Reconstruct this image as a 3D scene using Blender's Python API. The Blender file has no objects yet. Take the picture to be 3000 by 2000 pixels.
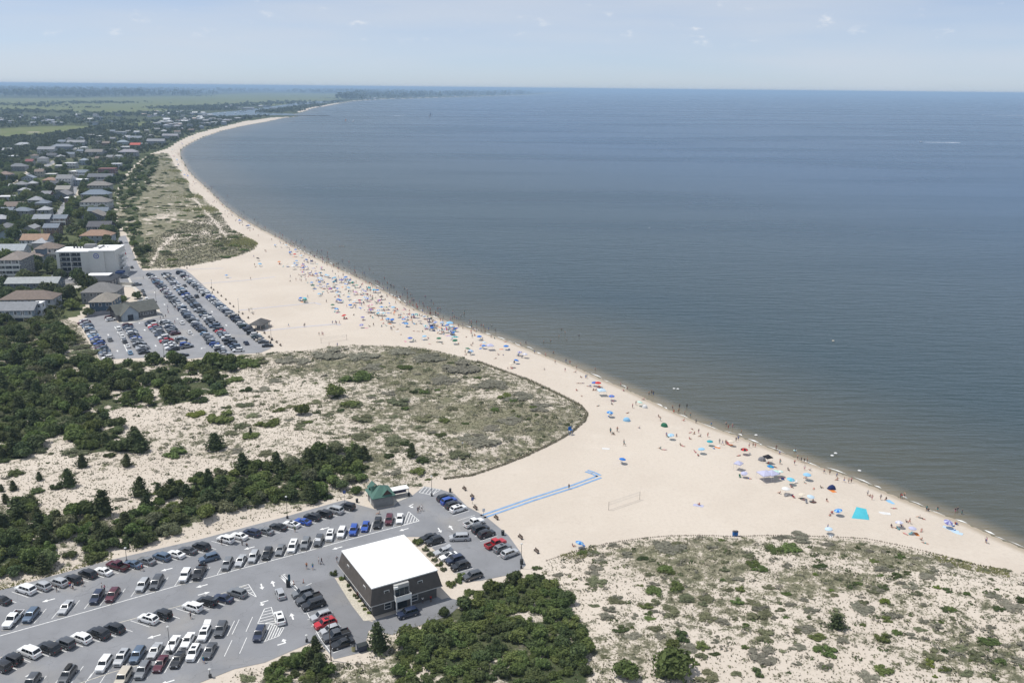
import bpy, math, random
import numpy as np
from mathutils import Matrix, Vector

R = math.radians
rnd = random.Random(7)
nrs = np.random.RandomState(11)
scn = bpy.context.scene
col = scn.collection

# ------------------------------------------------------------------ camera
CAM_H, FPX, SEA = 108.0, 2600.0, -1.2          # metres, focal length in px of a 3000 px wide frame, sea level
PITCH, ROLL = math.atan((1000 - 258) / FPX), R(0.573)
_F = np.array([0, math.cos(PITCH), -math.sin(PITCH)])
_R0, _U0 = np.array([1.0, 0, 0]), np.array([0, math.sin(PITCH), math.cos(PITCH)])
_R = _R0 * math.cos(ROLL) + _U0 * math.sin(ROLL)
_U = _U0 * math.cos(ROLL) - _R0 * math.sin(ROLL)
cam_d = bpy.data.cameras.new('camera')
cam_d.sensor_width = 36.0
cam_d.lens = 36.0 * FPX / 3000.0
cam_d.clip_start, cam_d.clip_end = 1.0, 400000.0
cam = bpy.data.objects.new('camera', cam_d)
col.objects.link(cam)
M4 = Matrix.Identity(4)
for i in range(3):
    M4[i][0], M4[i][1], M4[i][2] = _R[i], _U[i], -_F[i]
M4[2][3] = CAM_H
cam.matrix_world = M4
scn.camera = cam

# ------------------------------------------------------------------ sky, sun, exposure
SUN_EL, SUN_AZ = 65.0, 168.0                   # azimuth: counter-clockwise from +X, direction towards the sun
world = bpy.data.worlds.new('World')
scn.world = world
world.use_nodes = True
nt = world.node_tree
nt.nodes.clear()
N = nt.nodes.new
out = N('ShaderNodeOutputWorld'); bg = N('ShaderNodeBackground'); sky = N('ShaderNodeTexSky')
sky.sky_type = 'NISHITA'; sky.sun_disc = False
sky.sun_elevation = R(SUN_EL); sky.sun_rotation = R(90 - SUN_AZ)
sky.altitude = 100; sky.air_density = 0.5; sky.dust_density = 0.5; sky.ozone_density = 4.0
# thin fair-weather clouds: a band of small puffs low over the whole horizon and faint high veils
tc = N('ShaderNodeTexCoord'); sep = N('ShaderNodeSeparateXYZ')
nt.links.new(tc.outputs['Generated'], sep.inputs[0])
mp = N('ShaderNodeMapping'); mp.inputs['Scale'].default_value = (1, 1, 2.6)
nt.links.new(tc.outputs['Generated'], mp.inputs[0])
n1 = N('ShaderNodeTexNoise'); n1.inputs['Scale'].default_value = 26; n1.inputs['Detail'].default_value = 7; n1.inputs['Roughness'].default_value = 0.62
nt.links.new(mp.outputs[0], n1.inputs['Vector'])
r1 = N('ShaderNodeMapRange'); r1.interpolation_type = 'SMOOTHSTEP'
r1.inputs[1].default_value = 0.585; r1.inputs[2].default_value = 0.76; r1.inputs[3].default_value = 0; r1.inputs[4].default_value = 0.75
nt.links.new(n1.outputs[0], r1.inputs[0])
b1 = N('ShaderNodeMapRange'); b1.interpolation_type = 'SMOOTHSTEP'
b1.inputs[1].default_value = 0.035; b1.inputs[2].default_value = 0.055; b1.inputs[3].default_value = 0; b1.inputs[4].default_value = 1
b2 = N('ShaderNodeMapRange'); b2.interpolation_type = 'SMOOTHSTEP'
b2.inputs[1].default_value = 0.07; b2.inputs[2].default_value = 0.12; b2.inputs[3].default_value = 1; b2.inputs[4].default_value = 0.15
nt.links.new(sep.outputs[2], b1.inputs[0]); nt.links.new(sep.outputs[2], b2.inputs[0])
m1 = N('ShaderNodeMath'); m1.operation = 'MULTIPLY'; m2 = N('ShaderNodeMath'); m2.operation = 'MULTIPLY'
nt.links.new(r1.outputs[0], m1.inputs[0]); nt.links.new(b1.outputs[0], m1.inputs[1])
nt.links.new(m1.outputs[0], m2.inputs[0]); nt.links.new(b2.outputs[0], m2.inputs[1])
mp2 = N('ShaderNodeMapping'); mp2.inputs['Scale'].default_value = (1, 1, 9)
nt.links.new(tc.outputs['Generated'], mp2.inputs[0])
n2 = N('ShaderNodeTexNoise'); n2.inputs['Scale'].default_value = 2.2; n2.inputs['Detail'].default_value = 5; n2.inputs['Roughness'].default_value = 0.5
nt.links.new(mp2.outputs[0], n2.inputs['Vector'])
r2 = N('ShaderNodeMapRange'); r2.interpolation_type = 'SMOOTHSTEP'
r2.inputs[1].default_value = 0.30; r2.inputs[2].default_value = 0.72; r2.inputs[3].default_value = 0.42; r2.inputs[4].default_value = 0.80
nt.links.new(n2.outputs[0], r2.inputs[0])
mixc = N('ShaderNodeMix'); mixc.data_type = 'RGBA'
mixc.inputs[7].default_value = (4.75, 5.15, 5.75, 1)
nt.links.new(r2.outputs[0], mixc.inputs[0]); nt.links.new(sky.outputs[0], mixc.inputs[6])
mixp = N('ShaderNodeMix'); mixp.data_type = 'RGBA'; mixp.inputs[7].default_value = (6.3, 6.45, 6.75, 1)
nt.links.new(m2.outputs[0], mixp.inputs[0]); nt.links.new(mixc.outputs[2], mixp.inputs[6])
nt.links.new(mixp.outputs[2], bg.inputs[0]); nt.links.new(bg.outputs[0], out.inputs[0])
bg.inputs[1].default_value = 0.12

sun_d = bpy.data.lights.new('sun', 'SUN')
sun_d.energy, sun_d.angle, sun_d.color = 3.6, R(0.53), (1.0, 0.965, 0.91)
sun = bpy.data.objects.new('sun', sun_d)
col.objects.link(sun)
sd = Vector((math.cos(R(SUN_EL)) * math.cos(R(SUN_AZ)), math.cos(R(SUN_EL)) * math.sin(R(SUN_AZ)), math.sin(R(SUN_EL))))
sun.rotation_euler = sd.to_track_quat('Z', 'Y').to_euler()
sun.location = (0, 0, 300)

scn.view_settings.view_transform = 'Standard'
scn.view_settings.look = 'None'
scn.view_settings.exposure = 0.16
scn.view_settings.gamma = 1.0
cy = scn.cycles
cy.max_bounces, cy.diffuse_bounces, cy.glossy_bounces = 5, 2, 2
cy.transmission_bounces, cy.transparent_max_bounces, cy.volume_bounces = 2, 4, 0
cy.use_denoising = True
cy.denoiser = 'OPENIMAGEDENOISE'
cy.denoising_input_passes = 'RGB_ALBEDO_NORMAL'
cy.denoising_prefilter = 'ACCURATE'
cy.caustics_reflective = cy.caustics_refractive = False
cy.sample_clamp_indirect = 4.0

# ------------------------------------------------------------------ materials
MATS = {}

def mat(name, c, rough=0.8, metal=0.0, spec=0.3, var=0.12, scale=1.5, bump=0.0, coat=0.0, obj_var=0.0, hue_var=0.0, detail=4, transl=0.0):
    """A plain surface with procedural mottling; obj_var makes every object differ a little."""
    if name in MATS:
        return MATS[name]
    m = bpy.data.materials.new(name)
    m.use_nodes = True
    t = m.node_tree
    p = t.nodes['Principled BSDF']
    p.inputs['Roughness'].default_value = rough
    p.inputs['Metallic'].default_value = metal
    p.inputs['Specular IOR Level'].default_value = spec
    if coat:
        p.inputs['Coat Weight'].default_value = coat
        p.inputs['Coat Roughness'].default_value = 0.06
    g = t.nodes.new('ShaderNodeNewGeometry')
    nz = t.nodes.new('ShaderNodeTexNoise')
    nz.inputs['Scale'].default_value = scale
    nz.inputs['Detail'].default_value = detail
    t.links.new(g.outputs['Position'], nz.inputs['Vector'])
    hsv = t.nodes.new('ShaderNodeHueSaturation')
    hsv.inputs['Color'].default_value = (*c, 1)
    mr = t.nodes.new('ShaderNodeMapRange')
    mr.inputs[1].default_value, mr.inputs[2].default_value = 0.25, 0.75
    mr.inputs[3].default_value, mr.inputs[4].default_value = 1 - var, 1 + var
    t.links.new(nz.outputs[0], mr.inputs[0])
    val = mr.outputs[0]
    if obj_var or hue_var:
        oi = t.nodes.new('ShaderNodeObjectInfo')
        mo = t.nodes.new('ShaderNodeMapRange')
        mo.inputs[3].default_value, mo.inputs[4].default_value = 1 - obj_var, 1 + obj_var
        t.links.new(oi.outputs['Random'], mo.inputs[0])
        mm = t.nodes.new('ShaderNodeMath'); mm.operation = 'MULTIPLY'
        t.links.new(val, mm.inputs[0]); t.links.new(mo.outputs[0], mm.inputs[1])
        val = mm.outputs[0]
        if hue_var:
            w = t.nodes.new('ShaderNodeTexWhiteNoise'); w.noise_dimensions = '1D'
            t.links.new(oi.outputs['Random'], w.inputs['W'])
            mh = t.nodes.new('ShaderNodeMapRange')
            mh.inputs[3].default_value, mh.inputs[4].default_value = 0.5 - hue_var, 0.5 + hue_var
            t.links.new(w.outputs['Value'], mh.inputs[0])
            t.links.new(mh.outputs[0], hsv.inputs['Hue'])
    t.links.new(val, hsv.inputs['Value'])
    t.links.new(hsv.outputs[0], p.inputs['Base Color'])
    if bump:
        bp = t.nodes.new('ShaderNodeBump'); bp.inputs['Strength'].default_value = bump; bp.inputs['Distance'].default_value = 0.1
        t.links.new(nz.outputs[0], bp.inputs['Height']); t.links.new(bp.outputs[0], p.inputs['Normal'])
    if transl:
        tr = t.nodes.new('ShaderNodeBsdfTranslucent'); ms = t.nodes.new('ShaderNodeMixShader')
        ms.inputs[0].default_value = transl
        t.links.new(hsv.outputs[0], tr.inputs[0]); t.links.new(p.outputs[0], ms.inputs[1]); t.links.new(tr.outputs[0], ms.inputs[2])
        t.links.new(ms.outputs[0], t.nodes['Material Output'].inputs[0])
    MATS[name] = m
    return m

# ------------------------------------------------------------------ mesh helpers
class MB:
    def __init__(s):
        s.v, s.f, s.m = [], [], []

    def add(s, verts, faces, mi=0):
        o = len(s.v)
        s.v += [tuple(p) for p in verts]
        s.f += [tuple(i + o for i in f) for f in faces]
        s.m += [mi] * len(faces)
        return s

    def box(s, cx, cy, cz, sx, sy, sz, rz=0.0, mi=0, top=1.0):
        """Box with its centre at cx,cy and its bottom at cz; top scales the upper face."""
        c, n = math.cos(rz), math.sin(rz)
        vs = []
        for z, k in ((cz, 1.0), (cz + sz, top)):
            for a, b in ((-1, -1), (1, -1), (1, 1), (-1, 1)):
                x, y = a * sx / 2 * k, b * sy / 2 * k
                vs.append((cx + x * c - y * n, cy + x * n + y * c, z))
        return s.add(vs, [(3, 2, 1, 0), (4, 5, 6, 7), (0, 1, 5, 4), (1, 2, 6, 5), (2, 3, 7, 6), (3, 0, 4, 7)], mi)

    def tube(s, p0, p1, r0, r1=None, seg=8, mi=0, cap=True):
        r1 = r0 if r1 is None else r1
        a, b = Vector(p0), Vector(p1)
        d = (b - a).normalized()
        u = d.orthogonal().normalized(); w = d.cross(u)
        vs = []
        for q, r in ((a, r0), (b, r1)):
            for i in range(seg):
                t = 2 * math.pi * i / seg
                vs.append(q + u * (math.cos(t) * r) + w * (math.sin(t) * r))
        fs = [(i, (i + 1) % seg, seg + (i + 1) % seg, seg + i) for i in range(seg)]
        if cap:
            fs += [tuple(range(seg - 1, -1, -1)), tuple(range(seg, 2 * seg))]
        return s.add(vs, fs, mi)

    def loft(s, rings, mi=0, cap=True, closed=True):
        n = len(rings[0]); vs = [p for r in rings for p in r]; fs = []
        for k in range(len(rings) - 1):
            for i in range(n if closed else n - 1):
                j = (i + 1) % n
                fs.append((k * n + i, k * n + j, (k + 1) * n + j, (k + 1) * n + i))
        if cap:
            fs += [tuple(range(n - 1, -1, -1)), tuple(range((len(rings) - 1) * n, len(rings) * n))]
        return s.add(vs, fs, mi)

    def prism(s, pts, z0, z1, mi=0):
        n = len(pts)
        vs = [(x, y, z0) for x, y in pts] + [(x, y, z1) for x, y in pts]
        fs = [tuple(range(n - 1, -1, -1)), tuple(range(n, 2 * n))] + [(i, (i + 1) % n, n + (i + 1) % n, n + i) for i in range(n)]
        return s.add(vs, fs, mi)

    def mesh(s, name, mats, smooth=None):
        me = bpy.data.meshes.new(name)
        me.from_pydata(s.v, [], s.f)
        for m in (mats if isinstance(mats, (list, tuple)) else [mats]):
            me.materials.append(m)
        if any(s.m):
            me.polygons.foreach_set('material_index', s.m)
        if smooth is not None:
            me.shade_smooth()
            me.set_sharp_from_angle(angle=R(smooth))
        me.update()
        return me


def np_mesh(name, verts, quads, mats, tri=False):
    """Fast mesh from numpy arrays of equal-sized faces."""
    me = bpy.data.meshes.new(name)
    k = quads.shape[1]
    me.vertices.add(len(verts)); me.loops.add(quads.size); me.polygons.add(len(quads))
    me.vertices.foreach_set('co', np.ascontiguousarray(verts, np.float32).ravel())
    me.loops.foreach_set('vertex_index', np.ascontiguousarray(quads, np.int32).ravel())
    me.polygons.foreach_set('loop_start', np.arange(0, quads.size, k, dtype=np.int32))
    me.update(calc_edges=True)
    for m in (mats if isinstance(mats, (list, tuple)) else [mats]):
        me.materials.append(m)
    return me


def obj(name, me, parent=None, loc=None, rz=0.0, scale=None):
    o = bpy.data.objects.new(name, me)
    col.objects.link(o)
    if parent is not None:
        o.parent = parent
    if loc is not None:
        o.location = loc
    if rz:
        o.rotation_euler = (0, 0, rz)
    if scale is not None:
        o.scale = scale
    return o


def tag(o, label=None, cat=None, group=None, kind=None):
    if label: o['label'] = label
    if cat: o['category'] = cat
    if group: o['group'] = group
    if kind: o['kind'] = kind
    return o


def thing(name, loc, rz, label, cat, group=None):
    return tag(obj(name, None, None, loc, rz), label, cat, group)


def paint(o, m, slot=0):
    o.material_slots[slot].link = 'OBJECT'
    o.material_slots[slot].material = m
    return o

_ONES = 'zeroth first second third fourth fifth sixth seventh eighth ninth tenth eleventh twelfth thirteenth fourteenth fifteenth sixteenth seventeenth eighteenth nineteenth'.split()
_TENS = ' ten twenty thirty forty fifty sixty seventy eighty ninety'.split(' ')
def ordw(n):
    if n == 100: return 'hundredth'
    if n > 100: return ('' if n < 200 else 'two-') + 'hundred-and-' + ordw(n % 100)
    if n < 20: return _ONES[n]
    if n % 10 == 0: return _TENS[n // 10][:-1] + 'ieth'
    return _TENS[n // 10] + '-' + _ONES[n % 10]

# ------------------------------------------------------------------ picture <-> place
def ray(px, py):
    return FPX * _F + (px - 1500) * _R - (py - 1000) * _U

def flat(px, py, z=0.0):
    d = ray(px, py)
    t = (z - CAM_H) / d[2]
    return np.array([d[0] * t, d[1] * t, z])

def fl2(pts, z=0.0):
    return np.array([flat(x, y, z)[:2] for x, y in pts])

def inside(P, poly):
    x, y = P[:, 0], P[:, 1]
    r = np.zeros(len(P), bool)
    a = poly; b = np.roll(poly, -1, 0)
    for (x0, y0), (x1, y1) in zip(a, b):
        if y0 == y1: continue
        c = ((y0 > y) != (y1 > y))
        r ^= c & (x < (x1 - x0) * (y - y0) / (y1 - y0) + x0)
    return r

def dist_line(P, line, close=False):
    L = np.vstack([line, line[:1]]) if close else line
    best = np.full(len(P), 1e18)
    for a, b in zip(L[:-1], L[1:]):
        ab = b - a; q = ab @ ab
        t = np.clip(((P - a) @ ab) / max(q, 1e-9), 0, 1)
        e = P - a - t[:, None] * ab
        best = np.minimum(best, (e * e).sum(1))
    return np.sqrt(best)

def sstep(x, a, b):
    t = np.clip((x - a) / (b - a), 0, 1)
    return t * t * (3 - 2 * t)

_TAB = nrs.rand(256, 256)
def vnoise(P, s, o=0):
    """Value noise 0..1 with features of s metres."""
    q = P / s + o * 17.31
    i = np.floor(q).astype(int); f = q - i
    f = f * f * (3 - 2 * f)
    g = lambda a, b: _TAB[(i[:, 0] + a) & 255, (i[:, 1] + b) & 255]
    return (g(0, 0) * (1 - f[:, 0]) + g(1, 0) * f[:, 0]) * (1 - f[:, 1]) + (g(0, 1) * (1 - f[:, 0]) + g(1, 1) * f[:, 0]) * f[:, 1]

def fbm(P, s, o=0, n=4):
    r = np.zeros(len(P)); a = 0.5; t = 0
    for k in range(n):
        r += a * vnoise(P, s / 2 ** k, o + k * 3); t += a; a *= 0.55
    return r / t

def build_name(me_name):
    return me_name
# ------------------------------------------------------------------ the lie of the land (outlines read off the picture, laid on the ground)
SHORE_PX = [(4300, 2260), (3500, 1830), (3000, 1608), (2910, 1569), (2834, 1534), (2770, 1510), (2706, 1485), (2630, 1455), (2553, 1423), (2477, 1392), (2400, 1367),
            (2300, 1329), (2223, 1300), (2152, 1273), (2108, 1259), (2019, 1225), (1942, 1191), (1889, 1165), (1828, 1137), (1760, 1109), (1684, 1074), (1620, 1050),
            (1556, 1025), (1505, 1005), (1441, 982), (1378, 963), (1314, 942), (1250, 919), (1197, 896), (1159, 870), (1108, 843), (1057, 817), (1006, 793), (955, 768),
            (904, 745), (853, 718), (822, 700), (760, 668), (699, 634), (650, 595), (612, 556), (578, 527), (551, 499), (537, 473), (527, 452), (532, 436), (561, 418),
            (595, 402), (646, 384.5), (714, 368.5), (761, 361), (804, 352), (832, 345.5), (874, 341.8), (860, 338), (858, 334), (880, 331.5), (915, 318), (991, 305),
            (1030, 297.3), (1106, 292), (1221, 288.5), (1374, 283.5), (1527, 279), (1604, 274.5), (1700, 268.2), (1860, 267.2)]
SHORE = fl2(SHORE_PX, SEA)
SEAPOLY = np.vstack([SHORE, [(9e4, 9e4), (9e4, -300.0)]])
DUNE_A = fl2([(1230, 1425), (1271, 1405), (1383, 1393), (1478, 1361), (1542, 1336), (1622, 1298), (1673, 1269), (1714, 1234), (1722, 1211), (1701, 1186), (1638, 1154), (1558, 1116),
              (1478, 1087), (1399, 1058), (1319, 1036), (1239, 1017), (1128, 1011), (985, 1011), (934, 1022), (806, 1032), (730, 1039), (653, 1046), (557, 1055), (480, 1052),
              (390, 1055), (298, 1068), (262, 1005), (228, 945), (180, 930), (-300, 930), (-900, 1400), (-300, 1790), (0, 1730), (75, 1700), (330, 1628), (590, 1570), (840, 1504), (965, 1470), (1060, 1455), (1150, 1450)])
FENCE_A = fl2([(1300, 1404), (1383, 1393), (1478, 1361), (1542, 1336), (1622, 1298), (1673, 1269), (1714, 1234), (1722, 1211), (1701, 1186), (1638, 1154), (1558, 1116), (1478, 1087), (1399, 1058)])
DUNE_B = fl2([(1400, 1735), (1500, 1700), (1560, 1672), (1600, 1643), (1689, 1613), (1779, 1592), (1868, 1578), (1957, 1570), (2061, 1568), (2150, 1572), (2255, 1568), (2434, 1572), (2538, 1578),
              (2627, 1595), (2702, 1612), (2776, 1630), (2851, 1650), (3000, 1672), (3500, 1850), (4000, 2400), (1000, 2400), (560, 2060), (690, 1965), (780, 1945), (905, 1890), (934, 1880), (985, 1935),
              (1080, 1912), (1085, 1850), (1170, 1845), (1225, 1822), (1320, 1775)])
FENCE_B = fl2([(1600, 1643), (1689, 1613), (1779, 1592), (1868, 1578), (1957, 1570), (2061, 1568), (2150, 1572), (2255, 1568), (2434, 1572), (2538, 1578), (2627, 1595), (2702, 1612), (2776, 1630), (2851, 1650), (2950, 1666)])
DUNE_C = fl2([(412, 789), (512, 787), (617, 769), (706, 749), (745, 735), (756, 712), (676, 668), (638, 612), (574, 561), (536, 510), (505, 470), (497, 448), (440, 452), (380, 500), (345, 561), (335, 638), (375, 695), (398, 752)])
SANDZ = np.vstack([SHORE[:54], fl2([(800, 344.5), (714, 356), (629, 377), (578, 390), (527, 411), (490, 435), (440, 452), (400, 480), (372, 510), (345, 561), (335, 638), (352, 690),
                   (330, 740), (330, 800), (270, 850), (225, 925), (170, 940), (-600, 1100), (-3000, 2600), (6000, 2600)])])
BEACH2 = np.vstack([SHORE[56:], fl2([(1860, 266.9), (1700, 267.7), (1604, 273.6), (1527, 278.2), (1374, 282.7), (1221, 287.6), (1106, 290.7), (1030, 295.5), (985, 302.5), (905, 316), (868, 328)])])
MARSH = fl2([(-1500, 290), (-200, 288.5), (0, 287), (180, 288.5), (400, 283.5), (560, 281.5), (650, 276.5), (780, 272), (1050, 276), (1000, 291), (900, 301), (800, 310), (700, 306), (600, 308), (480, 319), (520, 328), (400, 330), (250, 331), (100, 322), (0, 325), (-200, 325), (-1500, 330)])
FIELD = fl2([(-300, 384), (0, 377), (60, 373), (200, 369), (320, 370.5), (335, 373), (290, 381), (200, 393), (130, 402), (0, 416), (-300, 440)])
FIELD2 = fl2([(370, 362), (420, 356), (470, 358), (455, 366), (400, 372)])
FPATH = fl2([(60, 389), (105, 387.5), (150, 388.5), (195, 390)])
CANAL = fl2([(1010, 297.5), (930, 297), (868, 301.5), (800, 312), (730, 322), (640, 329.5), (600, 333), (612, 339), (640, 342), (700, 338), (760, 338.5), (800, 338), (862, 338.6), (860, 334), (776, 331), (790, 322), (840, 313), (900, 305), (985, 300)])
LOT_N = fl2([(-400, 1850), (-60, 1745), (75, 1708), (330, 1638), (590, 1578), (840, 1512), (965, 1476), (1010, 1464), (1050, 1478), (1097, 1491), (1155, 1480), (1166, 1470), (1207, 1452), (1243, 1424), (1290, 1433), (1331, 1446),
             (1370, 1484), (1424, 1513), (1488, 1566), (1525, 1617), (1541, 1655), (1512, 1679), (1410, 1700), (1352, 1705), (1345, 1676), (1268, 1606), (1232, 1572), (1190, 1572), (1176, 1600), (1120, 1640), (1020, 1690), (979, 1691), (1077, 1819), (1100, 1824),
             (1135, 1812), (1200, 1780), (1270, 1740), (1312, 1766), (1300, 1782), (1225, 1819), (1165, 1840), (1080, 1846), (1071, 1883), (1077, 1906), (979, 1930), (932, 1876), (905, 1884), (776, 1940), (687, 1959), (575, 2003), (400, 2080), (-900, 2500)])
LOT_F = fl2([(347, 700), (352, 692), (368, 690), (376, 709), (408, 783), (420, 793), (505, 790), (520, 786), (542, 790), (560, 803), (642, 878), (723, 946), (795, 1020), (765, 1033), (646, 1042), (557, 1051), (480, 1047), (390, 1049), (331, 1052), (298, 1061), (262, 998), (230, 938), (258, 929), (304, 923), (338, 921),
             (343, 944), (372, 945), (468, 922), (468, 906), (440, 890), (426, 867), (390, 834), (361, 774), (350, 730)])
STREETS = [fl2([(120, 770), (112, 740), (170, 640), (205, 590), (215, 560), (232, 520), (228, 500)]), fl2([(55, 520), (100, 500), (150, 480), (190, 455)]), fl2([(0, 545), (60, 520)])]
PATHS_C = [fl2([(560, 455), (540, 500), (575, 590), (620, 640), (660, 690)]), fl2([(600, 615), (520, 600), (440, 612)]), fl2([(660, 666), (570, 655), (480, 640), (420, 650)]), fl2([(520, 690), (470, 730), (440, 780)]),
           fl2([(690, 700), (600, 720), (500, 740)]), fl2([(480, 470), (470, 560), (430, 600)]), fl2([(440, 560), (400, 620), (370, 640)]), fl2([(560, 540), (500, 545), (440, 560)])]
WOOD_1 = fl2([(-200, 935), (0, 940), (130, 932), (175, 945), (205, 968), (222, 1010), (165, 1076), (230, 1060), (300, 1070), (390, 1060), (480, 1056), (560, 1062), (655, 1058), (690, 1085), (660, 1150), (560, 1190), (430, 1215), (380, 1200),
              (300, 1222), (340, 1262), (440, 1325), (400, 1335), (260, 1335), (190, 1290), (120, 1335), (0, 1370), (-300, 1400)])
WOOD_2 = fl2([(-200, 1610), (0, 1562), (60, 1500), (105, 1495), (165, 1545), (245, 1500), (320, 1560), (400, 1520), (520, 1440), (640, 1395), (820, 1375), (950, 1330), (1050, 1332), (1075, 1400), (1060, 1448), (1000, 1445), (940, 1472), (880, 1478), (800, 1480), (690, 1498), (560, 1545), (420, 1600), (300, 1635), (180, 1665), (0, 1712), (-200, 1760)])
WOOD_3 = fl2([(1330, 1748), (1400, 1728), (1480, 1706), (1560, 1692), (1625, 1712), (1668, 1790), (1690, 1840), (1732, 1900), (1735, 1960), (1720, 2060), (1160, 2060), (1165, 1930), (1190, 1870), (1250, 1830), (1310, 1790)])
WOOD_4 = fl2([(760, 2060), (775, 1985), (805, 1935), (865, 1905), (935, 1900), (960, 1945), (975, 2060)])
WOOD_C = fl2([(340, 561), (385, 505), (440, 455), (470, 470), (440, 540), (400, 600), (410, 680), (440, 740), (420, 785), (400, 752), (378, 700), (338, 640)])
TOWN = fl2([(-400, 440), (0, 412), (130, 400), (300, 372), (420, 368), (470, 352), (600, 345), (700, 345), (800, 340), (714, 353), (629, 374), (578, 388), (527, 408), (483, 435), (421, 459), (370, 510), (338, 561), (330, 640), (352, 690), (340, 740), (230, 925), (130, 940), (0, 940), (-400, 980)])
TOWN2 = fl2([(-700, 345), (0, 325), (110, 325), (250, 333), (400, 333), (520, 330), (600, 336), (470, 352), (420, 366), (330, 371), (200, 369), (60, 373), (0, 377), (-700, 395)])
DUNES = [(DUNE_A, 1.7, 14.0), (DUNE_B, 2.0, 14.0), (DUNE_C, 1.5, 20.0)]
FLATS = [LOT_N, LOT_F]
BLDG_PAD = fl2([(960, 1690), (1060, 1640), (1190, 1572), (1232, 1572), (1345, 1676), (1352, 1740), (1310, 1770), (1135, 1815), (1077, 1822)])

def hgt(P):
    P = np.atleast_2d(np.asarray(P, float))[:, :2]
    sea = inside(P, SEAPOLY)
    d = dist_line(P, SHORE)
    d = np.where(sea, -d, d)
    z = np.where(d < 0, np.maximum(SEA + d * 0.05, -4.5), SEA * (1 - np.clip(d / 34, 0, 1)) ** 2)
    near = P[:, 1] < 1500
    if near.any():
        Q = P[near]; h = np.zeros(len(Q))
        for poly, amp, edge in DUNES:
            k = inside(Q, poly)
            if k.any():
                q = Q[k]
                h[k] += amp * sstep(dist_line(q, poly, True), 0, edge) * (0.25 + 1.1 * fbm(q, 34, 2, 3))
        for poly in FLATS + [BLDG_PAD]:
            k = inside(Q, poly)
            h[k] = 0
            m = (~k) & (h > 0)
            if m.any():
                h[m] *= sstep(dist_line(Q[m], poly, True), 0.5, 9)
        z[near] += h
    return z

_GX, _GY = np.arange(-760, 420, 2.0), np.arange(100, 1500, 2.0)
_GH = hgt(np.stack(np.meshgrid(_GX, _GY, indexing='ij'), -1).reshape(-1, 2)).reshape(len(_GX), len(_GY))
def hz(x, y):
    i, j = (x + 760) / 2.0, (y - 100) / 2.0
    if 0 <= i < len(_GX) - 1 and 0 <= j < len(_GY) - 1:
        a, b = int(i), int(j); u, v = i - a, j - b
        return float((_GH[a, b] * (1 - u) + _GH[a + 1, b] * u) * (1 - v) + (_GH[a, b + 1] * (1 - u) + _GH[a + 1, b + 1] * u) * v)
    return float(hgt([[x, y]])[0])

def at(px, py, up=0.0):
    """Picture point -> point on the terrain (raised by up)."""
    z = 0.0
    for _ in range(5):
        p = flat(px, py, z + up)
        z = hz(p[0], p[1])
    return Vector((p[0], p[1], z))

# ------------------------------------------------------------------ ground sheet
def polar(rs, angs):
    a = R(90) - np.radians(angs)
    rr, aa = np.meshgrid(rs, a, indexing='ij')
    V = np.stack([rr * np.cos(aa), rr * np.sin(aa)], -1).reshape(-1, 2)
    nr, na = len(rs), len(angs)
    i = np.arange(nr - 1)[:, None] * na + np.arange(na - 1)[None, :]
    Q = np.stack([i, i + 1, i + na + 1, i + na], -1).reshape(-1, 4)[:, ::-1]
    return V, Q

def radii(segs):
    r = [segs[0][0]]
    for _, end, k in segs:
        while r[-1] < end:
            r.append(r[-1] * k)
    return np.array(r)

ANG = np.concatenate([np.arange(-88, -36, 4), np.arange(-36, 36, 0.165), np.arange(36, 89, 4)])
RS = radii([(30, 128, 1.06), (128, 700, 1.0062), (700, 4000, 1.013), (4000, 72000, 1.03)])
GV, GQ = polar(RS, ANG)
GZ = hgt(GV)

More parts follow.
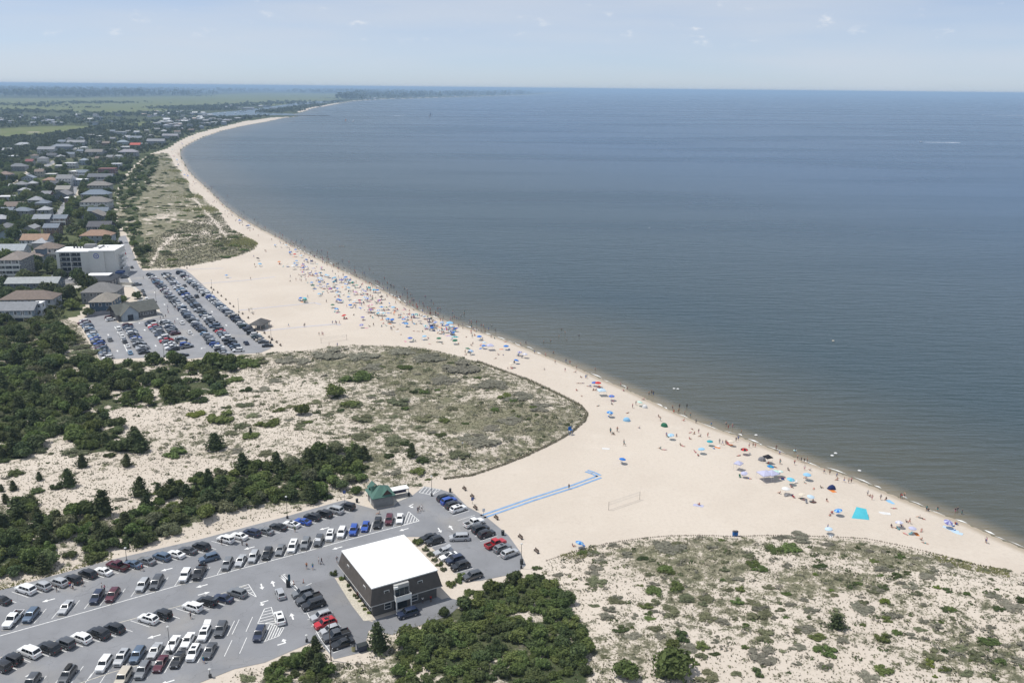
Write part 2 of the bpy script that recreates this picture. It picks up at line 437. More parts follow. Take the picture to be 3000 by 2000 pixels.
def zone_weights(P, Z):
    n = len(P)
    grass = np.zeros(n); green = np.ones(n); lush = np.zeros(n); wet = np.zeros(n)
    sand = inside(P, SANDZ) | inside(P, BEACH2)
    green[sand] = 0
    nz = fbm(P, 26, 1, 5); n2 = fbm(P, 7, 5, 4)
    near = P[:, 1] < 1500
    for poly, lo in ((DUNE_A, 0.50), (DUNE_B, 0.47), (DUNE_C, 0.40)):
        k = near & inside(P, poly)
        q = P[k]
        e = dist_line(q, poly, True)
        g = sstep(nz[k] * 0.6 + n2[k] * 0.4, lo - 0.12, lo + 0.16) * sstep(e, 0, 5)
        grass[k] = g
    # dune A grows denser towards the sea, barest beside the front car park; dune C densest
    k = near & inside(P, DUNE_A)
    t = np.maximum(sstep(P[k, 0], -75, -12) * sstep(P[k, 1], 205, 250), 0.9 * sstep(P[k, 1], 312, 345))
    grass[k] = np.clip(0.25 + grass[k] * (0.22 + 0.20 * t) + 0.26 * t, 0, 0.80)
    k = near & inside(P, DUNE_B)
    t = sstep(P[k, 1], 158, 205)
    grass[k] = np.clip(0.29 + grass[k] * (0.26 + 0.14 * t) + 0.12 * t * sstep(P[k, 0], 8, 30), 0, 0.66)
    k = near & inside(P, DUNE_C)
    grass[k] = np.clip(0.40 + grass[k] * 0.45, 0, 1)
    for ln in PATHS_C[:5]:
        grass *= 1 - 0.7 * (1 - sstep(dist_line(P, ln), 0.6, 2.2)) * near
    for w, v in ((WOOD_1, 0.75), (WOOD_2, 0.6), (WOOD_3, 0.8), (WOOD_4, 0.7), (WOOD_C, 0.75)):
        k = near & inside(P, w)
        green[k] = v * sstep(n2[k], 0.30, 0.52)
    for w in (MARSH, FIELD, FIELD2):
        k = inside(P, w)
        lush[k] = 0.75 + 0.25 * fbm(P[k], 160, 3, 3); green[k] = 1
    k = dist_line(P, FPATH) < 9
    green[k] = 0; lush[k] = 0
    k = inside(P, TOWN)
    tn = fbm(P[k], 60, 9, 4)
    green[k] = 0.55 + 0.45 * sstep(tn, 0.35, 0.6)
    lush[k] = 0.25 * sstep(fbm(P[k], 35, 4, 3), 0.5, 0.62)
    for ln in STREETS:
        k = dist_line(P, ln) < 4.2
        green[k] = 0.05; lush[k] = 0
    wet = (1 - sstep(Z, SEA + 0.05, SEA + 0.24)) * (green < 0.5)
    return grass, green, lush, wet

zg, zv, zl, zw = zone_weights(GV, GZ)

def ground_material():
    m = bpy.data.materials.new('ground_sand_and_turf')
    m.use_nodes = True
    t = m.node_tree; n = t.nodes; L = t.links.new
    p = n['Principled BSDF']; p.inputs['Roughness'].default_value = 0.95; p.inputs['Specular IOR Level'].default_value = 0.1
    at_ = n.new('ShaderNodeAttribute'); at_.attribute_name = 'zone'
    sp = n.new('ShaderNodeSeparateColor'); L(at_.outputs['Color'], sp.inputs[0])
    g = n.new('ShaderNodeNewGeometry')
    def noise(s, d=5, r=0.55):
        q = n.new('ShaderNodeTexNoise'); q.inputs['Scale'].default_value = s; q.inputs['Detail'].default_value = d; q.inputs['Roughness'].default_value = r
        L(g.outputs['Position'], q.inputs['Vector']); return q.outputs[0]
    def ramp(x, a, b, lo=0.0, hi=1.0):
        q = n.new('ShaderNodeMapRange'); q.interpolation_type = 'SMOOTHSTEP'
        for i, v in ((1, a), (2, b), (3, lo), (4, hi)):
            q.inputs[i].default_value = v
        L(x, q.inputs[0]); return q.outputs[0]
    def math_(op, a, b):
        q = n.new('ShaderNodeMath'); q.operation = op
        for i, v in ((0, a), (1, b)):
            if isinstance(v, (int, float)): q.inputs[i].default_value = v
            else: L(v, q.inputs[i])
        return q.outputs[0]
    def mix(f, a, b):
        q = n.new('ShaderNodeMix'); q.data_type = 'RGBA'
        if isinstance(f, float): q.inputs[0].default_value = f
        else: L(f, q.inputs[0])
        for i, v in ((6, a), (7, b)):
            if isinstance(v, tuple): q.inputs[i].default_value = (*v, 1)
            else: L(v, q.inputs[i])
        return q.outputs[2]
    big, mid, fine, speck, clod = noise(0.03, 4), noise(0.16, 5), noise(1.1, 4, 0.65), noise(2.6, 3, 0.7), noise(0.42, 5, 0.68)
    sand = mix(ramp(big, 0.35, 0.65), (0.560, 0.498, 0.425), (0.520, 0.458, 0.388))
    sand = mix(ramp(fine, 0.35, 0.75, 0, 0.35), sand, (0.45, 0.39, 0.325))
    churn = noise(0.55, 6, 0.75)
    sand = mix(ramp(churn, 0.5, 0.78, 0, 0.3), sand, (0.40, 0.345, 0.285))
    sand = mix(ramp(mid, 0.52, 0.75, 0, 0.22), sand, (0.62, 0.56, 0.49))
    grassc = mix(ramp(mid, 0.3, 0.7), (0.185, 0.178, 0.112), (0.235, 0.212, 0.155))
    grassc = mix(ramp(clod, 0.46, 0.66), grassc, (0.098, 0.100, 0.062))
    gm = ramp(math_('ADD', math_('ADD', sp.outputs[0], math_('MULTIPLY', math_('SUBTRACT', clod, 0.5), 1.5)), math_('MULTIPLY', math_('SUBTRACT', speck, 0.5), 0.8)), 0.40, 0.60)
    gm = math_('MULTIPLY', gm, ramp(sp.outputs[0], 0.02, 0.12))
    c = mix(gm, sand, grassc)
    turf = mix(ramp(mid, 0.35, 0.65), (0.052, 0.068, 0.030), (0.090, 0.098, 0.050))
    turf = mix(ramp(fine, 0.45, 0.7), turf, (0.030, 0.042, 0.018))
    c = mix(ramp(math_('ADD', sp.outputs[1], math_('MULTIPLY', math_('SUBTRACT', fine, 0.5), 0.6)), 0.3, 0.62), c, turf)
    lushc = mix(ramp(big, 0.35, 0.65), (0.120, 0.150, 0.052), (0.165, 0.175, 0.080))
    c = mix(sp.outputs[2], c, lushc)
    c = mix(at_.outputs['Alpha'], c, (0.36, 0.30, 0.225))
    L(c, p.inputs['Base Color'])
    L(ramp(at_.outputs['Alpha'], 0, 1, 0.95, 0.45), p.inputs['Roughness'])
    bp = n.new('ShaderNodeBump'); bp.inputs['Strength'].default_value = 0.35; bp.inputs['Distance'].default_value = 0.25
    L(math_('ADD', math_('MULTIPLY', fine, 0.7), math_('MULTIPLY', speck, 0.4)), bp.inputs['Height']); L(bp.outputs[0], p.inputs['Normal'])
    return m

gme = np_mesh('ground', np.column_stack([GV, GZ]), GQ, ground_material())
ca = gme.color_attributes.new('zone', 'FLOAT_COLOR', 'POINT')
ca.data.foreach_set('color', np.column_stack([zg, zv, zl, zw]).astype(np.float32).ravel())
gme.shade_smooth()
ground = tag(obj('ground', gme), 'pale sand and scrubby turf running along the coast to the horizon', None, None, 'structure')

# ------------------------------------------------------------------ sea and canal
def water_material(name, depth_attr):
    m = bpy.data.materials.new(name)
    m.use_nodes = True
    t = m.node_tree; n = t.nodes; L = t.links.new
    p = n['Principled BSDF']; p.inputs['IOR'].default_value = 1.33
    p.inputs['Roughness'].default_value = 0.22
    g = n.new('ShaderNodeNewGeometry')
    mp = n.new('ShaderNodeMapping'); mp.inputs['Rotation'].default_value = (0, 0, R(-10)); mp.inputs['Scale'].default_value = (0.22, 1.0, 1.0)
    L(g.outputs['Position'], mp.inputs[0])
    def noise(s, d, r=0.5, v=mp.outputs[0]):
        q = n.new('ShaderNodeTexNoise'); q.inputs['Scale'].default_value = s; q.inputs['Detail'].default_value = d; q.inputs['Roughness'].default_value = r
        L(v, q.inputs['Vector']); return q.outputs[0]
    def mr(x, a, b, lo, hi):
        q = n.new('ShaderNodeMapRange'); q.interpolation_type = 'SMOOTHSTEP'
        for i, v in ((1, a), (2, b), (3, lo), (4, hi)): q.inputs[i].default_value = v
        L(x, q.inputs[0]); return q.outputs[0]
    def mix(f, a, b):
        q = n.new('ShaderNodeMix'); q.data_type = 'RGBA'; L(f, q.inputs[0])
        for i, v in ((6, a), (7, b)):
            if isinstance(v, tuple): q.inputs[i].default_value = (*v, 1)
            else: L(v, q.inputs[i])
        return q.outputs[2]
    band = noise(0.006, 3)
    if depth_attr:
        a = n.new('ShaderNodeAttribute'); a.attribute_name = 'offshore'
        c = mix(mr(a.outputs['Fac'], 0, 9, 0, 1), (0.200, 0.170, 0.115), (0.070, 0.074, 0.056))
        c = mix(mr(a.outputs['Fac'], 8, 110, 0, 1), c, (0.024, 0.046, 0.052))
        c = mix(mr(a.outputs['Fac'], 90, 900, 0, 1), c, (0.010, 0.054, 0.118))
    else:
        c = mix(band, (0.05, 0.085, 0.10), (0.06, 0.09, 0.10))
    c = mix(mr(band, 0.42, 0.62, 0, 0.22), c, (0.020, 0.048, 0.076))
    L(c, p.inputs['Base Color'])
    L(mr(band, 0.4, 0.65, 0.23, 0.29), p.inputs['Roughness'])
    bp = n.new('ShaderNodeBump'); bp.inputs['Strength'].default_value = 0.9; bp.inputs['Distance'].default_value = 1.0
    ad = n.new('ShaderNodeMath'); ad.operation = 'ADD'
    L(noise(0.30, 4, 0.55), ad.inputs[0])
    sc = n.new('ShaderNodeMath'); sc.operation = 'MULTIPLY'; sc.inputs[1].default_value = 0.5
    L(noise(0.05, 3), sc.inputs[0]); L(sc.outputs[0], ad.inputs[1])
    L(ad.outputs[0], bp.inputs['Height']); L(bp.outputs[0], p.inputs['Normal'])
    return m

WV, WQ = polar(radii([(30, 128, 1.1), (128, 900, 1.012), (900, 72000, 1.03)]), np.concatenate([np.arange(-88, -36, 8), np.arange(-36, 36, 0.4), np.arange(36, 89, 6)]))
wd = dist_line(WV, SHORE); wd[~inside(WV, SEAPOLY)] *= -1
keep = (wd[WQ] > -60 - 0.02 * WV[WQ[:, 0], 1][:, None]).any(1)
wme = np_mesh('sea', np.column_stack([WV, np.full(len(WV), SEA)]), WQ[keep], water_material('sea_water', True))
wa = wme.attributes.new('offshore', 'FLOAT', 'POINT'); wa.data.foreach_set('value', wd.astype(np.float32))
sea = tag(obj('sea', wme), 'calm blue-grey sea of the bay reaching the horizon', None, None, 'structure')

def sheet(name, poly, z, m, label=None):
    """Flat polygon sheet (triangulated)."""
    from mathutils.geometry import tessellate_polygon
    vs = [(x, y, z) for x, y in poly]
    tr = tessellate_polygon([[Vector(v) for v in vs]])
    me = bpy.data.meshes.new(name)
    tr = [t if (Vector(vs[t[1]]) - Vector(vs[t[0]])).cross(Vector(vs[t[2]]) - Vector(vs[t[0]])).z > 0 else t[::-1] for t in tr]
    me.from_pydata(vs, [], tr); me.materials.append(m)
    return tag(obj(name, me), label, None, None, 'structure')

sheet('canal_water', CANAL, 0.35, water_material('canal_water', False), 'blue tidal canal behind the far spit')

# thin broken surf line along the water's edge: uneven strips of foam
foam_m = mat('sea_foam', (0.72, 0.72, 0.70), 0.9, var=0.25, scale=0.8)
fb = MB()
SH = SHORE[2:36]
seglen = 0.0
for a, b in zip(SH[:-1], SH[1:]):
    d = b - a; L_ = np.linalg.norm(d); u = d / L_; nrm = np.array([u[1], -u[0]])
    s = 0.0
    while s < L_:
        ln = rnd.uniform(2.5, 9)
        if rnd.random() < 0.75:
            off = rnd.uniform(-0.2, 1.6); w = rnd.uniform(0.25, 0.9) if a[1] < 420 else rnd.uniform(0.3, 0.8)
            p0 = a + u * s + nrm * off; p1 = a + u * min(s + ln, L_) + nrm * (off + rnd.uniform(-0.3, 0.3)); pm = (p0 + p1) / 2 + nrm * rnd.uniform(-0.2, 0.4)
            z = SEA + 0.03
            fb.add([(*p0, z), (*(pm - nrm * w / 2), z), (*p1, z), (*(pm + nrm * w / 2), z)], [(0, 1, 2, 3)])
        s += ln + rnd.uniform(0, 4)
tag(obj('surf_foam', fb.mesh('surf_foam', foam_m)), 'thin broken line of white foam along the water edge', None, None, 'stuff')
# ------------------------------------------------------------------ car parks, roads, markings
def asphalt(name, c, seed):
    m = bpy.data.materials.new(name); m.use_nodes = True
    t = m.node_tree; n = t.nodes; L = t.links.new
    p = n['Principled BSDF']; p.inputs['Roughness'].default_value = 0.9; p.inputs['Specular IOR Level'].default_value = 0.25
    g = n.new('ShaderNodeNewGeometry')
    def noise(s, d=5, r=0.6):
        q = n.new('ShaderNodeTexNoise'); q.inputs['Scale'].default_value = s; q.inputs['Detail'].default_value = d; q.inputs['Roughness'].default_value = r
        L(g.outputs['Position'], q.inputs['Vector']); return q.outputs[0]
    def mr(x, a, b, lo, hi):
        q = n.new('ShaderNodeMapRange')
        for i, v in ((1, a), (2, b), (3, lo), (4, hi)): q.inputs[i].default_value = v
        L(x, q.inputs[0]); return q.outputs[0]
    def mix(f, a, b):
        q = n.new('ShaderNodeMix'); q.data_type = 'RGBA'; L(f, q.inputs[0])
        for i, v in ((6, a), (7, b)):
            if isinstance(v, tuple): q.inputs[i].default_value = (*v, 1)
            else: L(v, q.inputs[i])
        return q.outputs[2]
    base = mix(mr(noise(0.12), 0.35, 0.65, 0, 1), c, tuple(x * 0.84 for x in c))
    base = mix(mr(noise(0.6, 6), 0.55, 0.75, 0, 0.35), base, tuple(x * 0.7 for x in c))        # worn, oil-darkened patches
    base = mix(mr(noise(0.045, 3), 0.55, 0.7, 0, 0.35), base, (0.36, 0.33, 0.285))                # blown sand
    v = n.new('ShaderNodeTexVoronoi'); v.feature = 'DISTANCE_TO_EDGE'; v.inputs['Scale'].default_value = 0.11
    wv = n.new('ShaderNodeVectorMath'); wv.operation = 'MULTIPLY_ADD'
    nz = n.new('ShaderNodeTexNoise'); nz.inputs['Scale'].default_value = 0.5; L(g.outputs['Position'], nz.inputs['Vector'])
    L(nz.outputs['Color'], wv.inputs[0]); wv.inputs[1].default_value = (3, 3, 0); L(g.outputs['Position'], wv.inputs[2]); L(wv.outputs[0], v.inputs['Vector'])
    base = mix(mr(v.outputs['Distance'], 0.0, 0.006, 0.5, 0.0), base, tuple(x * 0.45 for x in c))  # sealed cracks
    L(base, p.inputs['Base Color'])
    return m

asph_n = asphalt('asphalt_weathered', (0.240, 0.245, 0.258), 1)
asph_f = asphalt('asphalt_far_lot', (0.275, 0.278, 0.29), 2)
asph_d = asphalt('asphalt_dark', (0.215, 0.218, 0.228), 3)
PZ = 0.05
lot_n = sheet('front_car_park', LOT_N, PZ, asph_n, 'grey asphalt car park in front of the hedge')
lot_f = sheet('far_car_park', LOT_F, PZ, asph_f, 'pale asphalt car park beside the wide beach')
# newer, darker surface beside the flat-roofed building
sheet('forecourt', fl2([(979, 1692), (1075, 1817), (1100, 1823), (1160, 1838), (1080, 1844), (1069, 1883), (1074, 1903), (981, 1926), (935, 1873), (862, 1724), (915, 1708)]), PZ + 0.006, asph_d, 'darker asphalt strip beside the flat-roofed building')
white_m = mat('road_paint_white', (0.74, 0.74, 0.72), 0.8, var=0.22, scale=2.0)
yel_m = mat('road_paint_faded', (0.62, 0.58, 0.48), 0.8, var=0.3, scale=1.2)

def strip(parent, name, p0, p1, w, m=white_m, z=PZ + 0.012):
    a, b = np.array(p0[:2]), np.array(p1[:2]); d = b - a; l = np.linalg.norm(d); u = d / l; nn = np.array([-u[1], u[0]]) * w / 2
    me = bpy.data.meshes.new(name)
    me.from_pydata([(*(a - nn), z), (*(b - nn), z), (*(b + nn), z), (*(a + nn), z)], [], [(0, 1, 2, 3)])
    me.materials.append(m)
    return obj(name, me, parent)

def pstrip(parent, name, pts, w, m=white_m, z=PZ + 0.012):
    for a, b in zip(pts[:-1], pts[1:]):
        strip(parent, name, flat(*a), flat(*b), w, m, z)

pstrip(lot_n, 'edge_line', [(-300, 1945), (0, 1862), (250, 1792), (502, 1720), (700, 1667), (900, 1614), (1000, 1586), (1227, 1526)], 0.2)
pstrip(lot_n, 'edge_line', [(0, 1926), (110, 1892), (351, 1823), (492, 1784), (540, 1771), (650, 1738), (722, 1715)], 0.15, yel_m)
pstrip(lot_n, 'edge_line', [(230, 2002), (330, 1968), (430, 1942)], 0.15, yel_m)
pstrip(lot_n, 'edge_line', [(818, 1686), (866, 1728), (935, 1864), (968, 1910)], 0.16)
pstrip(lot_n, 'edge_line', [(818, 1686), (836, 1681), (872, 1725)], 0.16)
pstrip(lot_n, 'edge_line', [(872, 1725), (913, 1708)], 0.16)
pstrip(lot_n, 'edge_line', [(975, 1912), (1047, 1886)], 0.16)

def hatch(parent, corners, n, ang=None, w=0.16):
    """Painted outline with parallel bars inside."""
    pts = [flat(*c)[:2] for c in corners]
    for a, b in zip(pts, pts[1:] + pts[:1]):
        strip(parent, 'hatch_line', a, b, w)
    P = np.array(pts); c0 = P[0]
    e1 = P[1] - P[0]; e2 = P[-1] - P[0]
    for k in range(1, n + 1):
        t = k / (n + 1)
        # chord of the polygon parallel to e2, at fraction t of its extent across
        nn = np.array([-e2[1], e2[0]]); nn = nn / np.linalg.norm(nn)
        s = (P - c0) @ nn; s0 = s.min() + (s.max() - s.min()) * t
        hit = []
        for i in range(len(P)):
            a, b = s[i] - s0, s[(i + 1) % len(P)] - s0
            if a * b < 0:
                hit.append(P[i] + (P[(i + 1) % len(P)] - P[i]) * (a / (a - b)))
        if len(hit) == 2:
            strip(parent, 'hatch_line', hit[0], hit[1], w)

hatch(lot_n, [(728, 1711), (752, 1749), (700, 1719)], 4)
hatch(lot_n, [(795, 1778), (808, 1826), (755, 1826), (775, 1783)], 5)
hatch(lot_n, [(792, 1827), (832, 1838), (818, 1862), (766, 1882)], 5)
hatch(lot_n, [(1197, 1498), (1228, 1525), (1182, 1537)], 4)
hatch(lot_n, [(1242, 1426), (1290, 1434), (1265, 1450), (1228, 1442)], 4)
hatch(lot_n, [(818, 1686), (836, 1682), (860, 1708), (846, 1716)], 2)

def arrow(parent, px, py, ang, kind=0, s=1.0):
    p = flat(px, py); c, n = math.cos(ang), math.sin(ang)
    pts = [(-1.3, -0.16), (0.2, -0.16), (0.2, -0.55), (1.3, 0), (0.2, 0.55), (0.2, 0.16), (-1.3, 0.16)]
    if kind:
        pts = [(-1.2, -0.16), (0.55, -0.16), (0.55, 0.7), (0.95, 0.7), (0.4, 1.5), (-0.15, 0.7), (0.22, 0.7), (0.22, 0.16), (-1.2, 0.16)]
    me = bpy.data.meshes.new('arrow_marking')
    me.from_pydata([(p[0] + (x * c - y * n) * s, p[1] + (x * n + y * c) * s, PZ + 0.013) for x, y in pts], [], [tuple(range(len(pts)))])
    me.materials.append(white_m)
    return obj('arrow_marking', me, parent)

def heading(p0, p1, z=0.0):
    a, b = flat(*p0, z), flat(*p1, z)
    return math.atan2(b[1] - a[1], b[0] - a[0])

AISLE = heading((900, 1614), (502, 1720))
for px, py, da, k in [(142, 1758, 0, 0), (488, 1668, 0, 0), (730, 1605, 0, 0), (950, 1548, 0, 0), (451, 1864, 0, 0), (591, 1716, 0, 0), (598, 1738, math.pi, 0), (988, 1605, 0, 0), (1183, 1551, 0, 0),
                      (767, 1718, 1.4, 0), (800, 1709, -1.7, 0), (770, 1763, 0, 1), (856, 1805, -1.7, 0), (830, 1884, math.pi, 1), (1288, 1553, 1.4, 0), (1321, 1545, -1.7, 0), (1202, 1481, 0.4, 1), (95, 1975, 0, 0), (490, 1998, 0, 0)]:
    arrow(lot_n, px, py, AISLE + da, k)
FAIS = heading((560, 1000), (470, 880))
for px, py, k in [(453, 857, 0), (482, 892, 0), (517, 815, 0), (545, 843, 0), (621, 913, 0), (663, 953, 0), (424, 967, 0), (456, 1013, 0), (344, 1028, 0), (411, 945, 1), (593, 1019, 1), (520, 934, 0), (564, 980, 0), (317, 981, 0)]:
    arrow(lot_f, px, py, FAIS + (1.5 if k else 0), k, 1.1)
# kerb with a sand-coloured walk along the far lot's landward side, white kerb in the middle
pstrip(lot_f, 'kerb_line', [(336, 957), (352, 985), (378, 1040)], 0.35)
conc = mat('concrete_pale', (0.50, 0.475, 0.43), 0.9, var=0.12, scale=0.7)
sheet('footpath', fl2([(346, 706), (340, 708), (356, 775), (382, 834), (418, 880), (424, 876), (390, 834), (361, 774)]), 0.12, conc, 'pale concrete footpath along the hotel road')
sheet('hotel_yard', fl2([(160, 836), (150, 806), (240, 800), (345, 812), (378, 812), (384, 828), (330, 826), (235, 828)]), 0.06, asph_d, 'small asphalt yard in front of the hotel')
sheet('yard_walk', fl2([(165, 840), (235, 830), (330, 828), (386, 830), (392, 842), (330, 838), (240, 842), (170, 852)]), 0.08, conc, 'pale walled walk below the hotel yard')
sheet('plaza', fl2([(1155, 1480), (1166, 1470), (1207, 1452), (1196, 1438), (1165, 1430), (1150, 1440), (1152, 1470)]), 0.09, conc, 'pale paved corner beside the green-roofed kiosk')
sheet('plaza', fl2([(345, 947), (372, 950), (470, 926), (474, 916), (455, 905), (440, 920), (380, 940)]), 0.10, conc, 'pale paved apron around the olive-roofed pavilion')
for a, b in [((60, 520), (118, 497)), ((118, 497), (190, 456)), ((0, 545), (60, 520)), ((232, 500), (215, 560)), ((215, 560), (170, 640)), ((170, 640), (120, 740)), ((236, 520), (232, 500))]:
    pa, pb = flat(*a)[:2], flat(*b)[:2]
    d = pb - pa; nn = np.array([-d[1], d[0]]) / np.linalg.norm(d) * 3.6
    sheet('street', np.array([pa - nn, pb - nn, pb + nn, pa + nn]), 0.05 + 0.006 * rnd.random(), asph_f, 'narrow pale residential street between the trees')
# ------------------------------------------------------------------ vehicles
PAINTS = {'white': (0.78, 0.78, 0.77), 'silver': (0.46, 0.47, 0.48), 'grey': (0.20, 0.21, 0.22), 'dark grey': (0.085, 0.09, 0.098), 'black': (0.014, 0.015, 0.017), 'navy': (0.018, 0.028, 0.062), 'blue': (0.02, 0.075, 0.36),
          'slate blue': (0.10, 0.145, 0.21), 'red': (0.46, 0.012, 0.02), 'maroon': (0.085, 0.012, 0.022), 'beige': (0.50, 0.45, 0.37), 'green': (0.02, 0.05, 0.04), 'light blue': (0.22, 0.36, 0.52)}
PAINT = {k: mat('car_paint_' + k.replace(' ', '_'), c, 0.32, metal=0.25 if k in ('silver', 'grey', 'dark grey', 'slate blue', 'light blue') else 0.0, spec=0.5, var=0.03, scale=3, coat=0.7) for k, c in PAINTS.items()}
glass_m = mat('car_glass', (0.012, 0.015, 0.018), 0.06, spec=0.6, var=0.0)
tyre_m = mat('tyre_rubber', (0.018, 0.018, 0.018), 0.85)
rim_m = mat('wheel_alloy', (0.45, 0.45, 0.46), 0.35, metal=0.7)
trim_m = mat('black_trim', (0.02, 0.02, 0.02), 0.7)
lamp_m = mat('headlamp_clear', (0.75, 0.76, 0.78), 0.15, spec=0.7)
tail_m = mat('tail_lamp_red', (0.35, 0.01, 0.01), 0.25, spec=0.6)

#        L     W     H     belt  hood  tail   a(ws base) b(ws top) c(rear top) d(rear base) zb   taper
SPEC = {'sedan': (4.80, 1.83, 1.45, 0.93, 0.86, 0.98, 1.00, 0.20, -0.95, -1.70, 0.20, 0.70),
        'coupe': (4.65, 1.86, 1.36, 0.90, 0.84, 0.98, 0.95, 0.10, -0.70, -1.85, 0.18, 0.68),
        'hatchback': (4.25, 1.78, 1.52, 0.96, 0.92, 0.98, 1.05, 0.35, -1.40, -1.95, 0.20, 0.74),
        'suv': (4.72, 1.90, 1.71, 1.06, 1.04, 1.06, 1.15, 0.50, -1.75, -2.20, 0.26, 0.77),
        'large suv': (5.15, 2.02, 1.88, 1.15, 1.14, 1.14, 1.30, 0.70, -2.05, -2.42, 0.30, 0.80),
        'minivan': (5.12, 1.98, 1.75, 1.04, 1.00, 1.02, 1.70, 0.80, -2.05, -2.42, 0.22, 0.80),
        'off-roader': (4.30, 1.88, 1.85, 1.12, 1.12, 1.12, 0.72, 0.52, -1.98, -2.06, 0.38, 0.86),
        'pickup': (5.75, 2.02, 1.90, 1.14, 1.13, 1.12, 1.30, 0.62, -0.72, -0.92, 0.36, 0.80)}
CARM, RIMS = {}, {}

def car_template(kind):
    if kind in CARM:
        return CARM[kind]
    L, W, H, belt, hood, tail, a, b, c, d, zb, tp = SPEC[kind]
    w = W / 2
    P0 = PAINT['white']
    parts = []
    m = MB()
    boxy = kind == 'off-roader'
    def ring(x, ww, zt, z0=zb):
        k = 0.12 if boxy else 0.2
        return [(x, -ww * 0.93, z0), (x, -ww, z0 + 0.22), (x, -ww, zt - k), (x, -ww * 0.90, zt), (x, ww * 0.90, zt), (x, ww, zt - k), (x, ww, z0 + 0.22), (x, ww * 0.93, z0)]
    f = L / 2
    xs = [(f, 0.80, hood * 0.62), (f - 0.12, 0.92, hood * 0.86), (f - 0.55, 0.99, hood * 0.97), (a, 1.0, belt), (0.0, 1.0, belt)]
    if kind == 'pickup':
        xs += [(d - 0.02, 1.0, belt)]
        m.loft([ring(x, w * k, zt) for x, k, zt in xs])
        x0, x1 = d - 0.05, -f                          # open cargo bed: floor, two side walls and tailgate
        m.box((x0 + x1) / 2, 0, zb + 0.05, x0 - x1, W * 0.98, 0.36)
        for s in (-1, 1):
            m.box((x0 + x1) / 2, s * (w - 0.07), zb + 0.4, x0 - x1, 0.13, belt - zb - 0.4)
        m.box(x1 + 0.05, 0, zb + 0.4, 0.1, W - 0.27, belt - zb - 0.43)
    else:
        xs += [(d + 0.05, 1.0, belt), (-f + 0.12, 0.95, tail), (-f, 0.86, tail * 0.9)]
        m.loft([ring(x, w * k, zt) for x, k, zt in xs])
    wb, wt = w * 0.90, w * tp
    z0, z1 = belt - 0.02, H
    B = [(a, -wb, z0), (a, wb, z0), (d, wb, z0), (d, -wb, z0)]
    T = [(b, -wt, z1 - 0.05), (b, wt, z1 - 0.05), (c, wt, z1 - 0.05), (c, -wt, z1 - 0.05)]
    Ti = [(b - 0.12, -wt * 0.8, z1), (b - 0.12, wt * 0.8, z1), (c + 0.12, wt * 0.8, z1), (c + 0.12, -wt * 0.8, z1)]
    m.add(B + T + Ti, [(0, 1, 5, 4), (1, 2, 6, 5), (2, 3, 7, 6), (3, 0, 4, 7), (4, 5, 9, 8), (5, 6, 10, 9), (6, 7, 11, 10), (7, 4, 8, 11), (8, 9, 10, 11)])
    parts.append(('body', m.mesh(kind + '_body', [P0], 38), True))
    def panel(q, inset, out_, name, split=None):
        q = [Vector(p) for p in q]
        n = (q[1] - q[0]).cross(q[3] - q[0]).normalized()
        if n.dot(sum(q, Vector()) / 4 - Vector((0, 0, z0 + 0.2))) < 0: n = -n
        def pt(u, v):
            return (q[0] * (1 - u) + q[1] * u) * (1 - v) + (q[3] * (1 - u) + q[2] * u) * v + n * out_
        mb = MB(); cuts = split or [(inset, 1 - inset)]
        for u0, u1 in cuts:
            vs = [pt(u0, 0.10), pt(u1, 0.10), pt(u1, 0.90), pt(u0, 0.90)]
            mb.add(vs + [v - n * 0.02 for v in vs], [(0, 1, 2, 3), (0, 1, 5, 4), (1, 2, 6, 5), (2, 3, 7, 6), (3, 0, 4, 7)])
        return mb.mesh(kind + '_' + name, [glass_m])
    parts.append(('windscreen', panel([B[0], B[1], T[1], T[0]], 0.06, 0.012, 'windscreen'), False))
    parts.append(('rear_window', panel([B[2], B[3], T[3], T[2]], 0.08, 0.012, 'rear_window'), False))
    sp = [(0.07, 0.42), (0.46, 0.93)] if kind in ('sedan', 'coupe', 'pickup') else [(0.06, 0.33), (0.36, 0.64), (0.67, 0.95)]
    parts.append(('side_window', panel([B[1], B[2], T[2], T[1]], 0.06, 0.012, 'side_window_l', sp), False))
    parts.append(('side_window', panel([B[0], B[3], T[3], T[0]], 0.06, 0.012, 'side_window_r', sp), False))
    r = 0.42 if kind in ('off-roader', 'pickup', 'large suv') else 0.35
    wx = L * 0.295
    wheels = []
    for x in (wx, -wx * 0.98):
        for s in (-1, 1):
            wm = MB()
            wm.tube((x, s * (w - 0.20), r), (x, s * (w + 0.015), r), r, r, 14, 0)
            rm_ = MB(); rm_.tube((x, s * (w - 0.05), r), (x, s * (w + 0.028), r), r * 0.62, r * 0.6, 10)
            me_ = wm.mesh(kind + '_wheel', [tyre_m]); RIMS[me_.name] = rm_.mesh(kind + '_rim', [rim_m])
            wheels.append(('wheel', me_, False))
    parts += wheels
    for s in (-1, 1):
        hm_ = MB(); hm_.box(f - 0.10, s * w * 0.66, hood * 0.60, 0.14, w * 0.34, 0.16)
        parts.append(('headlamp', hm_.mesh(kind + '_headlamp', [lamp_m]), False))
        tm = MB(); tm.box(-f + 0.05, s * w * 0.72, tail * 0.68, 0.13, w * 0.24, 0.2 if kind != 'pickup' else 0.3)
        parts.append(('tail_lamp', tm.mesh(kind + '_tail_lamp', [tail_m]), False))
    gm = MB(); gm.box(f - 0.015, 0, hood * 0.42, 0.06, w * 0.95, 0.2)
    parts.append(('grille', gm.mesh(kind + '_grille', [trim_m]), False))
    if kind == 'pickup':
        bm_ = MB(); bm_.box((d - 0.05 - f) / 2, 0, zb + 0.41, f + d - 0.2, W - 0.3, 0.02)
        parts.append(('bed_liner', bm_.mesh('pickup_bed_liner', [trim_m]), False))
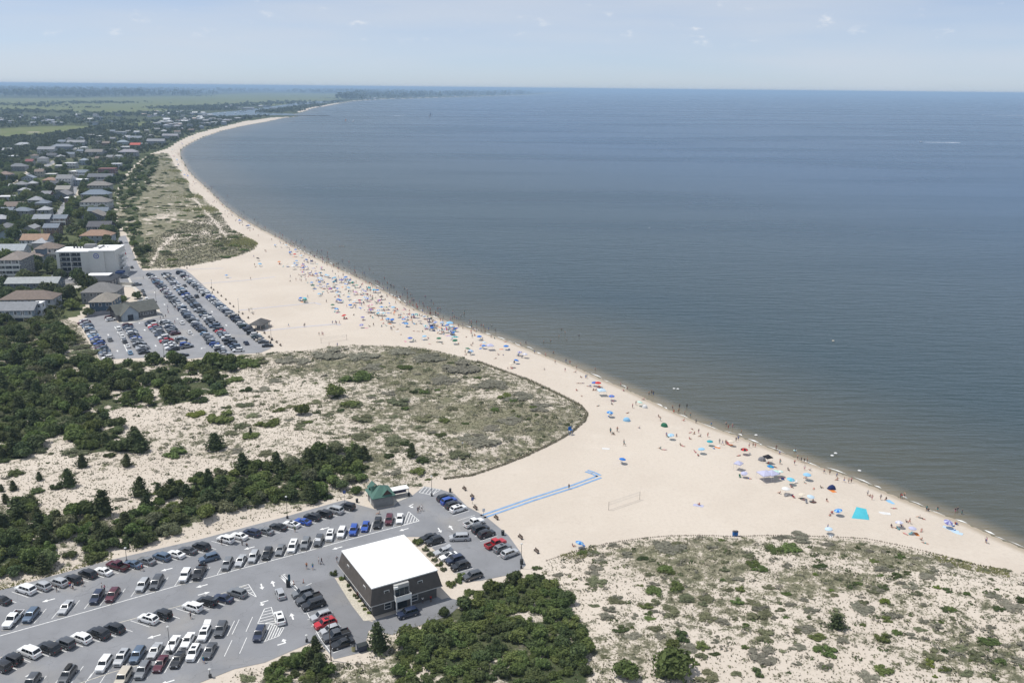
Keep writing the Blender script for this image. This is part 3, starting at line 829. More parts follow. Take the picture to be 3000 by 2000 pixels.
    # one plain body for the far car park: paint, glass-dark cabin sides and tyres in one shell
    CARM[kind] = parts
    return parts

def extra_mesh(kind, what):
    key = (kind, what)
    if key not in CARM:
        L, W, H, belt, hood, tail, a, b, c, d, zb, tp = SPEC[kind]
        m = MB(); w = W / 2
        if what == 'sunroof':
            m.box((b + c) / 2 + 0.35, 0, H + 0.004, 0.75, w * 0.9, 0.012); mm = glass_m
        elif what == 'roof_rail':
            for s in (-1, 1):
                m.box((b + c) / 2, s * w * tp * 0.86, H - 0.01, (b - c) * 0.8, 0.05, 0.06)
            mm = rim_m
        elif what == 'tailgate':                       # raised rear hatch
            m.add([(c, -w * .72, H - .02), (c, w * .72, H - .02), (c - 1.05, w * .7, H + .32), (c - 1.05, -w * .7, H + .32), (c, -w * .72, H + .05), (c, w * .72, H + .05), (c - 1.05, w * .7, H + .39), (c - 1.05, -w * .7, H + .39)],
                  [(3, 2, 1, 0), (4, 5, 6, 7), (0, 1, 5, 4), (1, 2, 6, 5), (2, 3, 7, 6), (3, 0, 4, 7)]); mm = PAINT['white']
        elif what == 'roof_box':
            m.loft([[(x, -0.4 * k, H + .06), (x, -0.4 * k, H + .06 + .3 * k), (x, 0.4 * k, H + .06 + .3 * k), (x, 0.4 * k, H + .06)] for x, k in ((0.3, .5), (0.1, 1), (-1.3, 1), (-1.6, .8))]); mm = trim_m
        elif what == 'spare_wheel':
            m.tube((-L / 2 - 0.2, 0, 0.95), (-L / 2, 0, 0.95), 0.38, 0.38, 14); mm = tyre_m
        elif what == 'sunshade':
            m.add([(a - 0.12, -w * .7, belt + .06), (a - 0.12, w * .7, belt + .06), (b + .1, w * .62, H - .1), (b + .1, -w * .62, H - .1)], [(0, 1, 2, 3)])
            m.v = [(x + 0.03, y, z + 0.03) for x, y, z in m.v]; mm = lamp_m
        CARM[key] = m.mesh(kind + '_' + what, [mm], 35)
    return CARM[key]

CAT = {'sedan': 'car', 'coupe': 'car', 'hatchback': 'car', 'suv': 'suv', 'large suv': 'suv', 'minivan': 'minivan', 'off-roader': 'off-roader', 'pickup': 'pickup truck'}
NAMEK = {'sedan': 'sedan', 'coupe': 'coupe', 'hatchback': 'hatchback', 'suv': 'suv', 'large suv': 'suv', 'minivan': 'minivan', 'off-roader': 'off_roader', 'pickup': 'pickup_truck'}
CAR_POS = []

def car(kind, colour, pos, rz, label, group, near=True, extras=(), state='parked_'):
    t = thing(state + NAMEK[kind], (pos[0], pos[1], PZ + 0.004), rz, label, CAT[kind], group)
    CAR_POS.append((pos[0], pos[1]))
    for nm, me, painted in car_template(kind):
        if not near and nm in ('grille', 'headlamp', 'tail_lamp', 'wheel', 'bed_liner') and nm != 'wheel':
            continue
        o = obj(nm, me, t)
        if painted: paint(o, PAINT[colour])
        if near and nm == 'wheel': obj('rim', RIMS[me.name], o)
    for e in extras:
        o = obj(e, extra_mesh(kind, e), t)
        if e == 'tailgate': paint(o, PAINT[colour])
    return t

def cpx(px, py):
    """Picture point of a car's middle -> its place on the asphalt."""
    p = flat(px, py, 0.75)
    return (p[0], p[1])

HA = heading((91, 1752), (35, 1733))           # rows whose noses point away to the upper side
HB = heading((142, 1779), (100, 1828))         # rows whose noses point to the viewer
HFR = heading((905, 1722), (868, 1733))        # beside the building, noses outwards
HG = heading((1410, 1680), (1357, 1696))
HH = heading((1319, 1501), (1367, 1486))
ROWS = [
 ('hedge row of the front car park', HA, [
  ('sedan', 'black', 4, 1755), ('large suv', 'white', 75, 1725), ('suv', 'silver', 123, 1714), ('suv', 'silver', 171, 1704), ('suv', 'black', 212, 1696), ('suv', 'black', 257, 1679), ('sedan', 'white', 301, 1671), ('pickup', 'maroon', 344, 1656),
  ('sedan', 'slate blue', 389, 1650), ('sedan', 'grey', 429, 1640), ('suv', 'slate blue', 474, 1629), ('sedan', 'white', 515, 1621), ('sedan', 'dark grey', 550, 1610), ('suv', 'black', 590, 1599), ('suv', 'white', 661, 1578, 'tailgate'), ('sedan', 'white', 700, 1568),
  ('suv', 'navy', 738, 1559), ('sedan', 'grey', 776, 1553), ('sedan', 'black', 815, 1541), ('coupe', 'white', 854, 1533, 'sunroof'), ('coupe', 'blue', 887, 1525), ('suv', 'black', 915, 1513, 'roof_rail'), ('suv', 'black', 949, 1504, 'roof_rail'), ('large suv', 'silver', 980, 1493, 'roof_rail'), ('off-roader', 'black', 1018, 1483)]),
 ('row above the long white line', HB, [
  ('pickup', 'white', 38, 1812), ('suv', 'slate blue', 91, 1800), ('sedan', 'silver', 193, 1776), ('suv', 'navy', 284, 1747), ('suv', 'maroon', 330, 1741), ('suv', 'silver', 418, 1712), ('minivan', 'dark grey', 459, 1704), ('off-roader', 'white', 542, 1686), ('pickup', 'black', 584, 1675),
  ('suv', 'grey', 666, 1650), ('sedan', 'silver', 705, 1640), ('suv', 'silver', 743, 1629), ('suv', 'black', 783, 1620), ('sedan', 'grey', 821, 1608), ('minivan', 'white', 858, 1599, 'sunroof'), ('suv', 'grey', 895, 1590), ('suv', 'dark grey', 934, 1582, 'sunshade'), ('suv', 'white', 967, 1567, 'sunroof'),
  ('suv', 'white', 1001, 1558), ('suv', 'blue', 1036, 1551), ('sedan', 'blue', 1070, 1540), ('suv', 'black', 1106, 1531), ('suv', 'maroon', 1140, 1521), ('sedan', 'white', 1171, 1517)]),
 ('middle row of the front car park', HA, [
  ('off-roader', 'black', 4, 1950), ('off-roader', 'black', 36, 1930, 'spare_wheel'), ('large suv', 'white', 86, 1908), ('large suv', 'black', 143, 1897), ('off-roader', 'dark grey', 191, 1883), ('suv', 'white', 238, 1867), ('large suv', 'black', 289, 1854), ('suv', 'black', 335, 1838),
  ('suv', 'white', 434, 1811, 'sunroof'), ('off-roader', 'black', 476, 1799, 'spare_wheel'), ('suv', 'white', 564, 1776, 'tailgate'), ('suv', 'black', 607, 1760, 'tailgate'), ('sedan', 'navy', 653, 1750), ('suv', 'grey', 695, 1735)]),
 ('second-lowest row of the front car park', HB, [
  ('suv', 'dark grey', 198, 1974, 'roof_box'), ('suv', 'white', 305, 1942), ('suv', 'silver', 357, 1924, 'sunroof'), ('suv', 'slate blue', 403, 1916), ('sedan', 'silver', 454, 1903), ('sedan', 'white', 507, 1882), ('sedan', 'white', 550, 1873), ('suv', 'white', 599, 1854, 'sunroof', 'tailgate'), ('suv', 'dark grey', 647, 1841)]),
 ('lowest row of the front car park', HB, [
  ('suv', 'dark grey', 92, 1996), ('large suv', 'beige', 361, 1983), ('suv', 'grey', 418, 1961, 'roof_rail'), ('sedan', 'maroon', 470, 1941), ('sedan', 'black', 520, 1929), ('suv', 'white', 567, 1910, 'sunroof'), ('sedan', 'dark grey', 614, 1903)]),
 ('row beside the building forecourt', HFR, [
  ('suv', 'grey', 886, 1734), ('pickup', 'dark grey', 904, 1752), ('large suv', 'black', 919, 1769), ('suv', 'silver', 942, 1803, 'roof_rail'), ('suv', 'red', 953, 1824, 'sunroof'), ('hatchback', 'silver', 968, 1842), ('pickup', 'dark grey', 985, 1860), ('sedan', 'black', 1003, 1882)]),
 ('row behind the flat-roofed building', HG, [
  ('sedan', 'black', 1255, 1572), ('suv', 'black', 1273, 1583), ('sedan', 'silver', 1298, 1613, 'tailgate'), ('coupe', 'white', 1314, 1627, 'sunroof'), ('suv', 'navy', 1333, 1638), ('suv', 'black', 1349, 1656), ('suv', 'dark grey', 1385, 1685)]),
 ('front car park row facing the beach', HH, [
  ('suv', 'black', 1304, 1457), ('suv', 'blue', 1315, 1466), ('suv', 'black', 1328, 1478), ('suv', 'white', 1343, 1489, 'sunroof'), ('pickup', 'white', 1389, 1530), ('suv', 'black', 1408, 1548), ('suv', 'black', 1425, 1562), ('pickup', 'red', 1452, 1591), ('suv', 'grey', 1472, 1604, 'sunroof'), ('suv', 'silver', 1494, 1619)]),
]
for rname, hd, cars in ROWS:
    pts = []
    for i, c_ in enumerate(cars):
        kind, colr, px, py = c_[:4]
        p = cpx(px, py)
        pts.append(np.array(p))
        car(kind, colr, p, hd + rnd.uniform(-0.03, 0.03), f'{colr} {kind}, {ordw(i + 1)} from left, {rname}', 'cars in the front car park', True, c_[4:])
    # painted stall lines between the cars, evenly spaced in gaps
    u = np.array([math.cos(hd), math.sin(hd)])
    def stall(q):
        strip(lot_n, 'stall_line', q - u * 2.6, q + u * 2.7, 0.12)
    n_ = np.array([-u[1], u[0]])
    for a_, b_ in zip(pts[:-1], pts[1:]):
        gap = abs((b_ - a_) @ n_)
        k = max(1, round(gap / 2.9))
        for j in range(k):
            stall(a_ + (b_ - a_) * ((j + 0.5) / k))
# extra empty stalls to the right of the lower rows
for x, y in [(690, 1826), (730, 1818), (668, 1888), (712, 1880), (676, 1830)]:
    q = np.array(cpx(x, y)); u = np.array([math.cos(HB), math.sin(HB)])
    strip(lot_n, 'stall_line', q - u * 2.6, q + u * 2.7, 0.12)
# concrete wheel stops at the head of the two rows facing the viewer
stop_m = mat('wheel_stop_concrete', (0.42, 0.40, 0.36), 0.9)
sb_ = MB(); sb_.box(0, 0, PZ, 0.16, 1.8, 0.12, top=0.8); stop_me = sb_.mesh('wheel_stop', stop_m)
k_ = 0
for rname, hd, cars in ROWS[1:2]:
    for c_ in cars:
        p = cpx(c_[2], c_[3]); off = SPEC[c_[0]][0] / 2 + 0.35
        k_ += 1
        tag(obj('wheel_stop', stop_me, None, (p[0] + math.cos(hd) * off, p[1] + math.sin(hd) * off, 0), hd), f'low concrete wheel stop, {ordw(k_)} from the left above the long white line', 'wheel stop', 'wheel stops in the front car park')
# vehicles under way or standing apart
for kind, colr, px, py, hd, lab in [
  ('suv', 'slate blue', 612, 1633, heading((630, 1629), (590, 1640)), 'slate blue suv driving along the aisle below the hedge row'),
  ('suv', 'navy', 760, 1854, HB, 'navy suv parked alone beside the lower striped zone'),
  ('suv', 'white', 819, 1808, heading((814, 1795), (828, 1836)) + math.pi, 'white suv with sunroof stopped beside the upper striped zone'),
  ('hatchback', 'silver', 821, 1736, heading((816, 1725), (828, 1752)) + math.pi, 'silver hatchback driving past the small striped island'),
  ('minivan', 'silver', 1346, 1573, heading((1370, 1578), (1320, 1580)), 'silver minivan driving between the rows behind the flat-roofed building'),
  ('suv', 'navy', 1195, 1794, heading((1225, 1790), (1170, 1806)), 'dark navy suv parked in the shade of the flat-roofed building')]:
    car(kind, colr, cpx(px, py), hd, lab, 'cars in the front car park', True, ('sunroof',) if 'sunroof' in lab else (), 'standing_' if 'parked' in lab or 'stopped' in lab else 'moving_')

# ------------------------------------------------------------------ the far car park: long packed rows
HF1, HF2 = heading((636, 1036), (672, 1034)), heading((493, 1028), (526, 1022))
FAR = [
 ('beach-edge row, far car park', (528, 797), (790, 1016), HF1, 3.05, ()),
 ('seaward half of double row, far car park', (484, 801), (697, 1025), HF1 + math.pi, 3.0, (0.23, 0.60)),
 ('landward half of double row, far car park', (440, 803), (655, 1034), HF1, 3.0, (0.40, 0.79)),
 ('short double row, landward side, far car park', (440, 944), (508, 1022), HF2 + math.pi, 2.9, ()),
 ('short double row, seaward side, far car park', (482, 941), (548, 1014), HF2, 2.9, ()),
 ('row behind white kerb, far car park', (373, 952), (424, 1030), HF2, 2.9, ()),
 ('innermost row, far car park', (245, 940), (318, 1046), HF2 + math.pi, 2.85, ())]
POOLC = ['white'] * 7 + ['silver'] * 6 + ['grey'] * 5 + ['dark grey'] * 5 + ['black'] * 8 + ['navy'] * 3 + ['slate blue'] * 4 + ['blue'] + ['red', 'maroon', 'maroon', 'beige', 'green', 'light blue']
POOLK = ['sedan'] * 7 + ['suv'] * 10 + ['large suv'] * 2 + ['hatchback'] * 3 + ['minivan'] * 2 + ['pickup', 'pickup', 'off-roader', 'coupe']
crnd = random.Random(21)
used = {}
for rname, p0, p1, hd, pitch, skips in FAR:
    a_, b_ = np.array(cpx(*p0)), np.array(cpx(*p1))
    d_ = b_ - a_; ln = np.linalg.norm(d_)
    phi = abs(math.sin(hd - math.atan2(d_[1], d_[0])))
    n = int(ln / (pitch / phi))
    cnt = 0
    for i in range(n + 1):
        t_ = i / n
        if any(abs(t_ - s) < 0.013 for s in skips) or crnd.random() < 0.02:
            continue
        cnt += 1
        kind, colr = crnd.choice(POOLK), crnd.choice(POOLC)
        q = a_ + d_ * t_
        q = q + np.array([math.cos(hd), math.sin(hd)]) * crnd.uniform(-0.3, 0.3)
        car(kind, colr, q, hd + crnd.uniform(-0.03, 0.03) + (math.pi if crnd.random() < 0.15 else 0), f'{colr} {kind}, {ordw(cnt)} from the top, {rname}', 'cars packed in the far car park', False)
fk = 0
for kind, colr, px, py, hd, lab in [
  ('pickup', 'grey', 400, 833, HF2, 'grey pickup turning off the road into the far car park'),
  ('suv', 'grey', 417, 851, FAIS, 'grey suv parked along the footpath below the hotel road'), ('sedan', 'dark grey', 422, 862, FAIS, 'dark sedan parked along the footpath below the hotel road'),
  ('suv', 'white', 429, 876, FAIS, 'white suv parked just behind the olive-roofed pavilion'), ('sedan', 'dark grey', 386, 782, FAIS, 'dark sedan driving down the hotel road'),
  ('sedan', 'dark grey', 541, 836, FAIS, 'dark sedan driving in the upper seaward aisle of the far car park'), ('suv', 'black', 576, 867, FAIS, 'black suv driving in the seaward aisle of the far car park'),
  ('sedan', 'white', 533, 944, FAIS, 'white sedan driving in the middle aisle of the far car park'), ('sedan', 'white', 555, 972, FAIS, 'second white sedan in the middle aisle of the far car park'),
  ('sedan', 'navy', 721, 1003, FAIS, 'navy sedan driving in the lower seaward aisle of the far car park'), ('suv', 'grey', 322, 993, FAIS, 'grey suv driving in the innermost aisle of the far car park'),
  ('suv', 'white', 325, 935, HF2, 'white suv parked beside the olive-roofed pavilion wall'), ('suv', 'maroon', 322, 930, HF2, 'maroon suv parked against the grey wall by the pavilion'),
  ('suv', 'white', 522, 1045, HF2, 'white suv at the bottom edge of the far car park behind the trees'), ('sedan', 'black', 536, 1039, HF2, 'black sedan at the bottom edge of the far car park'),
  ('minivan', 'white', 347, 962, FAIS, 'white minivan, top of the short line by the white kerb'), ('sedan', 'white', 354, 977, FAIS, 'white sedan, second in the short line by the white kerb'), ('sedan', 'white', 359, 985, FAIS, 'white sedan, third in the short line by the white kerb'),
  ('suv', 'dark grey', 365, 999, FAIS, 'dark suv, fourth in the short line by the white kerb'), ('sedan', 'white', 374, 1012, FAIS, 'white sedan, fifth in the short line by the white kerb'), ('sedan', 'light blue', 381, 1031, FAIS, 'light blue sedan, last in the short line by the white kerb'),
  ('large suv', 'black', 354, 710, FAIS, 'black suv at the top of the hotel road'), ('suv', 'white', 358, 721, FAIS, 'white suv, second down the hotel road kerb'), ('sedan', 'silver', 361, 729, FAIS, 'silver sedan, third down the hotel road kerb'), ('sedan', 'red', 364, 741, FAIS, 'red sedan parked on the hotel road'),
  ('sedan', 'white', 369, 753, FAIS, 'white sedan lowest of those parked on the hotel road'), ('sedan', 'white', 368, 708, FAIS, 'white sedan across the road from the black suv'),
  ('sedan', 'white', 208, 815, HF2 + 1.0, 'white sedan in the yard below the hotel balconies'), ('sedan', 'black', 226, 817, HF2 + 1.2, 'black sedan in the yard below the hotel balconies'), ('sedan', 'white', 334, 819, HF2, 'white sedan at the corner of the hotel yard'),
  ('suv', 'silver', 361, 806, HF2, 'silver suv beside the hotel blue awning'), ('suv', 'dark grey', 365, 811, HF2, 'dark suv beside the hotel blue awning'), ('sedan', 'black', 172, 818, HF2 + 1.2, 'black sedan under the hotel corner')]:
    car(kind, colr, cpx(px, py), hd, lab, 'cars about the far car park and hotel', False, (), 'moving_' if 'driv' in lab or 'turning' in lab else 'standing_')
# ------------------------------------------------------------------ buildings
win_glass = mat('window_glass', (0.03, 0.04, 0.05), 0.08, spec=0.6, var=0.0)
frame_m = mat('window_frame_white', (0.72, 0.72, 0.70), 0.6)
WALLC = {}
def wallm(c, kind='siding'):
    """Clapboard siding / plaster in a colour: procedural board courses."""
    key = (tuple(c), kind)
    if key in WALLC: return WALLC[key]
    m = bpy.data.materials.new('wall_' + kind); m.use_nodes = True
    t = m.node_tree; n = t.nodes; L = t.links.new
    p = n['Principled BSDF']; p.inputs['Roughness'].default_value = 0.85; p.inputs['Specular IOR Level'].default_value = 0.2
    g = n.new('ShaderNodeNewGeometry'); sp = n.new('ShaderNodeSeparateXYZ'); L(g.outputs['Position'], sp.inputs[0])
    nz = n.new('ShaderNodeTexNoise'); nz.inputs['Scale'].default_value = 0.9; nz.inputs['Detail'].default_value = 5; L(g.outputs['Position'], nz.inputs['Vector'])
    pitch = {'siding': 0.18, 'shingle': 0.28, 'plaster': 9.0, 'roof': 0.3}[kind]
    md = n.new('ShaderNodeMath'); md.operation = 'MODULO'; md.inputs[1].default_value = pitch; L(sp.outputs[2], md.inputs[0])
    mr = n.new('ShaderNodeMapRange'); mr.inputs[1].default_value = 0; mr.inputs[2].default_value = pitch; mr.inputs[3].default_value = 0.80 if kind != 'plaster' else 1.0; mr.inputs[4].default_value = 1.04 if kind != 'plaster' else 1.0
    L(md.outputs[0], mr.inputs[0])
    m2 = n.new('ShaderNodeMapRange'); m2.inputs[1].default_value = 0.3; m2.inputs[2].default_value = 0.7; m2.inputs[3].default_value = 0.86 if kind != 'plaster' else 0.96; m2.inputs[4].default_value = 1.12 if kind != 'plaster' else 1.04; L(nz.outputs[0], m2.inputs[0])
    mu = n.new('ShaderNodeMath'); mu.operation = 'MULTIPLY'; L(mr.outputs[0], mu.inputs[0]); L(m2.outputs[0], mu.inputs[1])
    h = n.new('ShaderNodeHueSaturation'); h.inputs['Color'].default_value = (*c, 1); L(mu.outputs[0], h.inputs['Value']); L(h.outputs[0], p.inputs['Base Color'])
    WALLC[key] = m
    return m

def window_mesh(w, h):
    """Framed window, face at y=0 looking to -y, centre of its sill at origin."""
    key = ('win', round(w, 2), round(h, 2))
    if key not in CARM:
        m = MB(); f = 0.09
        for s in (-1, 1): m.box(s * (w / 2 + f / 2), -0.02, -f, f, 0.12, h + 2 * f)
        m.box(0, -0.02, h, w, 0.12, f); m.box(0, -0.04, -f, w + 0.1, 0.18, f); m.box(0, -0.02, h / 2 - 0.03, w, 0.09, 0.06)
        pm_ = MB(); pm_.box(0, 0.0, 0, w, 0.06, h)
        CARM[key] = (m.mesh('window', frame_m), pm_.mesh('pane', win_glass))
    return CARM[key]

def window(parent, x, y, z, w, h, rz=0.0, tilt=0.0):
    fm_, pm_ = window_mesh(w, h)
    o = obj('window', fm_, parent, (x, y, z), rz)
    obj('pane', pm_, o)
    if tilt: o.rotation_euler = (tilt, 0, rz)
    return o

def roof_mesh(kind, w, d, h, ov, m, ridge='x'):
    """Roof over a w x d rectangle centred on the origin, eave at z=0."""
    mb = MB(); a, b = w / 2 + ov, d / 2 + ov
    if kind == 'hip':
        r = max(a - b, 0.0) if a >= b else 0.0; s = max(b - a, 0.0)
        vs = [(-a, -b, 0), (a, -b, 0), (a, b, 0), (-a, b, 0), (-r, -s, h), (r, s, h)] if a >= b else [(-a, -b, 0), (a, -b, 0), (a, b, 0), (-a, b, 0), (0, -s, h), (0, s, h)]
        if a >= b: fs = [(0, 1, 5, 4), (1, 2, 5), (2, 3, 4, 5), (3, 0, 4)]
        else: fs = [(0, 1, 4), (1, 2, 5, 4), (2, 3, 5), (3, 0, 4, 5)]
        mb.add(vs + [(x, y, -0.18) for x, y, z in vs[:4]], fs + [(0, 1, 7, 6), (1, 2, 8, 7), (2, 3, 9, 8), (3, 0, 6, 9), (9, 8, 7, 6)])
    elif kind == 'gable':
        if ridge == 'x': pr = [(-a, -b, 0), (-a, b, 0), (-a, 0, h)]; q = [(a, -b, 0), (a, b, 0), (a, 0, h)]
        else: pr = [(-a, -b, 0), (a, -b, 0), (0, -b, h)]; q = [(-a, b, 0), (a, b, 0), (0, b, h)]
        t = 0.18
        vs = pr + q + [(x, y, z - t) for x, y, z in pr + q]
        mb.add(vs, [(0, 3, 5, 2), (4, 1, 2, 5), (6, 9, 11, 8)[::-1], (10, 7, 8, 11)[::-1], (0, 2, 8, 6), (2, 1, 7, 8), (3, 5, 11, 9), (5, 4, 10, 11), (0, 3, 9, 6), (1, 4, 10, 7)])
    elif kind == 'flat':
        mb.box(0, 0, 0, 2 * a, 2 * b, 0.25); mb.box(0, 0, 0.25, 2 * a - 0.5, 2 * b - 0.5, 0.02)
    elif kind == 'flattop':
        k = 0.62
        vs = [(-a, -b, 0), (a, -b, 0), (a, b, 0), (-a, b, 0), (-a * k, -b * k, h), (a * k, -b * k, h), (a * k, b * k, h), (-a * k, b * k, h)]
        mb.add(vs, [(0, 1, 5, 4), (1, 2, 6, 5), (2, 3, 7, 6), (3, 0, 4, 7), (4, 5, 6, 7), (3, 2, 1, 0)])
    return mb.mesh('roof', m)

door_m = mat('painted_door', (0.10, 0.11, 0.13), 0.5)
HOUSE_POS = []

def house(cx, base, wpx, depth, h, roof, wc, rc, label, storeys=2, rot=None, name='house', rh=None, ridge='x', porch=False, wins=True, chimney=False, cat='house', group='houses of the seaside town', wallkind='siding', dist_part=True):
    pl, pr = flat(cx - wpx / 2, base), flat(cx + wpx / 2, base)
    mid = flat(cx, base)
    w = np.linalg.norm(pr[:2] - pl[:2])
    rz = TOWN_ROT if rot is None else rot
    back = np.array([-math.sin(rz), math.cos(rz)])
    c = mid[:2] + back * depth / 2
    HOUSE_POS.append((c[0], c[1], max(w, depth) * 0.62))
    t = thing(name, (c[0], c[1], 0.02), rz, label, cat, group)
    m = MB(); m.box(0, 0, 0, w, depth, h)
    rh_ = rh if rh is not None else (min(w, depth) * 0.28 if roof in ('hip', 'gable') else 2.2)
    if roof == 'gable':
        if ridge == 'x':
            for s in (-1, 1): m.add([(s * w / 2, -depth / 2, h), (s * w / 2, depth / 2, h), (s * w / 2, 0, h + rh_ * 0.97)], [(0, 1, 2)])
        else:
            for s in (-1, 1): m.add([(-w / 2, s * depth / 2, h), (w / 2, s * depth / 2, h), (0, s * depth / 2, h + rh_ * 0.97)], [(0, 1, 2)])
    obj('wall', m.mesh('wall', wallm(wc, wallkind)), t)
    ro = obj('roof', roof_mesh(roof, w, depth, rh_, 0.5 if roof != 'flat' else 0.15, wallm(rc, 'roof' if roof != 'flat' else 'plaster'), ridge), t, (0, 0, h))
    if chimney:
        cm = MB(); cm.box(w * 0.2, 0, rh_ * 0.4, 0.8, 0.8, rh_ * 0.9); obj('chimney', cm.mesh('chimney', wallm((0.30, 0.16, 0.12), 'plaster')), ro)
    if wins:
        sh = h / storeys
        nf = max(2, min(8, int(w / 3.0))); ns = max(1, min(5, int(depth / 3.6)))
        for k in range(storeys):
            z = k * sh + sh * 0.34; hh = sh * 0.46
            for i in range(nf):
                x = -w / 2 + w * (i + 0.5) / nf
                if k == 0 and i == nf // 2: continue
                window(t, x, -depth / 2 - 0.03, z, min(1.3, w / nf * 0.5), hh)
            for i in range(ns):
                window(t, w / 2 + 0.03, -depth / 2 + depth * (i + 0.5) / ns, z, 1.1, hh, R(90))
        dm = MB(); dm.box(-w / 2 + w * (nf // 2 + 0.5) / nf, -depth / 2 - 0.03, 0, 1.1, 0.1, min(2.2, sh * 0.8)); obj('door', dm.mesh('door', door_m), t)
    if porch:
        pm = MB(); sh = h / storeys
        for k in range(1, storeys):
            pm.box(0, -depth / 2 - 1.0, k * sh - 0.15, w, 2.0, 0.18)
            pm.box(0, -depth / 2 - 1.95, k * sh + 0.03, w, 0.06, 0.95)
        n = max(3, int(w / 3.5))
        obj('balcony', pm.mesh('balcony', frame_m), t)
        for i in range(n + 1):
            qm = MB(); qm.box(-w / 2 + w * i / n * 0.98 + 0.1, -depth / 2 - 1.9, 0, 0.2, 0.2, h); obj('post', qm.mesh('post', frame_m), t)
    return t

TOWN_ROT = heading((172, 811), (345, 809))

# ---- the flat white-roofed building beside the front car park (mansard upper storey)
NC = flat(1090, 1723, 6.8)[:2]; RC = flat(1280, 1669, 6.8)[:2]; LC = flat(996, 1615, 6.8)[:2]
u_ = RC - NC; bw = np.linalg.norm(u_) * 1.0; brot = math.atan2(u_[1], u_[0]); bd = np.linalg.norm(LC - NC)
shg = wallm((0.118, 0.104, 0.092), 'shingle'); sid = wallm((0.125, 0.120, 0.114), 'siding')
bld = thing('beach_house', (NC[0], NC[1], 0.0), brot, 'two-storey building with a flat white roof and dark shingled mansard', 'building')
m = MB(); m.box(bw / 2, bd / 2, 0, bw - 0.2, bd - 0.2, 3.1); obj('wall', m.mesh('wall', sid), bld)
m = MB(); z0, z1, o_ = 3.1, 6.75, 0.85
m.add([(-o_, -o_, z0), (bw + o_, -o_, z0), (bw + o_, bd + o_, z0), (-o_, bd + o_, z0), (0, 0, z1), (bw, 0, z1), (bw, bd, z1), (0, bd, z1)], [(0, 1, 5, 4), (1, 2, 6, 5), (2, 3, 7, 6), (3, 0, 4, 7), (3, 2, 1, 0)])
obj('mansard', m.mesh('mansard', shg), bld)
m = MB()
for a, b, c, d in ((bw / 2, -o_ - .02, bw + 2 * o_ + .1, .1), (bw / 2, bd + o_ + .02, bw + 2 * o_ + .1, .1), (-o_ - .02, bd / 2, .1, bd + 2 * o_), (bw + o_ + .02, bd / 2, .1, bd + 2 * o_)): m.box(a, b, 2.98, c, d, 0.16)
obj('eave_trim', m.mesh('eave_trim', mat('grey_trim', (0.48, 0.47, 0.45), 0.6)), bld)
roof_w = mat('white_roof_membrane', (0.84, 0.84, 0.835), 0.75, var=0.06, scale=0.5)
m = MB(); m.box(bw / 2, bd / 2, 6.72, bw + 0.3, bd + 0.3, 0.16); rf = obj('roof', m.mesh('roof', roof_w), bld)
m = MB()
for a, b, c, d in ((bw / 2, -.12, bw + .34, .08), (bw / 2, bd + .12, bw + .34, .08), (-.12, bd / 2, .08, bd + .2), (bw + .12, bd / 2, .08, bd + .2)): m.box(a, b, 6.66, c, d, 0.24)
obj('roof_edge', m.mesh('roof_edge', frame_m), rf)
tl = math.atan2(o_, z1 - z0)
for x in (3.1, bw - 4.2):                                   # front mansard windows (dormer boxes)
    m = MB(); m.box(0, 0.35, -0.1, 1.5, 1.1, 1.7); dbx = obj('dormer', m.mesh('dormer', shg), bld, (x, -o_ + 0.75, 4.15)); window(dbx, 0, -0.22, 0.1, 1.0, 1.3)
for y in (3.6, bd - 4.6):
    m = MB(); m.box(0, 0.35, -0.1, 1.5, 1.1, 1.7); dbx = obj('dormer', m.mesh('dormer', shg), bld, (-o_ + 0.75, y, 4.15), R(-90)); window(dbx, 0, -0.22, 0.1, 1.0, 1.3)
for x in (3.4, bw - 5.4): window(bld, x, 0.07, 1.0, 1.4, 1.3)
for y in (1.6, 4.0, 7.6, 10.2, bd - 2.4): window(bld, 0.07, y, 1.0, 1.2, 1.3, R(-90))
dm = MB(); dm.box(0, 0, 0, 0.1, 1.1, 2.1); obj('door', dm.mesh('door', mat('red_brown_door', (0.14, 0.035, 0.03), 0.5)), bld, (0.06, 9.0, 0.1))
bx_, bwid = 6.35, 3.6                                          # balcony bay with glazed door and porch below
m = MB(); m.box(bx_, -0.6, 3.0, bwid, 2.6, 0.22); obj('balcony_deck', m.mesh('balcony_deck', frame_m), bld)
for a, b, c, d in ((bx_, -1.88, bwid, .08), (bx_ - bwid / 2 + .04, -0.7, .08, 2.3), (bx_ + bwid / 2 - .04, -0.7, .08, 2.3)):
    m = MB(); m.box(a, b, 3.22, c, d, 1.05); obj('railing', m.mesh('railing', frame_m), bld)
m = MB(); m.box(bx_, 0.2, 3.25, bwid - 0.2, 2.2, 3.2); by = obj('bay', m.mesh('bay', mat('bay_pale_wall', (0.42, 0.42, 0.40), 0.7)), bld)
for i in (-1, 0, 1):
    m = MB(); m.box(bx_ + i * 1.05, -0.93, 3.35, 0.95, 0.08, 2.2); obj('pane', m.mesh('pane', win_glass), by)
m = MB(); m.box(bx_ - 1.4, -1.0, 5.7, 0.9, 0.5, 0.5); obj('air_conditioner', m.mesh('air_conditioner', frame_m), bld)
for i in (-1, 1):
    m = MB(); m.box(bx_ + i * (bwid / 2 - .12), -1.78, 0, 0.22, 0.22, 3.0); obj('post', m.mesh('post', frame_m), bld)
m = MB(); m.box(bx_, 0.06, 0.15, bwid - 0.7, 0.12, 2.6); obj('glazed_door', m.mesh('glazed_door', win_glass), bld)
for i in (-1, 1):
    m = MB(); m.box(bx_ + i * 0.95, -1.78, 0.1, 1.3, 0.06, 0.95); obj('porch_railing', m.mesh('porch_railing', frame_m), bld)
m = MB()
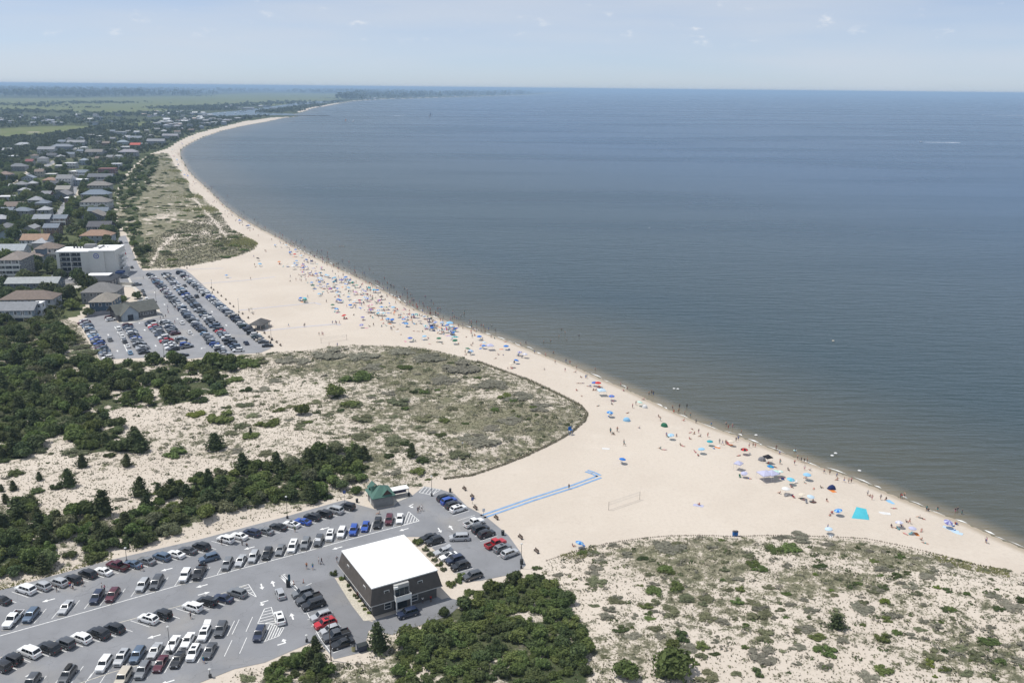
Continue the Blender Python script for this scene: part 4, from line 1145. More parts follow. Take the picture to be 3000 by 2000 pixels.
for k in range(9): m.box(bw + 1.4, 4.2 + k * 0.42, 0.05, 1.3, 0.40, 0.35 + 0.3 * k)
obj('rear_stair', m.mesh('rear_stair', mat('painted_stair', (0.5, 0.5, 0.5), 0.7)), bld)
m = MB(); m.box(bw + 1.4, 8.6, 2.7, 1.4, 1.3, 0.16); m.box(bw + 2.05, 6.4, 1.2, 0.06, 4.4, 0.9); obj('rear_landing', m.mesh('rear_landing', frame_m), bld)
# strip of bark and shell with a kerb along its lit side
def bl(x, y): return NC + np.array([x * math.cos(brot) - y * math.sin(brot), x * math.sin(brot) + y * math.cos(brot)])
sheet('planting_bed', np.array([bl(-0.1, 0), bl(-0.1, bd - 1), bl(-1.9, bd - 1.0), bl(-2.4, 6), bl(-2.3, -0.5), bl(-0.5, -1.2)]), 0.085, mat('shell_mulch', (0.50, 0.46, 0.38), 0.95, var=0.3, scale=3), 'pale gravel planting bed along the flat-roofed building')
sheet('forecourt', np.array([bl(-0.5, -1.2), bl(bw + 2, -1.2), bl(bw + 4.5, -4.5), bl(bw - 1, -7.5), bl(1, -8), bl(-2.4, -4)]), PZ + 0.003, asph_d, 'dark asphalt apron in front of the balcony')

# ---- green-roofed kiosk
K0, K1, K2 = flat(1096, 1489)[:2], flat(1152, 1478)[:2], flat(1071, 1468)[:2]
kr = math.atan2(*(K1 - K0)[::-1]); kw = np.linalg.norm(K1 - K0); kd = 5.6
kio = thing('kiosk', (*(K0 + K1) / 2, 0.05), kr, 'grey kiosk with a green hipped metal roof and brown gable louvres', 'kiosk')
m = MB(); m.box(0, kd / 2, 0, kw, kd, 3.0); obj('wall', m.mesh('wall', wallm((0.27, 0.27, 0.26), 'siding')), kio)
grn = mat('green_metal_roof', (0.060, 0.135, 0.105), 0.5, spec=0.4, var=0.1, scale=0.9)
r_ = obj('roof', roof_mesh('hip', kw, kd, 2.0, 0.6, grn), kio, (0, kd / 2, 3.0))
brn = mat('brown_louvre', (0.10, 0.055, 0.04), 0.8)
for rz_, dx, dy in ((0, 1.0, 0.3), (R(90), -0.6, kd / 2), (R(180), -1.0, kd - 0.3), (R(-90), -1.5, kd / 2)):
    m = MB(); m.add([(-1.2, -0.9, 0), (1.2, -0.9, 0), (0, -0.9, 1.3)], [(0, 1, 2)])
    m.v = [(x, y, z) for x, y, z in m.v]; g_ = obj('gable_louvre', m.mesh('gable_louvre', brn), kio, (dx, dy + 0.55, 3.35), rz_)
    m = MB(); m.add([(-1.45, -1.15, -0.1), (0, -1.15, 1.5), (0, 1.6, 1.5), (-1.45, 1.6, -0.1), (1.45, -1.15, -0.1), (1.45, 1.6, -0.1)], [(0, 1, 2, 3), (1, 4, 5, 2)])
    obj('gable_roof', m.mesh('gable_roof', grn), g_)
m = MB(); m.box(-kw / 2 - 0.04, kd * 0.5, 0.1, 0.1, 1.0, 2.1); obj('door', m.mesh('door', frame_m), kio)
scr = thing('timber_screen', (*flat(1170, 1452)[:2], 0.05), kr, 'white-edged open timber shelter behind the green-roofed kiosk', 'shelter')
m = MB(); m.box(0, 0, 2.2, 5.0, 2.4, 0.16); obj('roof', m.mesh('roof', frame_m), scr)
for x in (-2.3, 2.3):
    for y in (-1, 1):
        m = MB(); m.box(x, y, 0, 0.14, 0.14, 2.2); obj('post', m.mesh('post', frame_m), scr)
m = MB(); m.box(0, 1.0, 0.3, 4.4, 0.08, 1.7); obj('back_panel', m.mesh('back_panel', mat('violet_grey_panel', (0.10, 0.09, 0.13), 0.8)), scr)

# ---- hotel
HL, HR_ = flat(172, 812)[:2], flat(262, 811)[:2]
hrot = TOWN_ROT
ww = np.linalg.norm(flat(270, 811)[:2] - HL); bwid2 = np.linalg.norm(flat(346, 809)[:2] - flat(270, 811)[:2])
hot = thing('hotel', (HL[0], HL[1], 0.03), hrot, 'five-storey white hotel with stacked balconies and a round blue emblem', 'hotel')
hw = wallm((0.60, 0.60, 0.565), 'plaster'); hdark = mat('hotel_recess', (0.16, 0.16, 0.16), 0.8); hrail = mat('hotel_railing', (0.10, 0.11, 0.12), 0.5); hdoor = mat('hotel_sliding_door', (0.045, 0.05, 0.06), 0.12, spec=0.5)
HH_, dep = 14.6, 15.0
m = MB(); m.box(ww / 2, dep / 2 + 1.8, 0, ww, dep - 3.6 + 3.6, HH_ - 0.02); obj('wing_wall', m.mesh('wing_wall', hw), hot)
bay = ww - 6.6; fh = HH_ / 5
m = MB(); m.box(0.9, 0.95, 0, 1.8, 1.9, HH_); m.box(ww - 2.6, 0.95, 0, 5.2, 1.9, HH_); m.box(1.8 + bay / 2, 0.95, 0.0, 0.35, 1.9, HH_); obj('fin_wall', m.mesh('fin_wall', hw), hot)
for k in range(5):
    for j in range(2):
        x0 = 1.8 + j * (bay / 2) + 0.1; bwid3 = bay / 2 - 0.2
        if k:
            m = MB(); m.box(x0 + bwid3 / 2, 0.95, k * fh - 0.16, bwid3, 1.86, 0.3); bal = obj('balcony', m.mesh('balcony', hw), hot)
            m = MB(); m.box(x0 + bwid3 / 2, 0.06, k * fh + 0.16, bwid3 - 0.05, 0.06, 0.95); obj('railing', m.mesh('railing', hrail), bal)
        for i in range(2):
            m = MB(); m.box(x0 + bwid3 * (0.27 + 0.46 * i), 1.76, k * fh + 0.22, 2.3, 0.1, fh * 0.72); obj('sliding_door', m.mesh('sliding_door', hdoor), hot)
m = MB(); m.box(1.8 + bay / 2, 0.95, HH_ - 0.5, bay - 0.05, 1.86, 0.48); obj('top_slab', m.mesh('top_slab', hw), hot)
m = MB(); m.box(ww / 2 - 0.1, dep / 2 + 0.9, HH_, ww + 0.2, dep + 1.8, 0.3); obj('wing_roof', m.mesh('wing_roof', roof_w), hot)
bx0 = ww
m = MB(); m.box(bx0 + bwid2 * 0.29, 8.0, 0, bwid2 * 0.58, 18.4, 15.2); m.box(bx0 + bwid2 * 0.79, 8.6, 0, bwid2 * 0.42, 18.0, 15.15); obj('block_wall', m.mesh('block_wall', hw), hot)
m = MB(); m.box(bx0 + bwid2 * 0.5, 8.4, 15.22, bwid2 + 0.3, 19.4, 0.35); br_ = obj('block_roof', m.mesh('block_roof', roof_w), hot)
m = MB(); m.box(bx0 + 4.0, 9, 15.57, 0.6, 9, 0.7); m.box(bx0 - 3, 12, 14.95, 6, 4, 2.2); obj('roof_upstand', m.mesh('roof_upstand', mat('roof_upstand_grey', (0.25, 0.25, 0.25), 0.8)), br_)
for i in range(11):
    m = MB(); m.box(6.5 + i * 1.75 + (1.4 if i > 5 else 0), 11.5, HH_ + 0.3, 0.9, 0.9, 1.0); obj('air_conditioner', m.mesh('air_conditioner', mat('condenser_grey', (0.07, 0.07, 0.075), 0.6)), hot)
emb_b = mat('emblem_blue', (0.06, 0.10, 0.36), 0.6)
m = MB()                                                    # emblem: blue ring of scrolls with a four-pointed star
for i in range(14):
    a = i / 14 * 2 * math.pi; b = a + 0.34
    m.add([(1.05 * math.cos(a), 0, 1.05 * math.sin(a)), (1.62 * math.cos(a + .1), 0, 1.62 * math.sin(a + .1)), (1.62 * math.cos(b + .1), 0, 1.62 * math.sin(b + .1)), (1.05 * math.cos(b), 0, 1.05 * math.sin(b))], [(0, 1, 2, 3)])
for i in range(4):
    a = i * math.pi / 2
    m.add([(0.95 * math.cos(a), 0, 0.95 * math.sin(a)), (0.25 * math.cos(a + .785), 0, 0.25 * math.sin(a + .785)), (0, 0, 0), (0.25 * math.cos(a - .785), 0, 0.25 * math.sin(a - .785))], [(0, 1, 2, 3)])
emb = obj('emblem', m.mesh('emblem', emb_b), hot, (bx0 + bwid2 * 0.28, -1.24, 12.4))
m = MB(); m.box(bx0 + bwid2 + 1.6, 6, 0, 3.2, 14, 3.4); obj('side_wing', m.mesh('side_wing', wallm((0.45, 0.45, 0.44), 'plaster')), hot)
for k in range(1, 5):
    m = MB(); m.box(bx0 + bwid2 + 0.9, 10, k * 2.9 + 0.3, 1.8, 9, 0.2); m.box(bx0 + bwid2 + 1.75, 10, k * 2.9 + 0.5, 0.06, 9, 0.9); obj('side_balcony', m.mesh('side_balcony', frame_m), hot)
m = MB(); m.box(bx0 + bwid2 + 2.2, -1.5, 2.4, 4.2, 5, 1.1); obj('awning', m.mesh('awning', mat('awning_navy', (0.03, 0.06, 0.16), 0.8)), hot)
HOUSE_POS += [(HL[0] + 12, HL[1] + 7, 16), (HL[0] + 34, HL[1] + 9, 14)]

# ---- town houses, nearest first
G = dict
H_ = [
 (95, 860, 148, 11, 5.6, 'gable', (0.20, 0.23, 0.27), (0.36, 0.38, 0.38), 'long slate-blue motel with a pale grey roof below the hotel', G(rh=2.4)),
 (80, 912, 150, 12, 6.0, 'hip', (0.46, 0.47, 0.52), (0.21, 0.17, 0.145), 'pale lavender house with a long brown hipped roof', G()),
 (38, 946, 125, 11, 6.0, 'gable', (0.24, 0.29, 0.34), (0.25, 0.26, 0.275), 'grey-roofed motel with white colonnade above the thicket', G(porch=True, rh=3.0)),
 (113, 938, 25, 5, 8.0, 'flat', (0.66, 0.67, 0.70), (0.70, 0.70, 0.70), 'small white stair tower at the motel end', G(storeys=3)),
 (297, 921, 62, 15, 6.2, 'hip', (0.085, 0.125, 0.17), (0.28, 0.255, 0.22), 'dark slate-blue house with a tan hipped roof by the far car park', G(porch=False)),
 (291, 890, 98, 14, 6.0, 'hip', (0.22, 0.23, 0.24), (0.205, 0.20, 0.195), 'grey house with a wide grey hipped roof behind the slate-blue one', G()),
 (284, 846, 88, 13, 4.4, 'flattop', (0.13, 0.13, 0.14), (0.075, 0.08, 0.09), 'dark mansard restaurant with a white flat top before the hotel', G(storeys=1)),
 (280, 712, 88, 12, 5.2, 'hip', (0.34, 0.38, 0.40), (0.33, 0.22, 0.16), 'pale house with a terracotta roof just behind the hotel', G()),
 (291, 690, 66, 12, 6.5, 'gable', (0.07, 0.07, 0.08), (0.12, 0.12, 0.13), 'dark charcoal gabled house, second behind the hotel', G(porch=True)),
 (272, 656, 62, 14, 6.2, 'gable', (0.17, 0.18, 0.19), (0.235, 0.215, 0.195), 'grey house with white bargeboards and tan gable roof', G(ridge='y')),
 (287, 636, 58, 10, 5.0, 'gable', (0.28, 0.31, 0.34), (0.185, 0.215, 0.25), 'low house with a blue-grey gabled roof on the dune edge', G()),
 (278, 614, 80, 15, 6.6, 'hip', (0.44, 0.45, 0.45), (0.235, 0.22, 0.205), 'large pale house with a taupe hipped roof on the dune edge', G(porch=True)),
 (278, 590, 78, 14, 6.6, 'hip', (0.42, 0.40, 0.36), (0.20, 0.24, 0.29), 'cream house with a blue-grey metal hipped roof', G()),
 (287, 562, 66, 14, 6.5, 'hip', (0.40, 0.40, 0.385), (0.25, 0.235, 0.22), 'pale house with a taupe roof and small white dormer', G(chimney=True)),
 (294, 537, 72, 12, 7.0, 'gable', (0.13, 0.14, 0.16), (0.155, 0.165, 0.18), 'dark slate gabled house with white balconies', G(porch=True)),
 (312, 509, 48, 13, 6.0, 'flat', (0.22, 0.12, 0.12), (0.24, 0.12, 0.115), 'low dark red house with a flat roof', G()),
 (340, 496, 28, 9, 7.0, 'flat', (0.55, 0.57, 0.60), (0.72, 0.74, 0.78), 'white cube house at the dune edge', G()),
 (188, 547, 44, 14, 8.5, 'gable', (0.60, 0.60, 0.60), (0.24, 0.245, 0.25), 'tall white house with three tiers of columns', G(porch=True, storeys=3)),
 (184, 573, 40, 12, 6.0, 'gable', (0.36, 0.35, 0.33), (0.31, 0.30, 0.27), 'tan-roofed house in front of the tall columned one', G()),
 (178, 592, 42, 16, 6.5, 'gable', (0.17, 0.19, 0.20), (0.23, 0.225, 0.225), 'dark grey house beside the narrow street', G(ridge='y')),
 (135, 587, 28, 10, 6.0, 'gable', (0.17, 0.11, 0.09), (0.25, 0.255, 0.27), 'brown-walled house with a grey roof among the trees', G()),
 (102, 604, 38, 11, 5.5, 'hip', (0.42, 0.43, 0.44), (0.33, 0.34, 0.36), 'pale house with a light grey hipped roof', G()),
 (14, 596, 44, 11, 6.0, 'flat', (0.40, 0.42, 0.45), (0.62, 0.62, 0.62), 'flat white-roofed house at the picture edge', G()),
 (82, 537, 34, 10, 6.0, 'gable', (0.38, 0.42, 0.48), (0.27, 0.30, 0.35), 'pale blue gabled house above the bend in the street', G(ridge='y')),
 (145, 539, 40, 10, 4.0, 'hip', (0.36, 0.33, 0.30), (0.33, 0.22, 0.165), 'low house with a terracotta hipped roof', G(storeys=1)),
 (148, 523, 30, 10, 5.0, 'flat', (0.20, 0.24, 0.22), (0.62, 0.62, 0.60), 'green-grey house with a bright flat roof edge', G()),
 (135, 453, 50, 14, 8.0, 'gable', (0.50, 0.50, 0.51), (0.27, 0.28, 0.295), 'long white and grey row house on the far side of the wood', G(storeys=3)),
 (180, 442, 60, 14, 7.0, 'hip', (0.24, 0.27, 0.33), (0.24, 0.265, 0.30), 'broad blue-grey house beyond the row house', G()),
 (222, 429, 52, 14, 7.0, 'gable', (0.44, 0.45, 0.46), (0.28, 0.29, 0.30), 'grey gabled house furthest along the row', G()),
 (66, 435, 46, 14, 6.0, 'hip', (0.48, 0.50, 0.52), (0.40, 0.42, 0.44), 'pale roofed house standing alone before the wood', G()),
 (275, 459, 50, 14, 7.0, 'gable', (0.32, 0.33, 0.35), (0.225, 0.215, 0.205), 'taupe gabled house deep among the trees', G()),
 (205, 494, 34, 12, 7.0, 'flat', (0.50, 0.51, 0.53), (0.60, 0.61, 0.62), 'modern white house with stacked terraces', G(porch=True)),
 (172, 497, 22, 9, 5.0, 'flat', (0.25, 0.25, 0.25), (0.84, 0.84, 0.82), 'house with a dazzling white flat roof', G()),
 (245, 484, 24, 10, 6.5, 'hip', (0.34, 0.40, 0.46), (0.30, 0.34, 0.38), 'small blue-grey house between dark trees', G()),
 (366, 441, 26, 12, 6.0, 'flat', (0.40, 0.40, 0.42), (0.84, 0.84, 0.83), 'bright white-roofed house beside the red roof', G()),
 (396, 435, 30, 12, 6.0, 'gable', (0.44, 0.42, 0.40), (0.48, 0.13, 0.10), 'house with a bright red roof near the beach', G()),
 (374, 459, 54, 14, 7.0, 'hip', (0.36, 0.36, 0.39), (0.32, 0.31, 0.335), 'lavender-grey house below the red roof', G()),
 (418, 431, 24, 10, 6.0, 'flat', (0.46, 0.46, 0.47), (0.72, 0.74, 0.76), 'white flat-roofed house past the red roof', G()),
 (456, 425, 52, 14, 7.0, 'gable', (0.30, 0.32, 0.36), (0.26, 0.27, 0.29), 'grey gabled house close to the far beach', G()),
 (358, 427, 30, 12, 6.5, 'hip', (0.34, 0.40, 0.45), (0.29, 0.34, 0.38), 'blue-grey hipped house above the white roof', G()),
 (395, 415, 40, 13, 7.0, 'gable', (0.30, 0.33, 0.38), (0.24, 0.265, 0.30), 'slate house in the second street from the far beach', G()),
 (352, 399, 32, 13, 9.0, 'flat', (0.44, 0.46, 0.49), (0.50, 0.51, 0.53), 'tall pale block among distant trees', G(storeys=3)),
 (261, 402, 24, 12, 5.0, 'flat', (0.40, 0.40, 0.40), (0.82, 0.83, 0.83), 'left of two bright white roofs by the green field', G()),
 (292, 406, 38, 12, 5.0, 'flat', (0.40, 0.40, 0.40), (0.84, 0.84, 0.84), 'right of two bright white roofs by the green field', G()),
 (228, 402, 20, 10, 5.5, 'hip', (0.40, 0.42, 0.45), (0.36, 0.38, 0.42), 'small grey house below the green field', G()),
 (498, 408, 46, 13, 7.0, 'gable', (0.34, 0.35, 0.38), (0.29, 0.29, 0.31), 'grey beach house at the narrow end of the dunes', G()),
 (100, 774, 52, 11, 5.0, 'hip', (0.40, 0.42, 0.45), (0.25, 0.21, 0.185), 'pale house with a square turret left of the hotel', G()),
 (36, 820, 62, 18, 11.5, 'hip', (0.22, 0.225, 0.235), (0.27, 0.235, 0.21), 'four-storey grey condominium with white balconies', G(storeys=4, porch=True)),
 (32, 757, 76, 12, 5.0, 'gable', (0.30, 0.35, 0.40), (0.36, 0.39, 0.41), 'long house with a pale blue-grey roof at the left edge', G()),
 (102, 730, 76, 12, 6.2, 'gable', (0.38, 0.42, 0.45), (0.34, 0.235, 0.17), 'house with a tan orange roof and long porch', G(porch=True)),
 (86, 692, 30, 12, 5.5, 'gable', (0.36, 0.36, 0.36), (0.30, 0.31, 0.32), 'steep grey gable among the trees', G(ridge='y')),
 (122, 662, 48, 11, 5.5, 'gable', (0.16, 0.18, 0.22), (0.29, 0.31, 0.335), 'dark-walled house with a wide grey gabled roof', G()),
 (14, 687, 44, 12, 5.0, 'hip', (0.22, 0.23, 0.24), (0.18, 0.185, 0.195), 'dark hipped roof at the left edge above the blue-grey one', G()),
 (12, 527, 38, 12, 6.0, 'hip', (0.20, 0.22, 0.28), (0.26, 0.20, 0.17), 'brown-roofed house at the left edge by the street', G()),
 (50, 502, 48, 13, 6.0, 'hip', (0.24, 0.25, 0.27), (0.20, 0.21, 0.22), 'dark hipped house under the wood edge', G()),
 (86, 486, 22, 10, 6.0, 'gable', (0.30, 0.29, 0.28), (0.24, 0.10, 0.10), 'small house with a dull red roof under the wood edge', G()),
]
for cx, b_, wp, dp, h, rf_, wc, rc, lab, kw_ in H_:
    t = house(cx, b_, wp, dp, h, rf_, wc, rc, lab, **kw_)
    if 'turret' in lab:
        m = MB(); m.box(0, 0, 0, 5, 5, 9); obj('turret', m.mesh('turret', wallm((0.20, 0.24, 0.30), 'siding')), t, (3, 0, 0))
        obj('turret_roof', roof_mesh('hip', 5, 5, 2.0, 0.6, wallm((0.25, 0.21, 0.185), 'roof')), t, (3, 0, 9))
    if 'flat top' in lab:
        m = MB(); m.box(0, 0, h + 2.2, 12, 6.5, 0.25); obj('roof_top', m.mesh('roof_top', roof_w), t)

# further houses fitted between those, along the same streets
xr = random.Random(33)
XH = [(30, 660), (62, 640), (150, 690), (170, 660), (40, 620), (70, 575), (110, 555), (40, 560), (148, 615), (160, 555), (60, 560), (205, 600), (215, 520), (115, 520), (230, 545), (240, 520), (100, 470), (125, 480), (150, 465), (175, 470), (205, 462), (235, 455), (255, 440), (225, 445), (290, 475), (300, 455), (320, 470), (330, 450), (345, 470), (310, 430), (285, 425), (330, 415), (370, 410), (420, 412), (440, 405), (480, 392), (520, 395), (540, 385), (560, 388), (590, 378), (460, 385), (430, 390), (400, 395), (375, 392), (330, 392), (310, 398), (20, 450), (35, 470), (100, 440), (200, 415), (180, 425), (245, 415), (15, 640), (130, 640), (55, 700), (140, 760), (150, 728)]
WCOL = {'white': (0.58, 0.58, 0.57), 'grey': (0.30, 0.31, 0.32), 'pale blue': (0.34, 0.39, 0.45), 'cream': (0.48, 0.45, 0.38), 'dark grey': (0.14, 0.15, 0.16), 'brown': (0.20, 0.15, 0.12)}
RCOL = {'grey': (0.25, 0.255, 0.265), 'pale grey': (0.40, 0.41, 0.43), 'brown': (0.22, 0.18, 0.155), 'charcoal': (0.12, 0.125, 0.135), 'white': (0.76, 0.77, 0.78), 'slate': (0.20, 0.23, 0.27)}
for i, (cx, by_) in enumerate(XH):
    wn, rn, kd_ = xr.choice(list(WCOL)), xr.choice(list(RCOL)), xr.choice(['gable', 'gable', 'hip'])
    if rn == 'white': kd_ = 'flat'
    d_ = FPX / math.hypot(flat(cx, by_)[1], CAM_H)
    wm_ = xr.uniform(9, 15)
    house(cx, by_, wm_ * d_, xr.uniform(8, 12), xr.uniform(4.5, 7), kd_, WCOL[wn], RCOL[rn], f'{wn} {kd_}-roofed town house with {rn} roof, {ordw(i + 1)} of the smaller ones', rot=TOWN_ROT + xr.choice([0, 0, 0.12, -0.15, 1.57]), wins=by_ > 500, porch=xr.random() < 0.25)

# ---- olive-roofed pavilion in the far car park, with a tall front gable
pv_l, pv_r = flat(347, 944), flat(467, 924)
prot = math.atan2(pv_r[1] - pv_l[1], pv_r[0] - pv_l[0]); pw = np.linalg.norm((pv_r - pv_l)[:2])
pav = thing('visitor_pavilion', (pv_l[0], pv_l[1], 0.05), prot, 'long pavilion with an olive-grey roof and pale front gable', 'pavilion')
olv = wallm((0.125, 0.130, 0.118), 'roof'); pdp = 11.0
m = MB(); m.box(pw / 2, pdp / 2 + 1, 0, pw - 1.2, pdp - 1, 3.2); obj('wall', m.mesh('wall', wallm((0.16, 0.155, 0.15), 'siding')), pav)
obj('roof', roof_mesh('gable', pw, pdp, 4.0, 0.7, olv), pav, (pw / 2, pdp / 2 + 1, 3.2))
gwid = 8.6
m = MB(); m.box(5.6, 0.4, 0, gwid - 1, 2.2, 3.2); m.add([(5.6 - gwid / 2, -0.75, 3.2), (5.6 + gwid / 2, -0.75, 3.2), (5.6, -0.75, 7.0)], [(0, 1, 2)]); gw = obj('gable_wall', m.mesh('gable_wall', wallm((0.36, 0.41, 0.45), 'siding')), pav)
m = MB(); m.box(5.6, -0.75, 0.1, 2.6, 0.1, 2.7); obj('doorway', m.mesh('doorway', mat('dark_opening', (0.03, 0.035, 0.045), 0.6)), gw)
m = MB(); m.add([(5.6 - gwid / 2 - .5, -1.1, 2.9), (5.6, -1.1, 7.25), (5.6, 6.2, 7.25), (5.6 - gwid / 2 - .5, 6.2, 2.9), (5.6 + gwid / 2 + .5, -1.1, 2.9), (5.6 + gwid / 2 + .5, 6.2, 2.9)], [(0, 1, 2, 3), (1, 4, 5, 2)]); obj('gable_roof', m.mesh('gable_roof', olv), pav)
for s in (-1, 1):
    m = MB(); m.tube((5.6 + s * (gwid / 2 + .5), -1.13, 2.9), (5.6, -1.13, 7.25), 0.14, 0.14, 6); obj('bargeboard', m.mesh('bargeboard', mat('bargeboard_tan', (0.30, 0.27, 0.21), 0.7)), pav)
for i in range(5):
    window(pav, 12 + i * (pw - 14) / 5, 1.45, 1.0, 1.4, 1.4)
m = MB(); m.box(pw * 0.74, pdp * 0.72, 5.1, 2.6, 2.0, 1.7); cp_ = obj('cupola', m.mesh('cupola', mat('cupola_blue', (0.24, 0.31, 0.40), 0.5)), pav)
HOUSE_POS += [(pv_l[0] + 10, pv_l[1] + 8, 12), (pv_l[0] + 22, pv_l[1] + 10, 12)]
# grey board fence and low walls by the pavilion and the hotel yard
def wall_run(name, pts, h, th, mm, label):
    P = [flat(*p)[:2] for p in pts]
    m = MB()
    for a, b in zip(P[:-1], P[1:]):
        d = b - a; l = np.linalg.norm(d); m.box(*((a + b) / 2), 0, l, th, h, math.atan2(d[1], d[0]))
    return tag(obj(name, m.mesh(name, mm)), label, 'wall')
wall_run('board_wall', [(256, 930), (300, 923), (338, 919)], 2.0, 0.15, wallm((0.30, 0.30, 0.32), 'siding'), 'grey board wall behind the cars by the pavilion')
wall_run('garden_wall', [(165, 842), (240, 834)], 1.6, 0.3, wallm((0.60, 0.57, 0.50), 'plaster'), 'cream garden wall left of the dark restaurant')
wall_run('garden_wall', [(328, 834), (392, 836)], 1.6, 0.3, wallm((0.60, 0.57, 0.50), 'plaster'), 'cream garden wall right of the dark restaurant')

# ---- small hipped shelter on the beach edge
bs = thing('beach_shelter', (*flat(756, 964)[:2], 0.05), TOWN_ROT - 0.35, 'small beach shelter with a dark hipped roof beside the far car park', 'shelter')
obj('roof', roof_mesh('hip', 5.6, 8.4, 2.0, 0.5, wallm((0.115, 0.112, 0.110), 'roof')), bs, (0, 2, 2.5))
for x in (-2.5, 2.5):
    for y in (-2.0, 2.0, 6.0):
        m = MB(); m.box(x, y, 0, 0.2, 0.2, 2.4); obj('post', m.mesh('post', wallm((0.42, 0.36, 0.32), 'plaster')), bs)
m = MB(); m.box(0, 4.2, 0, 4.4, 3.4, 2.4); obj('hut', m.mesh('hut', wallm((0.40, 0.42, 0.40), 'siding')), bs)

# ---- distant houses along the canal and the far shore
frnd = random.Random(5)
fw_c = [(0.50, 0.52, 0.55), (0.36, 0.40, 0.46), (0.44, 0.42, 0.40), (0.60, 0.60, 0.60), (0.30, 0.33, 0.38)]
fr_c = [(0.30, 0.31, 0.33), (0.36, 0.38, 0.42), (0.62, 0.63, 0.65), (0.24, 0.25, 0.27), (0.44, 0.38, 0.34), (0.80, 0.80, 0.80)]
zones = [((455, 345), (700, 378), 44, 'distant house among trees behind the far beach'), ((0, 340), (350, 368), 26, 'distant house inland of the green field'), ((420, 330), (640, 345), 26, 'distant house beside the canal'), ((660, 310), (800, 322), 9, 'distant waterfront building across the canal'), ((1060, 279), (1650, 288), 30, 'faint far house along the outer shore')]
FM = {}
for (x0, y0), (x1, y1), n, lab in zones:
    i = 0
    while i < n:
        px, py = frnd.uniform(x0, x1), frnd.uniform(y0, y1)
        if y1 == 378 and not inside(np.array([flat(px, py)[:2]]), TOWN)[0]: continue
        if y1 == 288: py = np.interp(px, [1060, 1106, 1221, 1374, 1527, 1650], [293.5, 291, 287.6, 282.7, 278.2, 272]) - frnd.uniform(0.3, 3.2)
        p = flat(px, py); i += 1
        w, d, h = frnd.uniform(10, 20), frnd.uniform(9, 14), frnd.uniform(5, 9)
        if y1 == 322: w *= 2.2
        if y1 == 288: w *= 1.8; d *= 1.6; h *= 1.3
        ci, ri, kind = frnd.randrange(5), frnd.randrange(6), frnd.choice(['gable', 'hip', 'flat'])
        key = (ci, ri, kind)
        if key not in FM:
            m = MB(); m.box(0, 0, 0, 1, 1, 1); FM[key] = (m.mesh('wall', wallm(fw_c[ci], 'plaster')), roof_mesh(kind, 1, 1, 0.32, 0.04, wallm(fr_c[ri], 'plaster')))
        t = thing('distant_house', (p[0], p[1], 0), TOWN_ROT + frnd.uniform(-0.4, 0.4), lab, 'house', lab + 's')
        obj('wall', FM[key][0], t, None, 0, (w, d, h)); obj('roof', FM[key][1], t, (0, 0, h), 0, (w, d, 7))
        HOUSE_POS.append((p[0], p[1], w * 0.6))
# ------------------------------------------------------------------ trees, shrubs, grasses
def leafm(name, c, ov=0.22, hv=0.02):
    return mat(name, c, 0.75, spec=0.18, var=0.30, scale=1.3, obj_var=ov, hue_var=hv, transl=0.30)
LEAF = {'cedar': leafm('foliage_cedar', (0.086, 0.106, 0.046)), 'dark': leafm('foliage_dark_green', (0.098, 0.126, 0.05)), 'green': leafm('foliage_green', (0.142, 0.182, 0.06)), 'sage': leafm('foliage_sage', (0.195, 0.205, 0.118)),
        'grey': leafm('foliage_grey', (0.255, 0.245, 0.19), 0.15, 0.012), 'bright': leafm('foliage_bright', (0.2, 0.25, 0.06), 0.15), 'town': leafm('foliage_town', (0.118, 0.148, 0.066), 0.35, 0.03), 'far': leafm('foliage_far', (0.085, 0.108, 0.062), 0.0)}
bark = mat('bark', (0.12, 0.095, 0.075), 0.95, var=0.3, scale=4)

def leaf_quads(C, Nn, size, g):
    """Leaf-spray diamonds at points C facing roughly along Nn."""
    n = len(C)
    Nn = Nn + g.normal(0, 0.55, (n, 3)); Nn /= np.linalg.norm(Nn, axis=1, keepdims=True)
    a = np.cross(Nn, g.normal(0, 1, (n, 3))); a /= np.linalg.norm(a, axis=1, keepdims=True)
    b = np.cross(Nn, a)
    s = size * g.uniform(0.6, 1.35, (n, 1))
    V = np.stack([C - a * s, C - b * s * 0.55 + Nn * s * 0.12, C + a * s, C + b * s * 0.55 + Nn * s * 0.12], 1).reshape(-1, 3)
    return V, np.arange(4 * n).reshape(-1, 4)

def crown_lobes(seed, n, kind):
    g = np.random.RandomState(seed)
    if kind == 'broad':
        k = 11; cen = g.normal(0, 1, (k, 3)); cen /= np.linalg.norm(cen, axis=1, keepdims=True); cen *= g.uniform(0.25, 0.62, (k, 1)); cen[:, 2] = np.abs(cen[:, 2]) * 0.75 - 0.05; rad = g.uniform(0.30, 0.52, k); cen[:, 2] += 0.45
    else:                                             # low spreading shrub
        k = 10; ang = g.uniform(0, 6.28, k); rr = np.sqrt(g.uniform(0, 0.5, k)); cen = np.stack([np.cos(ang) * rr, np.sin(ang) * rr, g.uniform(0.05, 0.30, k)], 1); rad = g.uniform(0.22, 0.42, k)
    i = g.randint(0, k, n)
    d = g.normal(0, 1, (n, 3)); d /= np.linalg.norm(d, axis=1, keepdims=True); d[:, 2] = np.where(d[:, 2] < -0.35, -d[:, 2], d[:, 2])
    C = cen[i] + d * rad[i][:, None] * g.uniform(0.82, 1.08, (n, 1))
    keep = np.ones(n, bool)
    for q in range(k):
        keep &= (np.linalg.norm(C - cen[q], axis=1) > rad[q] * 0.74) | (i == q)
    C, d = C[keep], d[keep]
    if kind != 'broad': C[:, 2] = np.maximum(C[:, 2], 0.02)
    return C, d, cen, rad, g

